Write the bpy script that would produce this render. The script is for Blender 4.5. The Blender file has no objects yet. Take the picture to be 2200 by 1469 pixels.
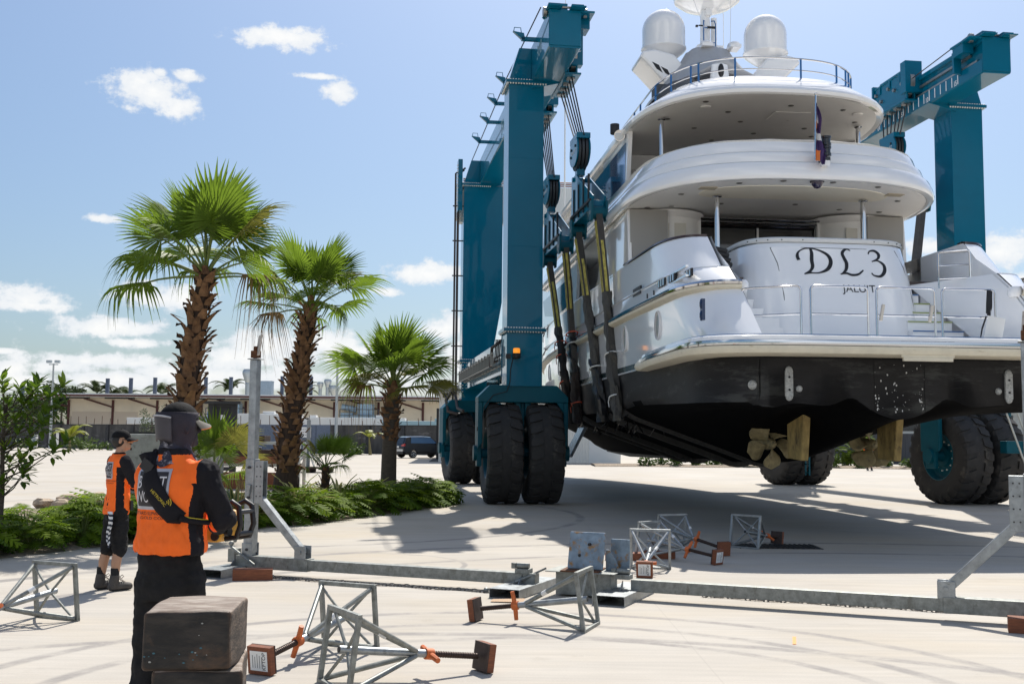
import bpy, bmesh, math, random
from mathutils import Vector, Matrix, Euler
from mathutils.bvhtree import BVHTree
from mathutils import noise as mnoise
R = math.radians; PI = math.pi
SC = bpy.context.scene; COL = SC.collection

# ------------------------------------------------------------------ camera, sky, sun, exposure
cam_d = bpy.data.cameras.new('camera'); cam = bpy.data.objects.new('camera', cam_d); COL.objects.link(cam)
SC.camera = cam
cam_d.sensor_width = 36; cam_d.lens = 36 * 2365 / 2200; cam_d.clip_start = .1; cam_d.clip_end = 6000
pit, rol = math.atan((938.5 - 734.5) / 2365), math.atan(.0088)
fw = Vector((0, math.cos(pit), math.sin(pit))); u0 = Vector((0, -math.sin(pit), math.cos(pit))); r0 = Vector((1, 0, 0))
rt = r0 * math.cos(rol) + u0 * math.sin(rol); up = u0 * math.cos(rol) - r0 * math.sin(rol)
mw = Matrix((rt, up, -fw)).transposed().to_4x4(); mw.translation = (0, 0, 1.7)
cam.matrix_world = mw

SUN_EL, SUN_AZ = R(52), R(15)           # azimuth clockwise from +Y
sunv = Vector((math.sin(SUN_AZ) * math.cos(SUN_EL), math.cos(SUN_AZ) * math.cos(SUN_EL), math.sin(SUN_EL)))
sd = bpy.data.lights.new('sun', 'SUN'); sd.energy = 4.3; sd.angle = R(.53); sd.color = (1, .95, .87)
sun = bpy.data.objects.new('sun', sd); COL.objects.link(sun)
sun.rotation_euler = (-sunv).to_track_quat('-Z', 'Y').to_euler(); sun.location = (0, 0, 60)
SC.view_settings.view_transform = 'Standard'; SC.view_settings.look = 'None'
SC.view_settings.exposure = .47; SC.view_settings.gamma = 1

W = bpy.data.worlds.new('World'); SC.world = W; W.use_nodes = True
def build_world():
    nt = W.node_tree; N = nt.nodes; L = nt.links; N.clear()
    out = N.new('ShaderNodeOutputWorld'); bg = N.new('ShaderNodeBackground'); bg.inputs[1].default_value = .092
    sky = N.new('ShaderNodeTexSky'); sky.sky_type = 'NISHITA'; sky.sun_disc = False
    sky.sun_elevation = SUN_EL; sky.sun_rotation = SUN_AZ; sky.air_density = 1.0; sky.dust_density = 1.5; sky.ozone_density = 2.2
    tc = N.new('ShaderNodeTexCoord')
    def m(op, a, b=None, c=None):
        n = N.new('ShaderNodeMath'); n.operation = op
        for i, x in enumerate((a, b, c)):
            if x is None: continue
            if isinstance(x, (int, float)): n.inputs[i].default_value = x
            else: L.new(x, n.inputs[i])
        return n.outputs[0]
    sep = N.new('ShaderNodeSeparateXYZ'); L.new(tc.outputs['Generated'], sep.inputs[0])
    az = m('ARCTAN2', sep.outputs[0], sep.outputs[1]); el = m('ARCSINE', sep.outputs[2])
    cv = N.new('ShaderNodeCombineXYZ'); L.new(az, cv.inputs[0]); L.new(el, cv.inputs[1])
    def noise(scale, det, rough, off):
        mp = N.new('ShaderNodeMapping'); mp.inputs['Location'].default_value = off; mp.inputs['Scale'].default_value = (1, 1.35, 1)
        L.new(cv.outputs[0], mp.inputs[0])
        n = N.new('ShaderNodeTexNoise'); n.inputs['Scale'].default_value = scale; n.inputs['Detail'].default_value = det
        n.inputs['Roughness'].default_value = rough; L.new(mp.outputs[0], n.inputs['Vector']); return n.outputs[0]
    n1 = noise(14, 7, .6, (0, 0, 0)); n2 = noise(60, 7, .64, (3, 1, 0))
    # cloud banks: azimuth, elevation, half width, half height (radians), as they stood in the sky that day
    CL = [(-0.324, 0.293, 0.0317, 0.0135), (-0.335, 0.299, 0.019, 0.0093), (-0.302, 0.283, 0.019, 0.0106), (-0.296, 0.307, 0.0135, 0.0051), (-0.318, 0.308, 0.0059, 0.0034), (-0.216, 0.347, 0.0347, 0.0085), (-0.233, 0.349, 0.0169, 0.0059), (-0.161, 0.304, 0.0127, 0.0085), (-0.182, 0.316, 0.0169, 0.0025), (-0.415, 0.112, 0.0275, 0.0101), (-0.417, 0.106, 0.0296, 0.0051), (-0.329, 0.12, 0.022, 0.0101), (-0.315, 0.117, 0.0254, 0.0068), (-0.29, 0.118, 0.0254, 0.0093), (-0.35, 0.09, 0.0423, 0.0076), (-0.327, 0.078, 0.0254, 0.0038), (-0.077, 0.147, 0.0296, 0.0076), (-0.073, 0.152, 0.0169, 0.0059), (-0.115, 0.13, 0.0118, 0.0038), (-0.363, 0.182, 0.014, 0.0034), (-0.06, 0.098, 0.0233, 0.0093), (-0.043, 0.1, 0.0211, 0.0127), (-0.038, 0.071, 0.0296, 0.019), (-0.225, 0.078, 0.0381, 0.0127), (-0.249, 0.067, 0.0381, 0.0127), (-0.172, 0.081, 0.0296, 0.0101), (-0.151, 0.073, 0.0338, 0.0106), (-0.372, 0.061, 0.0634, 0.0068), (-0.393, 0.056, 0.0381, 0.0068), (-0.33, 0.06, 0.0169, 0.0034), (-0.429, 0.053, 0.0211, 0.0076), (-0.414, 0.042, 0.0381, 0.0068), (-0.345, 0.046, 0.055, 0.0076), (-0.307, 0.053, 0.0254, 0.0076), (-0.26, 0.05, 0.0423, 0.0093), (-0.2, 0.051, 0.0423, 0.0101), (-0.126, 0.057, 0.0381, 0.0101), (-0.084, 0.066, 0.0381, 0.0101), (-0.435, 0.067, 0.0093, 0.0025), (0.421, 0.157, 0.0338, 0.0127), (0.396, 0.151, 0.0211, 0.0085), (0.361, 0.164, 0.0169, 0.0076), (0.431, 0.13, 0.0211, 0.0085), (0.434, 0.114, 0.0254, 0.0169),
          (.6, .1, .1, .03), (.75, .16, .08, .02), (-.6, .12, .08, .03), (-.75, .2, .07, .03), (-1.0, .14, .12, .04), (1.1, .15, .12, .03)]
    acc = None
    for a, e, wa, we in CL:
        s = N.new('ShaderNodeVectorMath'); s.operation = 'SUBTRACT'; L.new(cv.outputs[0], s.inputs[0]); s.inputs[1].default_value = (a, e, 0)
        k = N.new('ShaderNodeVectorMath'); k.operation = 'MULTIPLY'; L.new(s.outputs[0], k.inputs[0]); k.inputs[1].default_value = (1 / wa, 1 / we, 0)
        l = N.new('ShaderNodeVectorMath'); l.operation = 'LENGTH'; L.new(k.outputs[0], l.inputs[0])
        v = m('SUBTRACT', 1.45, l.outputs['Value'])
        acc = v if acc is None else m('MAXIMUM', acc, v)
    acc = m('MAXIMUM', acc, -1.2)
    nn = m('ADD', m('MULTIPLY', m('SUBTRACT', n1, .5), 2.2), m('MULTIPLY', m('SUBTRACT', n2, .5), 2.7))
    dens = m('ADD', acc, nn)
    # general fair-weather cloud low round the whole horizon
    low = m('SUBTRACT', 1.0, m('DIVIDE', m('ABSOLUTE', m('SUBTRACT', el, .045)), .05))
    dens = m('MAXIMUM', dens, m('ADD', m('MULTIPLY', low, .6), m('SUBTRACT', nn, .32)))
    # broken cumulus added behind the camera, out of view, to fill the shaded stern
    cz = N.new('ShaderNodeTexNoise'); cz.inputs['Scale'].default_value = 2.6; cz.inputs['Detail'].default_value = 8; cz.inputs['Roughness'].default_value = .58; L.new(tc.outputs['Generated'], cz.inputs['Vector'])
    back = N.new('ShaderNodeMapRange'); L.new(sep.outputs[1], back.inputs[0]); back.inputs[1].default_value = .25; back.inputs[2].default_value = -.35
    bk = m('SUBTRACT', m('MULTIPLY', m('ADD', m('SUBTRACT', cz.outputs[0], .45), .0), 4.0), m('MULTIPLY', m('SUBTRACT', 1, back.outputs[0]), 4.0))
    dens = m('MAXIMUM', dens, bk)
    r = N.new('ShaderNodeMapRange'); r.interpolation_type = 'SMOOTHSTEP'; L.new(dens, r.inputs[0]); r.inputs[1].default_value = .0; r.inputs[2].default_value = .85
    # cloud colour: bright tops, slightly grey bellies
    b1 = noise(30, 4, .55, (0, .011, 0))
    shade = N.new('ShaderNodeMapRange'); L.new(m('ADD', m('MULTIPLY', dens, .35), b1), shade.inputs[0]); shade.inputs[1].default_value = .45; shade.inputs[2].default_value = 1.1
    cr = N.new('ShaderNodeMix'); cr.data_type = 'RGBA'; L.new(shade.outputs[0], cr.inputs[0])
    cr.inputs[6].default_value = (6.2, 6.6, 7.1, 1); cr.inputs[7].default_value = (7.9, 7.9, 7.8, 1)
    br = N.new('ShaderNodeMix'); br.data_type = 'RGBA'; br.blend_type = 'MULTIPLY'; br.inputs[0].default_value = 1; L.new(cr.outputs[2], br.inputs[6])
    gain = m('ADD', m('MULTIPLY', back.outputs[0], .45), 1.0); gv = N.new('ShaderNodeCombineColor');  # added clouds behind brightened further for stronger fill
    for i in range(3): L.new(gain, gv.inputs[i])
    L.new(gv.outputs[0], br.inputs[7])
    grd = N.new('ShaderNodeMapRange'); L.new(el, grd.inputs[0]); grd.inputs[1].default_value = 0; grd.inputs[2].default_value = .42
    gc = N.new('ShaderNodeMix'); gc.data_type = 'RGBA'; L.new(grd.outputs[0], gc.inputs[0]); gc.inputs[6].default_value = (.62, .70, .76, 1); gc.inputs[7].default_value = (.90, .96, 1, 1)
    sg = N.new('ShaderNodeMix'); sg.data_type = 'RGBA'; sg.blend_type = 'MULTIPLY'; sg.inputs[0].default_value = 1; L.new(sky.outputs[0], sg.inputs[6]); L.new(gc.outputs[2], sg.inputs[7])
    hz = N.new('ShaderNodeMix'); hz.data_type = 'RGBA'; L.new(m('MULTIPLY', r.outputs[0], .95), hz.inputs[0])
    L.new(sg.outputs[2], hz.inputs[6]); L.new(br.outputs[2], hz.inputs[7])
    L.new(hz.outputs[2], bg.inputs[0]); L.new(bg.outputs[0], out.inputs[0])
build_world()

# ------------------------------------------------------------------ materials
MATS = {}
def mat(name, col, rough=.6, metal=0, var=0, vscale=6, bump=0, bscale=60, coat=0, cior=1.5, col2=None, stretch=(1, 1, 1), spec=None, dirt=None, trans=0):
    if name in MATS: return MATS[name]
    m = bpy.data.materials.new(name); m.use_nodes = True; MATS[name] = m
    nt = m.node_tree; N = nt.nodes; L = nt.links; b = N['Principled BSDF']
    b.inputs['Base Color'].default_value = (*col, 1); b.inputs['Roughness'].default_value = rough; b.inputs['Metallic'].default_value = metal
    if coat: b.inputs['Coat Weight'].default_value = coat; b.inputs['Coat Roughness'].default_value = .04; b.inputs['Coat IOR'].default_value = cior
    if spec is not None: b.inputs['Specular IOR Level'].default_value = spec
    tc = N.new('ShaderNodeTexCoord'); mp = N.new('ShaderNodeMapping'); mp.inputs['Scale'].default_value = stretch
    L.new(tc.outputs['Object'], mp.inputs[0])
    csock = None
    if var or col2:
        n = N.new('ShaderNodeTexNoise'); n.inputs['Scale'].default_value = vscale; n.inputs['Detail'].default_value = 7; n.inputs['Roughness'].default_value = .65
        L.new(mp.outputs[0], n.inputs['Vector'])
        r = N.new('ShaderNodeValToRGB'); L.new(n.outputs[0], r.inputs[0]); r.color_ramp.elements[0].position = .3; r.color_ramp.elements[1].position = .7
        a = tuple(c * (1 - var) for c in col); c2 = col2 or tuple(min(1, c * (1 + var)) for c in col)
        r.color_ramp.elements[0].color = (*a, 1); r.color_ramp.elements[1].color = (*c2, 1)
        csock = r.outputs[0]
        rr = N.new('ShaderNodeMapRange'); L.new(n.outputs[0], rr.inputs[0]); rr.inputs[3].default_value = max(.02, rough - .08); rr.inputs[4].default_value = min(1, rough + .1)
        L.new(rr.outputs[0], b.inputs['Roughness'])
    if dirt:   # (colour, scale, threshold, stretch): worn or stained patches with a shape of their own
        dc, ds, dt, dst = dirt
        mp2 = N.new('ShaderNodeMapping'); mp2.inputs['Scale'].default_value = dst; L.new(tc.outputs['Object'], mp2.inputs[0])
        n2 = N.new('ShaderNodeTexNoise'); n2.inputs['Scale'].default_value = ds; n2.inputs['Detail'].default_value = 9; n2.inputs['Roughness'].default_value = .7
        L.new(mp2.outputs[0], n2.inputs['Vector'])
        r2 = N.new('ShaderNodeMapRange'); L.new(n2.outputs[0], r2.inputs[0]); r2.inputs[1].default_value = dt; r2.inputs[2].default_value = dt + .1
        mx = N.new('ShaderNodeMix'); mx.data_type = 'RGBA'; L.new(r2.outputs[0], mx.inputs[0])
        if csock: L.new(csock, mx.inputs[6])
        else: mx.inputs[6].default_value = (*col, 1)
        mx.inputs[7].default_value = (*dc, 1); csock = mx.outputs[2]
    if csock: L.new(csock, b.inputs['Base Color'])
    if bump:
        n3 = N.new('ShaderNodeTexNoise'); n3.inputs['Scale'].default_value = bscale; n3.inputs['Detail'].default_value = 5; L.new(mp.outputs[0], n3.inputs['Vector'])
        bp = N.new('ShaderNodeBump'); bp.inputs['Strength'].default_value = bump; bp.inputs['Distance'].default_value = .02; L.new(n3.outputs[0], bp.inputs['Height']); L.new(bp.outputs[0], b.inputs['Normal'])
    if trans:
        tr = N.new('ShaderNodeBsdfTranslucent'); ms = N.new('ShaderNodeMixShader'); ms.inputs[0].default_value = trans
        if csock: L.new(csock, tr.inputs[0])
        else: tr.inputs[0].default_value = (*col, 1)
        L.new(b.outputs[0], ms.inputs[1]); L.new(tr.outputs[0], ms.inputs[2]); L.new(ms.outputs[0], N['Material Output'].inputs[0])
    return m
gel = mat('white_gelcoat', (.9, .9, .9), .1, coat=1, var=.015, vscale=.7)
cream = mat('cream_ceiling', (.89, .885, .86), .45, var=.03, vscale=2)
creamrub = mat('cream_rubbing_strake', (.72, .66, .52), .45, var=.08, vscale=5, dirt=((.42, .34, .22), 3, .62, (1, 1, 4)))
hullblk = mat('black_antifouling', (.015, .015, .0165), .55, var=.35, spec=.25, vscale=2.2, stretch=(1, 1, 3), bump=.15, bscale=25, dirt=((.045, .047, .046), 1.5, .54, (.7, .7, 2.6)))
blkshade = mat('shaded_black_underside', (.006, .006, .0065), .95, spec=.04, var=.3)  # hull black darkened: shade under the hull put into the colour
chrome = mat('polished_steel', (.60, .61, .63), .1, 1)
bluetape = mat('blue_masking_tape', (.02, .13, .35), .5)
glassd = mat('dark_tinted_glass', (.012, .014, .016), .04, coat=.5)
glassb = mat('blue_reflecting_glass', (.10, .20, .36), .05, .6)
teak = mat('dark_teak', (.045, .018, .012), .3, coat=.5)
grey_in = mat('grey_interior', (.35, .34, .32), .6)
bronze = mat('bronze_propeller', (.36, .29, .15), .65, .1, var=.35, vscale=9, bump=.3, bscale=40, dirt=((.20, .175, .11), 6, .55, (1, 1, 1)))
rudm = mat('ochre_rudder', (.42, .30, .11), .7, var=.45, vscale=6, bump=.3, bscale=30, stretch=(1, 1, .5), dirt=((.12, .085, .04), 7, .56, (1, 1, .4)))
zinc = mat('zinc_anode', (.42, .43, .42), .7, .2, var=.4, vscale=30, bump=.6, bscale=50)
teal = mat('teal_paint', (.0, .125, .212), .3, var=.05, vscale=1.2, spec=.05, coat=1, cior=1.24)
tealdk = mat('weathered_teal_paint', (.002, .082, .118), .42, spec=.2, var=.12, vscale=2)
paleb = mat('pale_grey_paint', (.62, .64, .62), .4, var=.05)
rubber = mat('tyre_rubber', (.027, .026, .026), .75, var=.25, vscale=5, bump=.2, bscale=40, dirt=((.075, .068, .06), 3, .58, (1, 1, 1)))
steel = mat('bare_steel', (.35, .34, .32), .4, .9, var=.2)
rope = mat('wire_rope', (.06, .06, .065), .5, .6)
webb = mat('black_webbing', (.060, .056, .050), .8, var=.3, vscale=14, bump=.4, bscale=60, stretch=(1, 1, .2))
yel = mat('yellow_webbing', (.46, .39, .09), .8, var=.6, vscale=16, stretch=(1, 1, .3))
sleeve = mat('brown_sling_sleeve', (.035, .026, .022), .85, var=.4, vscale=8, bump=.8, bscale=12)
orange_tie = mat('orange_tie', (.75, .13, .06), .7)
whitetie = mat('white_tie', (.7, .7, .66), .7)
galv = mat('galvanised_steel', (.32, .34, .35), .42, .75, var=.28, vscale=9, dirt=((.2, .21, .21), 16, .58, (1, 1, 1)), bump=.05)
galvd = mat('weathered_galvanised_steel', (.24, .25, .235), .5, .55, var=.35, vscale=14, dirt=((.16, .16, .14), 11, .55, (1, 1, .5)), bump=.08)
rust = mat('rusty_steel', (.12, .05, .022), .8, .3, var=.5, vscale=25, bump=.3)
rustplate = mat('rusted_blue_plate', (.19, .25, .31), .6, .3, var=.35, vscale=9, dirt=((.30, .17, .06), 11, .54, (1, 1, 1)), bump=.15)
woodr = mat('red_brown_timber', (.20, .065, .028), .75, var=.35, vscale=9, stretch=(1, 8, 8), bump=.2)
orangep = mat('orange_paint', (.55, .13, .03), .6, var=.25, vscale=20)
label_w = mat('white_label', (.75, .75, .73), .6)
ink = mat('black_ink', (.01, .01, .012), .5)
darkbrown = mat('dark_pad_steel', (.06, .04, .033), .6, .4, var=.4, vscale=20)

# ------------------------------------------------------------------ mesh builder
def V3(p): return Vector(p)
class MB:
    def __init__(s): s.v = []; s.f = []; s.m = []; s.s = []
    def add(s, vs, fs, mi=0, sm=False):
        o = len(s.v); s.v += [tuple(v) for v in vs]
        for f in fs: s.f.append([o + i for i in f]); s.m.append(mi); s.s.append(sm)
        return s
    def box(s, c, d, M=None, mi=0):
        x, y, z = (k / 2 for k in d); c = V3(c)
        vs = [V3((a * x, b * y, e * z)) for e in (-1, 1) for b in (-1, 1) for a in (-1, 1)]
        vs = [c + (M @ v if M else v) for v in vs]
        return s.add(vs, [(0, 2, 3, 1), (4, 5, 7, 6), (0, 1, 5, 4), (2, 6, 7, 3), (0, 4, 6, 2), (1, 3, 7, 5)], mi)
    def bar(s, p, q, w, h=None, upv=(0, 0, 1), mi=0):
        p, q = V3(p), V3(q); h = h or w; d = (q - p); l = d.length; d = d / l; u = V3(upv)
        if abs(d.dot(u)) > .98: u = V3((0, 1, 0))
        x = d.cross(u).normalized(); z = x.cross(d)
        return s.box((p + q) / 2, (w, l, h), Matrix((x, d, z)).transposed(), mi)
    def tube(s, p, q, r0, r1=None, n=10, mi=0, cap=True):
        p, q = V3(p), V3(q); r1 = r0 if r1 is None else r1
        return s.pipe([p, q], [r0, r1], n, mi, cap)
    def pipe(s, pts, r, n=8, mi=0, cap=True):
        pts = [V3(p) for p in pts]; k = len(pts)
        rs = r if isinstance(r, (list, tuple)) else [r] * k
        vs = []; d0 = (pts[1] - pts[0]).normalized(); a = d0.orthogonal().normalized()
        for i in range(k):
            d = (pts[min(i + 1, k - 1)] - pts[max(i - 1, 0)]).normalized()
            a = (a - d * a.dot(d)).normalized(); b = d.cross(a)
            for j in range(n):
                t = 2 * PI * j / n; vs.append(pts[i] + (a * math.cos(t) + b * math.sin(t)) * rs[i])
        fs = [(i * n + j, i * n + (j + 1) % n, (i + 1) * n + (j + 1) % n, (i + 1) * n + j) for i in range(k - 1) for j in range(n)]
        s.add(vs, fs, mi, True)
        if cap:
            s.add(vs[:n], [tuple(range(n))[::-1]], mi); s.add(vs[-n:], [tuple(range(n))], mi)
        return s
    def lathe(s, prof, n=24, M=None, mi=0, sm=True):      # prof: (radius, height) about local Z
        M = M or Matrix(); vs = []
        for r, z in prof:
            for j in range(n): t = 2 * PI * j / n; vs.append(M @ V3((r * math.cos(t), r * math.sin(t), z)))
        fs = [(i * n + j, i * n + (j + 1) % n, (i + 1) * n + (j + 1) % n, (i + 1) * n + j) for i in range(len(prof) - 1) for j in range(n)]
        return s.add(vs, fs, mi, sm)
    def prism(s, poly, a, b, fn, mi=0):                   # poly in 2D, extruded from a to b; fn(u, v, w) -> point
        n = len(poly); vs = [fn(u, v, a) for u, v in poly] + [fn(u, v, b) for u, v in poly]
        fs = [tuple(range(n))[::-1], tuple(range(n, 2 * n))] + [(i, (i + 1) % n, n + (i + 1) % n, n + i) for i in range(n)]
        return s.add(vs, fs, mi)
    def grid(s, rows, mi=0, sm=True, flip=False):
        k = len(rows[0]); vs = [p for r in rows for p in r]
        fs = [(i * k + j, i * k + j + 1, (i + 1) * k + j + 1, (i + 1) * k + j) for i in range(len(rows) - 1) for j in range(k - 1)]
        if flip: fs = [f[::-1] for f in fs]
        return s.add(vs, fs, mi, sm)
    def ball(s, c, r, n=12, mi=0, M=None):
        r = r if isinstance(r, (tuple, list)) else (r, r, r); c = V3(c); rows = []
        for i in range(n // 2 + 1):
            ph = PI * i / (n // 2); row = []
            for j in range(n + 1):
                t = 2 * PI * j / n; p = V3((r[0] * math.sin(ph) * math.cos(t), r[1] * math.sin(ph) * math.sin(t), r[2] * math.cos(ph)))
                row.append(c + (M @ p if M else p))
            rows.append(row)
        return s.grid(rows, mi, True, True)
    def poly(s, pts, mi=0): return s.add(pts, [tuple(range(len(pts)))], mi)
    def mesh(s, name, mats):
        me = bpy.data.meshes.new(name); me.from_pydata(s.v, [], s.f)
        for m in (mats if isinstance(mats, (list, tuple)) else [mats]): me.materials.append(m)
        me.polygons.foreach_set('material_index', s.m); me.polygons.foreach_set('use_smooth', s.s); me.update()
        if any(s.s): me.set_sharp_from_angle(angle=R(36))
        return me
    def build(s, name, mats, parent=None, loc=None, bevel=0, rot=None, weld=False, fixn=False):
        me = s.mesh(name, mats)
        if weld or fixn:
            bm = bmesh.new(); bm.from_mesh(me)
            if weld: bmesh.ops.remove_doubles(bm, verts=bm.verts, dist=1e-4)
            if fixn: bmesh.ops.recalc_face_normals(bm, faces=bm.faces)
            bm.to_mesh(me); bm.free()
        return link(name, me, parent, loc, bevel, rot)
def link(name, me, parent=None, loc=None, bevel=0, rot=None):
    o = bpy.data.objects.new(name, me); COL.objects.link(o)
    if parent: o.parent = parent
    if loc: o.location = loc
    if rot: o.rotation_euler = rot
    if bevel:
        b = o.modifiers.new('bevel', 'BEVEL'); b.width = bevel; b.segments = 2; b.limit_method = 'ANGLE'; b.angle_limit = R(40); b.harden_normals = False
    return o
def tag(o, label=None, cat=None, group=None, kind=None):
    if label: o['label'] = label
    if cat: o['category'] = cat
    if group: o['group'] = group
    if kind: o['kind'] = kind
    return o
def thing(name, label, cat, loc=(0, 0, 0), rz=0, group=None):
    o = bpy.data.objects.new(name, None); COL.objects.link(o); o.location = loc; o.rotation_euler = (0, 0, rz); o.empty_display_size = .2
    return tag(o, label, cat, group)
def copy_tree(o, parent=None, kids=None):
    c = o.copy(); COL.objects.link(c)
    if parent: c.parent = parent
    for ch in CHILDREN(o): copy_tree(ch, c)
    return c
def CHILDREN(o): return [c for c in COL.objects if c.parent == o]
def dup(o, loc, rz, label=None, scale=None):
    c = copy_tree(o); c.location = loc; c.rotation_euler = (o.rotation_euler[0], o.rotation_euler[1], rz)
    if label: c['label'] = label
    if scale: c.scale = (scale,) * 3
    return c
TMP = bpy.data.scenes.new('workbench')
def evald(o):
    TMP.collection.objects.link(o)
    with bpy.context.temp_override(scene=TMP, view_layer=TMP.view_layers[0]):
        dg = bpy.context.evaluated_depsgraph_get(); dg.update()
    return o.evaluated_get(dg)
def text2d(body, size, shear=0, align='CENTER', sx=1.0, bold=0):
    cu = bpy.data.curves.new('txt', 'FONT'); cu.body = body; cu.size = size; cu.align_x = align; cu.shear = shear; cu.offset = bold
    o = bpy.data.objects.new('txt', cu); ev = evald(o)
    me = ev.to_mesh(); vs = [(v.co.x * sx, v.co.y) for v in me.vertices]; fs = [tuple(p.vertices) for p in me.polygons]
    ev.to_mesh_clear(); bpy.data.objects.remove(o); bpy.data.curves.remove(cu)
    return vs, fs
def add_text(mb, body, size, fn, mi=0, **k):
    vs, fs = text2d(body, size, **k); mb.add([fn(x, y) for x, y in vs], fs, mi); return mb
def sweep(mb, path, prof, mi=0, sm=True, closed=False, zf=None, side=1):
    """profile points (outward, z) carried along a plan path [(x, y)]"""
    n = len(path); rows = []
    for o, z in prof:
        row = []
        for i in range(n):
            a = path[(i - 1) % n] if (closed or i > 0) else path[i]; b = path[(i + 1) % n] if (closed or i < n - 1) else path[i]
            dx, dy = b[0] - a[0], b[1] - a[1]; l = math.hypot(dx, dy) or 1
            nx, ny = dy / l * side, -dx / l * side
            x, y = path[i][0] + nx * o, path[i][1] + ny * o
            row.append((x, y, z + (zf(x, y) if zf else 0)))
        if closed: row.append(row[0])
        rows.append(row)
    mb.grid(rows, mi, sm); return mb
def remesh_blob(mb, voxel, smooth=4, fac=.5):
    me = mb.mesh('tmp', mat('tmp', (.5, .5, .5))); o = bpy.data.objects.new('tmp', me)
    r = o.modifiers.new('r', 'REMESH'); r.mode = 'VOXEL'; r.voxel_size = voxel; r.use_smooth_shade = True
    if smooth: s = o.modifiers.new('s', 'SMOOTH'); s.iterations = smooth; s.factor = fac
    me2 = bpy.data.meshes.new_from_object(evald(o))
    bpy.data.objects.remove(o); bpy.data.meshes.remove(me); return me2
rnd = random.Random(7)

# ------------------------------------------------------------------ ground
def ground_material():
    m = bpy.data.materials.new('pale_concrete'); m.use_nodes = True; nt = m.node_tree; N = nt.nodes; L = nt.links; b = N['Principled BSDF']
    tc = N.new('ShaderNodeTexCoord')
    def mp(sc, rz=0):
        k = N.new('ShaderNodeMapping'); k.inputs['Scale'].default_value = sc; k.inputs['Rotation'].default_value = (0, 0, rz); L.new(tc.outputs['Object'], k.inputs[0]); return k.outputs[0]
    def nz(v, s, d=6, ro=.6):
        n = N.new('ShaderNodeTexNoise'); n.inputs['Scale'].default_value = s; n.inputs['Detail'].default_value = d; n.inputs['Roughness'].default_value = ro; L.new(v, n.inputs['Vector']); return n.outputs[0]
    def ramp(s, p0, p1, c0, c1):
        r = N.new('ShaderNodeValToRGB'); L.new(s, r.inputs[0]); e = r.color_ramp.elements; e[0].position = p0; e[1].position = p1; e[0].color = (*c0, 1); e[1].color = (*c1, 1); return r.outputs[0]
    def mix(f, a, c, mode='MIX'):
        x = N.new('ShaderNodeMix'); x.data_type = 'RGBA'; x.blend_type = mode
        if isinstance(f, float): x.inputs[0].default_value = f
        else: L.new(f, x.inputs[0])
        for i, v in ((6, a), (7, c)):
            if isinstance(v, tuple): x.inputs[i].default_value = (*v, 1)
            else: L.new(v, x.inputs[i])
        return x.outputs[2]
    base = ramp(nz(mp((1, 1, 1)), .28, 6), .3, .72, (.425, .390, .338), (.512, .477, .422))
    broom = ramp(nz(mp((.35, 5, 1), .1), 1.6, 7, .7), .3, .75, (.84, .84, .85), (1.06, 1.05, 1.04))     # trowel and sweep streaks
    c = mix(1.0, base, broom, 'MULTIPLY')
    warm = ramp(nz(mp((.6, 1.2, 1), .4), .5, 5), .45, .75, (1, 1, 1), (1.0, .95, .86))
    c = mix(1.0, c, warm, 'MULTIPLY')
    spots = ramp(nz(mp((1, 1, 1)), 9, 9, .72), .66, .76, (1, 1, 1), (.72, .70, .68)); c = mix(.6, c, spots, 'MULTIPLY')
    st = ramp(nz(mp((1, 1, 1)), .9, 9, .75), .60, .72, (1, 1, 1), (.80, .775, .74)); c = mix(.8, c, st, 'MULTIPLY')
    dk = ramp(nz(mp((.25, 1.4, 1), .25), 2.3, 8, .7), .62, .7, (1, 1, 1), (.78, .76, .74)); c = mix(.7, c, dk, 'MULTIPLY')
    fine = ramp(nz(mp((1, 1, 1)), 60, 4), .3, .7, (.95, .95, .95), (1.04, 1.04, 1.04)); c = mix(1.0, c, fine, 'MULTIPLY')
    # tyre scuffs: arcs about turning centres
    sep = N.new('ShaderNodeSeparateXYZ'); L.new(tc.outputs['Object'], sep.inputs[0])
    def M(op, a, b2=None):
        n = N.new('ShaderNodeMath'); n.operation = op
        for i, x in enumerate((a, b2)):
            if x is None: continue
            if isinstance(x, (int, float)): n.inputs[i].default_value = x
            else: L.new(x, n.inputs[i])
        return n.outputs[0]
    tot = None
    for cx, cy, rad, w in ((0, 7, 3.23, .09), (0, 7, 3.9, .09), (.2, 7, 2.55, .08), (-.6, 2.5, 7.2, .10), (-.4, 3.6, 3.1, .08), (5, 5.0, 11.8, .12), (5, 5.0, 13.4, .15), (-6, 24, 7.5, .12), (-2, 14.8, 1.4, .05)):
        d = M('SQRT', M('ADD', M('POWER', M('SUBTRACT', sep.outputs[0], cx), 2), M('POWER', M('SUBTRACT', sep.outputs[1], cy), 2)))
        t = M('SUBTRACT', 1, M('DIVIDE', M('ABSOLUTE', M('SUBTRACT', d, rad)), w)); t = M('MINIMUM', M('MULTIPLY', M('MAXIMUM', t, 0), 1.8), 1)
        tot = t if tot is None else M('MAXIMUM', tot, t)
    brk = N.new('ShaderNodeMapRange'); L.new(nz(mp((1, 1, 1)), 1.1, 8, .75), brk.inputs[0]); brk.inputs[1].default_value = .36; brk.inputs[2].default_value = .6
    c = mix(M('MULTIPLY', M('MULTIPLY', tot, brk.outputs[0]), 1.15), c, (.27, .25, .23))
    # saw-cut joints
    jt = None
    for ax, off, step in ((0, 1.5, 6.0), (1, 2.2, 6.0)):
        g = M('ABSOLUTE', M('SUBTRACT', M('FRACT', M('DIVIDE', M('ADD', sep.outputs[ax], off + 600), step)), .5)); g = M('LESS_THAN', g, .0011)
        jt = g if jt is None else M('MAXIMUM', jt, g)
    c = mix(M('MULTIPLY', jt, .16), c, (.24, .22, .2))
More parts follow.
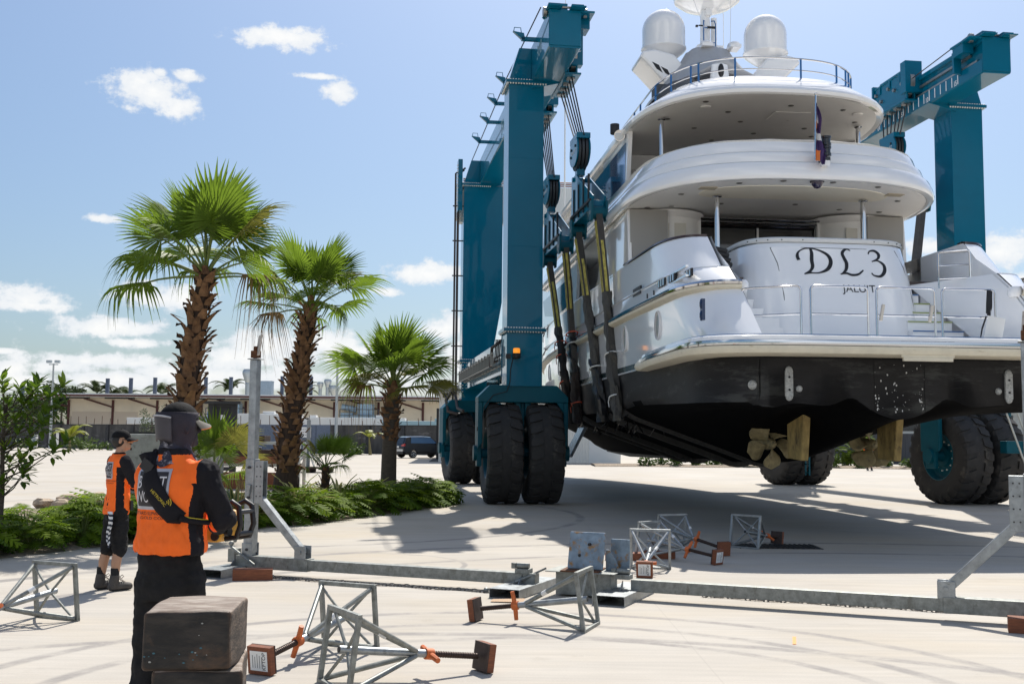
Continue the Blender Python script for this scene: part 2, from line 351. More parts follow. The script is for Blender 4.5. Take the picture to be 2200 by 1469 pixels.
    L.new(c, b.inputs['Base Color']); b.inputs['Roughness'].default_value = .82; b.inputs['Specular IOR Level'].default_value = .3
    bp = N.new('ShaderNodeBump'); bp.inputs['Strength'].default_value = .12; bp.inputs['Distance'].default_value = .01; L.new(nz(mp((1, 1, 1)), 45, 6), bp.inputs['Height']); L.new(bp.outputs[0], b.inputs['Normal'])
    return m
concrete = ground_material()
g = MB(); g.poly([(-2500, -300, 0), (2500, -300, 0), (2500, 4000, 0), (-2500, 4000, 0)]); tag(g.build('concrete_yard', concrete), kind='structure')

mulch = mat('bark_mulch', (.16, .10, .065), .95, var=.6, vscale=14, bump=1.0, bscale=30, col2=(.42, .34, .25))
bed_front = [(-8.2, 13.2), (-7.0, 14.9), (-6.0, 17.1), (-5.2, 18.7), (-4.4, 20.6), (-3.4, 22.4), (-2.6, 24.6), (-1.9, 26.6), (-1.45, 28.4)]
bed_back = [(-2.0, 30.0), (-3.4, 29.0), (-5.2, 27.2), (-7.3, 26.2), (-9.5, 25.6), (-11.5, 24.6), (-13, 20), (-11.5, 14)]
def bedfn():
    import itertools
    n = 26; rows = []
    def samp(pl, t):
        k = t * (len(pl) - 1); i = min(int(k), len(pl) - 2); f = k - i; return Vector(pl[i]).lerp(Vector(pl[i + 1]), f)
    bk = bed_back[::-1]
    for i in range(n + 1):
        a = samp(bed_front, i / n); b = samp(bk, i / n); row = []
        for j in range(13):
            p = a.lerp(b, j / 12); e = min(j, 12 - j, i, n - i) / 3
            h = .005 + .11 * min(1, e) * (1 + .5 * mnoise.noise((p.x * 1.3, p.y * 1.3, 0))); row.append((p.x, p.y, h))
        rows.append(row)
    mb = MB(); mb.grid(rows); tag(mb.build('garden_bed', mulch), kind='structure')
bedfn()
# drain: dark steel grate in the yard
dr = thing('drain_grate', 'long dark steel drain grate set in the concrete beside the tipped stands', 'drain grate', (4.25, 17.75, 0), R(-2))
d = MB(); d.box((0, 0, .004), (1.3, .72, .008)); d.build('grate_bed', ink, dr)
d = MB()
for i in range(16): d.box((-.6 + i * .079, 0, .011), (.03, .68, .012))
d.build('grate_bars', mat('grate_iron', (.05, .055, .06), .6, .6), dr)

# ------------------------------------------------------------------ travelling boat hoist
HO, HYAW = Vector((.258, 28.508, 0)), R(8.09); HW, HL, HZB = 12.32, 11.92, 10.95
def hp(t, q, z): return HO + Vector((math.cos(HYAW) * t - math.sin(HYAW) * q, math.sin(HYAW) * t + math.cos(HYAW) * q, z))
hoist = thing('boat_hoist', 'huge teal gantry boat hoist on eight fat tyres straddling the white yacht', 'boat hoist', HO, HYAW)
def bolts(mb, p, q, n, r=.022, up=None, mi=1):
    p, q = V3(p), V3(q)
    for i in range(n):
        c = p.lerp(q, i / (n - 1)); mb.ball(c, r, 6, mi)
boltm = mat('zinc_bolts', (.85, .85, .82), .5)
# tyre: carcass plus lugs, axle along local X
def tyre_mesh():
    mb = MB(); Rr, w = 1.27, .43
    prof = [(.62, -.36), (.66, -.40), (.8, -.435), (1.0, -.45), (1.13, -.44), (1.21, -.40), (1.245, -.34), (1.25, 0), (1.245, .34), (1.21, .40), (1.13, .44), (1.0, .45), (.8, .435), (.66, .40), (.62, .36)]
    M = Matrix.Rotation(PI / 2, 4, 'Y'); mb.lathe(prof, 64, M)
    n = 24
    for sgn in (-1, 1):
        for i in range(n):
            a0 = 2 * PI * (i + (.5 if sgn > 0 else 0)) / n
            vs = []; w2 = .62 * PI / n
            for x, da, rr in ((.12, .05, 1.292), (.30, .01, 1.29), (.415, 0, 1.245), (.455, 0, 1.12)):
                for e in (-1, 1):
                    a = a0 + da * 1.3 + e * w2 * (1 if x < .4 else .85)
                    for dr in (0, -.06): vs.append((sgn * x - (0 if dr == 0 else sgn * .0), (rr + dr) * math.sin(a), (rr + dr) * math.cos(a)))
            fs = []
            for k in range(3):
                o = k * 4; fs += [(o, o + 2, o + 6, o + 4), (o, o + 4, o + 5, o + 1), (o + 2, o + 3, o + 7, o + 6)]
            fs += [(0, 1, 3, 2), (12, 14, 15, 13)]
            mb.add(vs, fs)
    return mb.mesh('tyre', rubber)
TY = tyre_mesh()
def rim_mesh():
    mb = MB(); M = Matrix.Rotation(PI / 2, 4, 'Y')
    for s in (1, -1):
        Ms = M if s > 0 else Matrix.Rotation(-PI / 2, 4, 'Y')
        mb.lathe([(.655, .40), (.63, .405), (.60, .36), (.57, .24), (.50, .2), (.30, .20), (.28, .26), (.15, .27), (.13, .33), (.001, .33)], 40, Ms)
    return mb.mesh('rim', tealdk)
RIM = rim_mesh()
NUT = MB()
for s in (-1, 1):
    for i in range(12): a = 2 * PI * i / 12; NUT.tube((s * .2, .39 * math.sin(a), .39 * math.cos(a)), (s * .235, .39 * math.sin(a), .39 * math.cos(a)), .022, n=6)
NUTM = NUT.mesh('wheel_nuts', boltm)
def wheel(t, q, ang):
    o = link('wheel', TY, hoist, (t, q, 1.285)); o.rotation_euler = (rnd.random() * .26, 0, ang)
    r = link('rim', RIM, o); link('wheel_nuts', NUTM, r if False else o)
steer = {(0, 0): R(-1), (1, 0): R(7), (0, 1): R(5), (1, 1): R(10)}
def yoke(t0, q0, st):
    mb = MB()
    poly = [(-1.16, 1.0), (-1.16, 2.72), (-.86, 3.02), (.86, 3.02), (1.16, 2.72), (1.16, 1.0), (1.04, 1.0), (1.04, 2.3), (.86, 2.62), (.22, 2.62), (.07, 2.35), (.05, 1.15), (-.05, 1.15), (-.07, 2.35), (-.22, 2.62), (-.86, 2.62), (-1.04, 2.3), (-1.04, 1.0)]
    ca, sa = math.cos(st), math.sin(st)
    f = lambda u, v, w: (u * ca - w * sa, u * sa + w * ca, v)
    # triangulate by strips: outer legs, centre leg, top beam
    mb.prism([(-1.16, 2.72), (-.86, 3.02), (.86, 3.02), (1.16, 2.72), (1.16, 2.58), (-1.16, 2.58)], -.42, .42, f)
    for s in (-1, 1):
        mb.prism([(s * 1.16, 2.58), (s * 1.04, 2.58), (s * 1.04, 1.55), (s * 1.16, 1.4)][::s], -.40, .40, f)
        mb.prism([(s * 1.16, 1.45), (s * 1.04, 1.56), (s * 1.04, .95), (s * 1.16, .95)][::s], -.2, .2, f)
        mb.prism([(s * 1.04, 2.58), (s * .86, 2.58), (s * 1.04, 2.3)][::-s], -.42, .42, f)
        mb.prism([(s * .05, 2.58), (s * .22, 2.58), (s * .05, 2.2)][::-s], -.3, .3, f)
    mb.prism([(-.05, 2.58), (-.05, 1.1), (.05, 1.1), (.05, 2.58)], -.2, .2, f)
    o = mb.build('wheel_yoke', tealdk, hoist, (t0, q0, 0), bevel=.02, fixn=True)
    ax = MB(); ax.tube(f(-1.2, 1.285, 0), f(1.2, 1.285, 0), .13, n=16)
    for s in (-1, 1): ax.tube(f(s * 1.14, 1.285, 0), f(s * 1.24, 1.285, 0), .2, n=16)
    ax.build('axle', tealdk, o)
    for s in (-1, 1): wheel(t0 + s * .52 * ca, q0 + s * .52 * sa, st)
def column(t0, q0):
    w, d = .46, .46; mb = MB(); e = 1 if t0 < 1 else -1
    if q0 < 1: mb.box((t0, q0, (4.43 + HZB) / 2), (2 * w, 2 * d, HZB - 4.43 - .06))
    else: mb.prism([(t0 - e * w, 4.46), (t0 + e * .62, 4.46), (t0 + e * .98, 6.6), (t0 + e * .98, HZB - .06), (t0 - e * w, HZB - .06)][::e], q0 - d, q0 + d, lambda u, v, w_: (u, w_, v))
    mb.box((t0, q0, 3.7), (2 * w, 2 * d, 1.42))
    for z in (6.6, 8.9, 3.75): mb.box((t0, q0, z), (2 * w + .004, 2 * d + .004, .012))
    mb.build('column', teal, hoist, bevel=.03, fixn=True)
    for z, e in ((4.43, .09), (HZB - .03, .09)):
        fl = MB(); fl.box((t0, q0, z + .02), (2 * (w + e), 2 * (d + e), .035)); fl.box((t0, q0, z - .02), (2 * (w + e), 2 * (d + e), .035))
        for s in (-1, 1):
            for dz in (-.05, .05):
                bolts(fl, (t0 - w - .04, q0 + s * (d + .05), z + dz), (t0 + w + .04, q0 + s * (d + .05), z + dz), 15, .027)
                bolts(fl, (t0 + s * (w + .05), q0 - d, z + dz), (t0 + s * (w + .05), q0 + d, z + dz), 15, .027)
        fl.build('bolted_flange', [teal, boltm], hoist)
for i in (0, 1):
    for j in (0, 1):
        yoke(i * HW, j * HL, steer[i, j]); column(i * HW, j * HL)
# longitudinal top beams (inboard of the columns)
beams = {0: (.126, .912), 1: (11.22, 12.0)}
for i, (a, b) in beams.items():
    mb = MB(); q0, q1 = -3.06, HL + 1.0; z0, z1 = HZB + .0, HZB + .93
    f = lambda u, v, w: (u, w, v)
    inn = b if i == 0 else a; s = 1 if i == 0 else -1      # s: direction towards the boat
    out = a if i == 0 else b
    # box with rounded lower corners; recess for the trolley track on the inboard web
    poly = [(out, z0 + .03), (out + s * .03, z0), (inn - s * .03, z0), (inn, z0 + .03), (inn, z0 + .36), (inn - s * .1, z0 + .36), (inn - s * .1, z1 - .12), (inn, z1 - .12), (inn, z1), (out, z1)]
    if s < 0: poly = poly[::-1]
    mb.prism(poly, q0, q1, f)
    mb.build('top_beam', teal, hoist, bevel=.012, fixn=True)
    rl = MB(); rl.box((inn - s * .05, (q0 + q1) / 2, z0 + .385), (.08, q1 - q0 - .5, .05)); rl.box((inn - s * .06, (q0 + q1) / 2, z1 - .3), (.06, q1 - q0 - 1.2, .06)); rl.build('trolley_rail', steel, hoist)
    # end caps and top gear
    e = MB(); e.box(((a + b) / 2, q0 - .012, (z0 + z1) / 2 + .02), (b - a - .02, .024, z1 - z0 - .06)); e.build('beam_end_plate', teal, hoist, bevel=.006)
    e = MB()
    for c in (a + .12, b - .10): e.box((c, q0 + .3, z1 + .06), (.3, .8, .12)); e.box((c, q0 + .2, z1 + .02), (.36, .9, .03))
    e.box(((a + b) / 2 - .02, q0 + .2, z1 + .1), (.2, .2, .2)); e.box((inn + s * .16, q0 + .45, z1 - .02), (.34, .95, .05)); e.box((inn + s * .14, q0 + .62, z1 - .16), (.3, .5, .26))
    e.build('beam_end_bracket', teal, hoist, bevel=.01)
    sh = MB(); sh.tube((out - s * .1, q0 + .25, z1 + .02), (out - s * .02, q0 + .25, z1 + .02), .12, n=16); sh.tube((inn + s * .1, q0 + .25, z1 + .04), (inn + s * .18, q0 + .25, z1 + .04), .12, n=16); sh.tube((a + .1, q0 + .1, z1 + .1), (b - .1, q0 + .1, z1 + .1), .03, n=8)
    sh.build('rope_sheave', steel, hoist)
    # stop plates on the inboard web
    st_ = MB(); 
    for qq in (q0 + .95, 3.4 if i else 12): st_.prism([(inn, z0 + .25), (inn + s * .2, z0 + .3), (inn + s * .22, z1 - .1), (inn, z1 - .02)][::s], qq, qq + .08, f)
    st_.build('stop_plate', teal, hoist, fixn=True)
    # saddle gussets over the columns
    for j in (0, 1):
        q = j * HL; gs = MB(); o2 = i * HW - s * .46 ; base = i * HW
        gs.prism([(base - s * .46, HZB + .02), (out, HZB + .02), (out, z1 - .05), (base - s * .2, z1 - .05)][::-s], q - .46, q + .46, f)
        gs.prism([(out, HZB + .015), (out, HZB - .2), (inn + s * .04, HZB - .001), (inn + s * .04, HZB + .015)][::s], q - .5, q + .5, f)
        gs.build('saddle_gusset', teal, hoist, fixn=True, bevel=.01)
    # hydraulic hangers and rope guides along the outboard side
    for q in (-1.3, 2.2, 4.2, 6.2, 8.6):
        hk = MB(); hk.box((out - s * .2, q, z1 - .12), (.4, .1, .09)); hk.prism([(out - s * .62, z1 + .06), (out - s * .36, z1 - .17), (out - s * .3, z1 - .17), (out - s * .34, z1 + .02)][::-s], q - .05, q + .05, f)
        hk.pipe([(out - s * .6, q, z1 + .05), (out - s * .58, q, z1 + .17), (out - s * .42, q, z1 + .17), (out - s * .4, q, z1 + .03)], .012, 6)
        hk.build('hanger_bracket', teal, hoist, fixn=True)
    rp = MB(); rp.pipe([(out - s * .15, q0 + .3, z1 + .14), (out - s * .3, 2, z1 + .0), (out - s * .25, HL, z1 + .08)], .016, 6); rp.pipe([(inn + s * .14, q0 + .2, z1 + .14), (inn + s * .18, .2 if i == 0 else 0.4, z0 + .85)], .016, 6)
    if i: rp.pipe([(inn + s * .18, 1.8, z0 + .95), (inn + s * .16, HL, z1)], .016, 6)
    rp.build('haul_rope', rope, hoist)
# faint lettering along the shaded outer side of the first beam
tx = MB(); a = beams[0][0]
add_text(tx, 'TRAVELIFT', .62, lambda x, y: (a - .004, 4.2 - x * 1.0, HZB + .2 + y), align='CENTER'); add_text(tx, '300', .5, lambda x, y: (a - .004, -1.7 - x, HZB + .25 + y), align='CENTER')
tx.build('beam_lettering', mat('faint_grey_letters', (.22, .36, .42), .5), hoist)
# metre scale on the far beam
tx = MB(); a = beams[1][0]; lw = mat('white_scale_paint', (.8, .8, .8), .5)
rq = {0: 2.85}
def scq(n): return 2.42 - n * .29
for n in range(0, 16):
    if n in (13, ) : pass
    q = scq(n); hgt = .3 if n % 5 else .34
    tx.poly([(a - .004, q - .02, HZB + .06), (a - .004, q + .02, HZB + .06), (a - .004, q + .02, HZB + .06 + hgt - .03), (a - .004, q - .02, HZB + .06 + hgt - .03)])
for n, sx in ((0, '0'), (5, '5'), (10, '10'), (15, '15')):
    add_text(tx, sx, .2, lambda x, y: (a - .004, scq(n) + .05 - x, HZB + .05 + y), align='RIGHT', sx=.8, bold=.004)
tx.build('scale_marking', lw, hoist)
# rear cross beam and its pipework
cb = MB(); cb.box((HW / 2, HL + .75, 10.5), (HW + 1.3, .7, 1.3)); cb.box((HW / 2, HL + .75, 9.78), (HW + 1.1, .5, .14))
for k in range(5): cb.box((1.6 + k * 2.6, HL + .395, 10.5), (.03, .012, 1.28))
cb.build('cross_beam', paleb, hoist, bevel=.02)
cb = MB(); 
for dz in (0, .07, .14): cb.tube((-.4, HL + .5, 11.22 + dz), (HW + .4, HL + .5, 11.22 + dz), .028, n=8)
cb.build('hydraulic_pipe', mat('brown_pipe', (.35, .22, .17), .5), hoist)
# lower side beams with cable trays
for i in (0, 1):
    s = 1 if i == 0 else -1; t0 = i * HW
    mb = MB(); mb.box((t0, HL / 2, 3.85), (.72, HL - .92 - .02, .95)); mb.build('side_beam', teal, hoist, bevel=.02)
    for q in (.49, HL - .49):
        fl = MB(); fl.box((t0, q, 3.85), (.95, .04, 1.15))
        for sg in (-1, 1): bolts(fl, (t0 + sg * .42, q - .03, 3.32), (t0 + sg * .42, q - .03, 4.38), 10, .022)
        fl.build('bolted_flange', [teal, boltm], hoist)
    tr = MB(); x = t0 - s * .5
    for dx in (-.12, .12):
        for z in (3.62, 3.92): tr.bar((x + dx, 1.2, z), (x + dx, HL - .6, z), .03, .03)
    for k in range(13): q = 1.3 + k * .76; tr.bar((x - .12, q, 3.62), (x - .12, q, 3.98), .09, .03); tr.bar((x - .12, q, 3.62), (x + .12, q, 3.62), .05, .03)
    for k in range(4): tr.pipe([(x - .06 + .04 * k, .9, 4.3), (x - .06 + .04 * k, 1.2, 3.75), (x - .06 + .04 * k, 6, 3.68), (x - .06 + .04 * k, HL - .7, 3.7)], .016, 6, mi=1)
    tr.build('cable_tray', [mat('tray_steel', (.32, .31, .28), .5, .5), rope], hoist)
    # vertical hose runs on the rear column
    hosem = mat('hose_rubber', (.05, .04, .038), .6)
    hs = MB()
    for k, (dx, dq) in enumerate(((-.74, -.1), (-.64, -.2), (-.64, .15))):
        hs.pipe([(t0 + s * dx, HL + dq, 2.6), (t0 + s * dx, HL + dq, 6), (t0 + s * dx, HL + dq, 11.4), (t0 + s * (dx + .25), HL + dq, 11.6)], .035 if k < 2 else .022, 8)
    for z in (3.4, 5, 6.3, 7.6, 8.9, 10.2): hs.bar((t0 - s * .46, HL, z), (t0 - s * .82, HL, z), .05, .04)
    hs.pipe([(t0 - s * .74, HL, 3.4), (t0 - s * 1.0, HL - .3, 3.0), (t0 - s * .95, HL - .6, 2.6), (t0 - s * .6, HL - .7, 2.5)], .06, 8); hs.build('hydraulic_hose', hosem, hoist)
    hs = MB(); hs.pipe([(t0 - s * .3, .7, 4.35), (t0 - s * .62, 1.3, 4.1), (t0 - s * .62, 1.6, 3.6)], .045, 8); hs.build('hydraulic_hose', hosem, hoist)
    hs = MB(); hs.pipe([(t0 - s * .66, HL, 3.3), (t0 - s * .66, HL - 1.2, 2.7), (t0 - s * .5, HL - 1.6, 2.6)], .05, 8); hs.build('hydraulic_hose', hosem, hoist)
    vb = MB(); vb.box((t0 - s * .6, HL - .25, 10.9), (.16, .5, 1.9)); 
    for k in range(14): vb.ball((t0 - s * .69, HL - .3, 10.1 + k * .12), .03, 6, 1)
    vb.build('beam_splice_plate', [teal, boltm], hoist)
# hazard beacon, cable and small lights on the near column
bc = MB(); bc.lathe([(.1, -.14), (.11, -.02), (.085, -.02)], 16, Matrix.Translation((-.22, -.56, 3.84))); bc.box((-.22, -.50, 3.78), (.1, .1, .2)); bc.box((-.42, -.46, 3.75), (.12, .1, .12)); o = bc.build('beacon_base', ink, hoist)
am = mat('amber_beacon', (.8, .25, .02), .2); b_ = am.node_tree.nodes['Principled BSDF']; b_.inputs['Emission Color'].default_value = (1, .32, .02, 1); b_.inputs['Emission Strength'].default_value = .6
bc = MB(); bc.lathe([(.085, 0), (.09, .1), (.075, .13), (.001, .14)], 16, Matrix.Translation((-.22, -.56, 3.82))); bc.build('beacon_lamp', am, hoist)
bc = MB(); bc.pipe([(-.3, -.47, 3.7), (-.36, -.475, 3.4), (-.37, -.475, 3.1), (-.45, -.5, 2.85), (-.8, -.45, 2.75), (-1.02, -.45, 2.45), (-1.05, -.44, 2.2)], .012, 6); bc.box((-1.17, -.3, 1.9), (.03, .1, .1)); bc.build('beacon_cable', ink, hoist)
# hub plate / steering ram hints on the far legs and an access ladder
for (i, j) in ((1, 0), (1, 1)):
    ld = MB(); t0 = i * HW; q = j * HL
    if j == 0:
        for dt in (.62, .92): ld.tube((t0 + dt, -1.75, .3), (t0 + dt, -1.75, 3.3), .024, n=8)
        for k in range(9): ld.tube((t0 + .62, -1.75, .4 + k * .3), (t0 + .92, -1.75, .4 + k * .3), .016, n=6)
        for dt in (-.05, .26): ld.tube((t0 + dt, -1.9, 2.6), (t0 + dt + .6, -1.9, .95), .026, n=8)
        ld.build('access_ladder', mat('ladder_alloy', (.5, .52, .5), .4, .5), hoist)
        bx = MB(); bx.box((t0 + .40, -1.55, 1.55), (.56, .3, .32)); bx.build('tool_box', tealdk, hoist, bevel=.01)
    else:
        for dq in (-1.6, -1.25): ld.bar((t0 - .1, dq + q, .4), (t0 - .1, dq + q, 2.2), .05, .05)
        for k in range(6): ld.bar((t0 - .1, q - 1.6, .5 + .3 * k), (t0 - .1, q - 1.25, .5 + .3 * k), .03, .03)
        ld.build('access_ladder', tealdk, hoist)
# lifting trolleys, falls and blocks
def plate_text(mb, s_, size, c, du, mi): add_text(mb, s_, size, lambda x, y: (c[0], c[1] + du * x, c[2] + y), mi=mi)
def trolley(i, qc, zlow, qlow, sling_q):
    s = 1 if i == 0 else -1; tb = beams[0][1] if i == 0 else beams[1][0]; t = tb + s * .25; z = HZB + (.32 if i else 0)
    mb = MB()
    mb.box((t, qc, z + .42), (.05, 1.9, .82)); mb.box((t - s * .22, qc, z + .42), (.05, 1.9, .8)); mb.box((t - s * .1, qc, z - .02), (.42, 2.0, .05)); mb.box((t - s * .1, qc + 1.0, z + .5), (.36, .1, .9)); mb.box((t - s * .1, qc - .2, z + .86), (.34, 1.5, .06))
    mb.box((t - s * .12, qc - .95, z + .62), (.5, .3, .9)); mb.box((t + s * .03, qc, z + .84), (.04, 1.95, .05))
    for k in range(3): mb.prism([(qc - .6 + k * .6 - .03, z + .6), (qc - .6 + k * .6 + .03, z + .6), (qc - .6 + k * .6 + .05, z + .84), (qc - .6 + k * .6 - .05, z + .84)], t + s * .025, t + s * .06, lambda u, v, w: (w, u, v))
    o = mb.build('lifting_trolley', teal, hoist, bevel=.01, fixn=True)
    p = MB()
    for k, (dq, dz) in enumerate(((-.75, .5), (-.3, .45), (.05, .6), (.5, .36), (.8, .62))): p.tube((t + s * .02, qc + dq, z + dz), (t + s * .1, qc + dq, z + dz), .05, n=10)
    p.build('pin', steel, o)
    sh = MB()
    for sg in (-1, 1): sh.tube((t - s * .14, qc + sg * .62 - .1, z + .5), (t - s * .02, qc + sg * .62 - .1, z + .5), .42, n=24)
    for k in range(4): sh.box((t - s * .1, qc - .66 + k * .44, z - .06), (.2, .18, .05))
    sh.build('trolley_sheave', steel, o)
    # falls
    rp = MB(); tl = t
    for k in range(6):
        a = k / 5 - .5; rp.tube((t - s * .1, qc - a * 1.5, z), (tl, qlow - a * .95, zlow + .5), .019, n=6)
    rp.build('wire_falls', rope, o)
    # lower sheave block
    bl = MB()
    for dx in (-.15, .15):
        pts = [(qlow + .52 * math.cos(2 * PI * k / 20), zlow + .16 + (.42 if k < 11 else .36) * math.sin(2 * PI * k / 20)) for k in range(20)]
        bl.prism(pts, tl + dx - .018, tl + dx + .018, lambda u, v, w: (w, u, v))
    bl.box((tl, qlow, zlow - .28), (.2, .26, .3)); bl.box((tl, qlow + .3, zlow + .5), (.34, .3, .14)); bl.box((tl, qlow - .3, zlow + .5), (.34, .3, .14))
    b = bl.build('sheave_block', teal, hoist, bevel=.008, fixn=True)
    sv = MB()
    for dx in (-.09, 0, .09): sv.tube((tl + dx - .03, qlow, zlow + .16), (tl + dx + .03, qlow, zlow + .16), .46, n=28)
    sv.build('sheave', mat('dark_sheave', (.05, .055, .06), .5, .5), b)
    tx = MB(); plate_text(tx, 'TRAVELIFT', .13, (tl - .172 if i == 0 else tl - .172, qlow, zlow + .12), -1, 0); tx.build('block_lettering', lw, b)
    pn = MB()
    for dq, dz in ((.25, .35), (-.25, .35), (.3, 0)): pn.tube((tl - .19, qlow + dq, zlow + .1 + dz * .5), (tl + .19, qlow + dq, zlow + .1 + dz * .5), .035, n=8)
    pn.build('pin', ink, b)
    # spreader frame and the two sling heads
    zs = zlow - .55; qa, qb = sling_q
    sp = MB(); qm = qlow
    for dx in (-.14, .14):
        sp.prism([(qm - .25, zs + .1), (qm + .25, zs + .1), (qb + .12, zs - .85), (qb - .05, zs - 1.1), (qa + .05, zs - 1.1), (qa - .12, zs - .85)][::-1], tl + dx - .02, tl + dx + .02, lambda u, v, w: (w, u, v))
    sp.box((tl, (qa + qb) / 2, zs - 1.0), (.26, qb - qa, .14)); sp.tube((tl - .2, qm, zs + .02), (tl + .2, qm, zs + .02), .06, n=10)
    f_ = sp.build('spreader_frame', teal, hoist, bevel=.008, fixn=True)
    bt = MB()
    for k in range(4): q = qa + (qb - qa) * (k + .5) / 4; bt.bar((tl - .165, q, zs - .25), (tl - .165, q, zs - 1.05), .05, .03); 
    bt.bar((tl - .19, qa, zs - .92), (tl - .19, qb, zs - .92), .05, .06); bt.build('spreader_strap', ink, f_)
    heads = []
    for q in (qa, qb):
        hd = MB(); hd.tube((tl - .19, q, zs - 1.22), (tl + .19, q, zs - 1.22), .15, n=14)
        for dx in (-.17, .17): hd.prism([(q - .14, zs - .95), (q + .14, zs - .95), (q + .17, zs - 1.2), (q + .1, zs - 1.42), (q - .1, zs - 1.42), (q - .17, zs - 1.2)][::-1], tl + dx - .025, tl + dx + .025, lambda u, v, w: (w, u, v))
        h = hd.build('sling_head', tealdk, hoist, bevel=.006, fixn=True); heads.append(hp(tl, q, zs - 1.22))
        e = MB(); e.tube((tl - .2, q, zs - 1.22), (tl + .2, q, zs - 1.22), .05, n=10); e.build('pin', steel, h)
    return heads
HEADS = {}
HEADS[0] = trolley(0, -.35, 8.6, -1.75, (-3.85, -1.55)); HEADS[1] = trolley(0, 3.05, 8.5, 2.3, (.1, 2.55))
HEADS[2] = trolley(1, 1.2, 9.9, 1.2, (-.4, 2.0)); HEADS[3] = trolley(1, 4.6, 9.5, 4.4, (3.2, 5.6))

# ------------------------------------------------------------------ motor yacht (local: x to starboard, y forward, z up)
YO, YYAW = Vector((6.222, 17.324, 0)), R(5.98)
def yp(t, q, z): return YO + Vector((math.cos(YYAW) * t - math.sin(YYAW) * q, math.sin(YYAW) * t + math.cos(YYAW) * q, z))
yacht = thing('motor_yacht', 'big white three deck motor yacht with black bottom hanging in the hoist slings', 'yacht', YO, YYAW)
def qb(z): return 31.5 + (z - 1) * .75                  # stem
def hbf(q, z):                                          # half breadth of the topsides
    s = max(0, (q - 13.5)) / (qb(z) - 13.5); return max(.03, (3.2 + .05 * (z - 3.3)) * (1 - min(1, s) ** 2.3))
def qa(z): return -.12 + 1.1 * (z - 3.33) if z <= 4.25 else (.98 + (z - 4.3) * 1.5 if z < 4.63 else 1.75 + (z - 4.64) * 1.15)               # raked after edge of the quarters
def hull_path(z, inset=0, s=-1, q1=None, q0=None):
    a0 = q0 if q0 is not None else qa(z); pts = []; hb = 3.16 + .03 * (z - 3.3)
    rc = .78; b = 1.7
    for k in range(11):
        th = PI / 2 * k / 10; c_, s_ = math.cos(th) ** .8, math.sin(th) ** .8
        pts.append((s * (hb - rc + (rc - inset) * s_), a0 + b - (b - inset) * c_))
    q = a0 + b
    steps = [.12, .25, .5, .75, 1]
    for qq in (3.2, 4, 4.8, 5.6, 6.3, 7.2, 8.2, 9.2, 10.5, 12, 13.5, 15, 17, 19, 21, 23, 25, 27, 29, 30.5):
        if qq > q + .2 and (q1 is None or qq <= q1):
            f = qq if qq < 15 else 15 + (qq - 15) * (qb(z) - 15) / 16.5
            w_ = hbf(f, z); e = min(1, max(0, (qq - q) / 3)); pts.append((s * ((hb * (1 - e) + w_ * e) - inset), f))
    if q1 is None: pts.append((s * .02, qb(z)))
    return pts
def nrow(z, **k):
    p = hull_path(z, **k); return [(x, y, z) for x, y in p]
def pad(rows):
    n = min(len(r) for r in rows); return [r[:11] + r[len(r) - (n - 11):] for r in rows]
mb = MB()
for s in (-1, 1):
    rows = pad([nrow(z, s=s, q0=max(qa(z), -.12)) for z in (3.09, 3.34, 3.6, 3.85, 4.14)]); mb.grid(rows, 0, True, s > 0)
    rows = pad([nrow(4.14, s=s), nrow(4.30, s=s), nrow(4.60, s=s), nrow(4.625, s=s, inset=.015), nrow(4.64, s=s, inset=.06), nrow(5.0, s=s, inset=.06), nrow(5.34, s=s, inset=.07)]); mb.grid(rows, 0, True, s > 0)
    # inner faces and tops of the quarters
    for za, zb_ in ((3.3, 4.62), (4.62, 5.34)):
        rows = [[(s * 2.39, qa(z) + .01, z), (s * 2.37, qa(z) + .7, z), (s * 2.37, 4.2 if za > 4 else 6.3, z)] for z in ((3.3, 3.8, 4.25, 4.255, 4.62) if za < 4 else (4.62, 5.0, 5.34))]; mb.grid(rows, 0, False, s < 0)
    for z, ins in ((5.34, .07),):
        p = hull_path(z, ins, s, q1=6.4); n = len(p); rows = [[(x, y, z) for x, y in p], [(s * 2.37, max(y, qa(z) + .05) if abs(x) > 2.42 else qa(z) + .02, z) for x, y in p]]; mb.grid(rows, 0, False, s < 0)
hull = mb.build('hull_topsides', gel, yacht)
m_ = hull.modifiers.new('n', 'WEIGHTED_NORMAL') if False else None
# teak capping rail
for s in (-1, 1):
    c = MB(); p = hull_path(5.36, .12, s, q1=6.5); sweep(c, p, [(-.16, 5.345), (-.16, 5.385), (-.02, 5.40), (.07, 5.385), (.08, 5.345)], side=-s * -1 if s < 0 else 1); c.build('teak_cap_rail', teak, yacht)
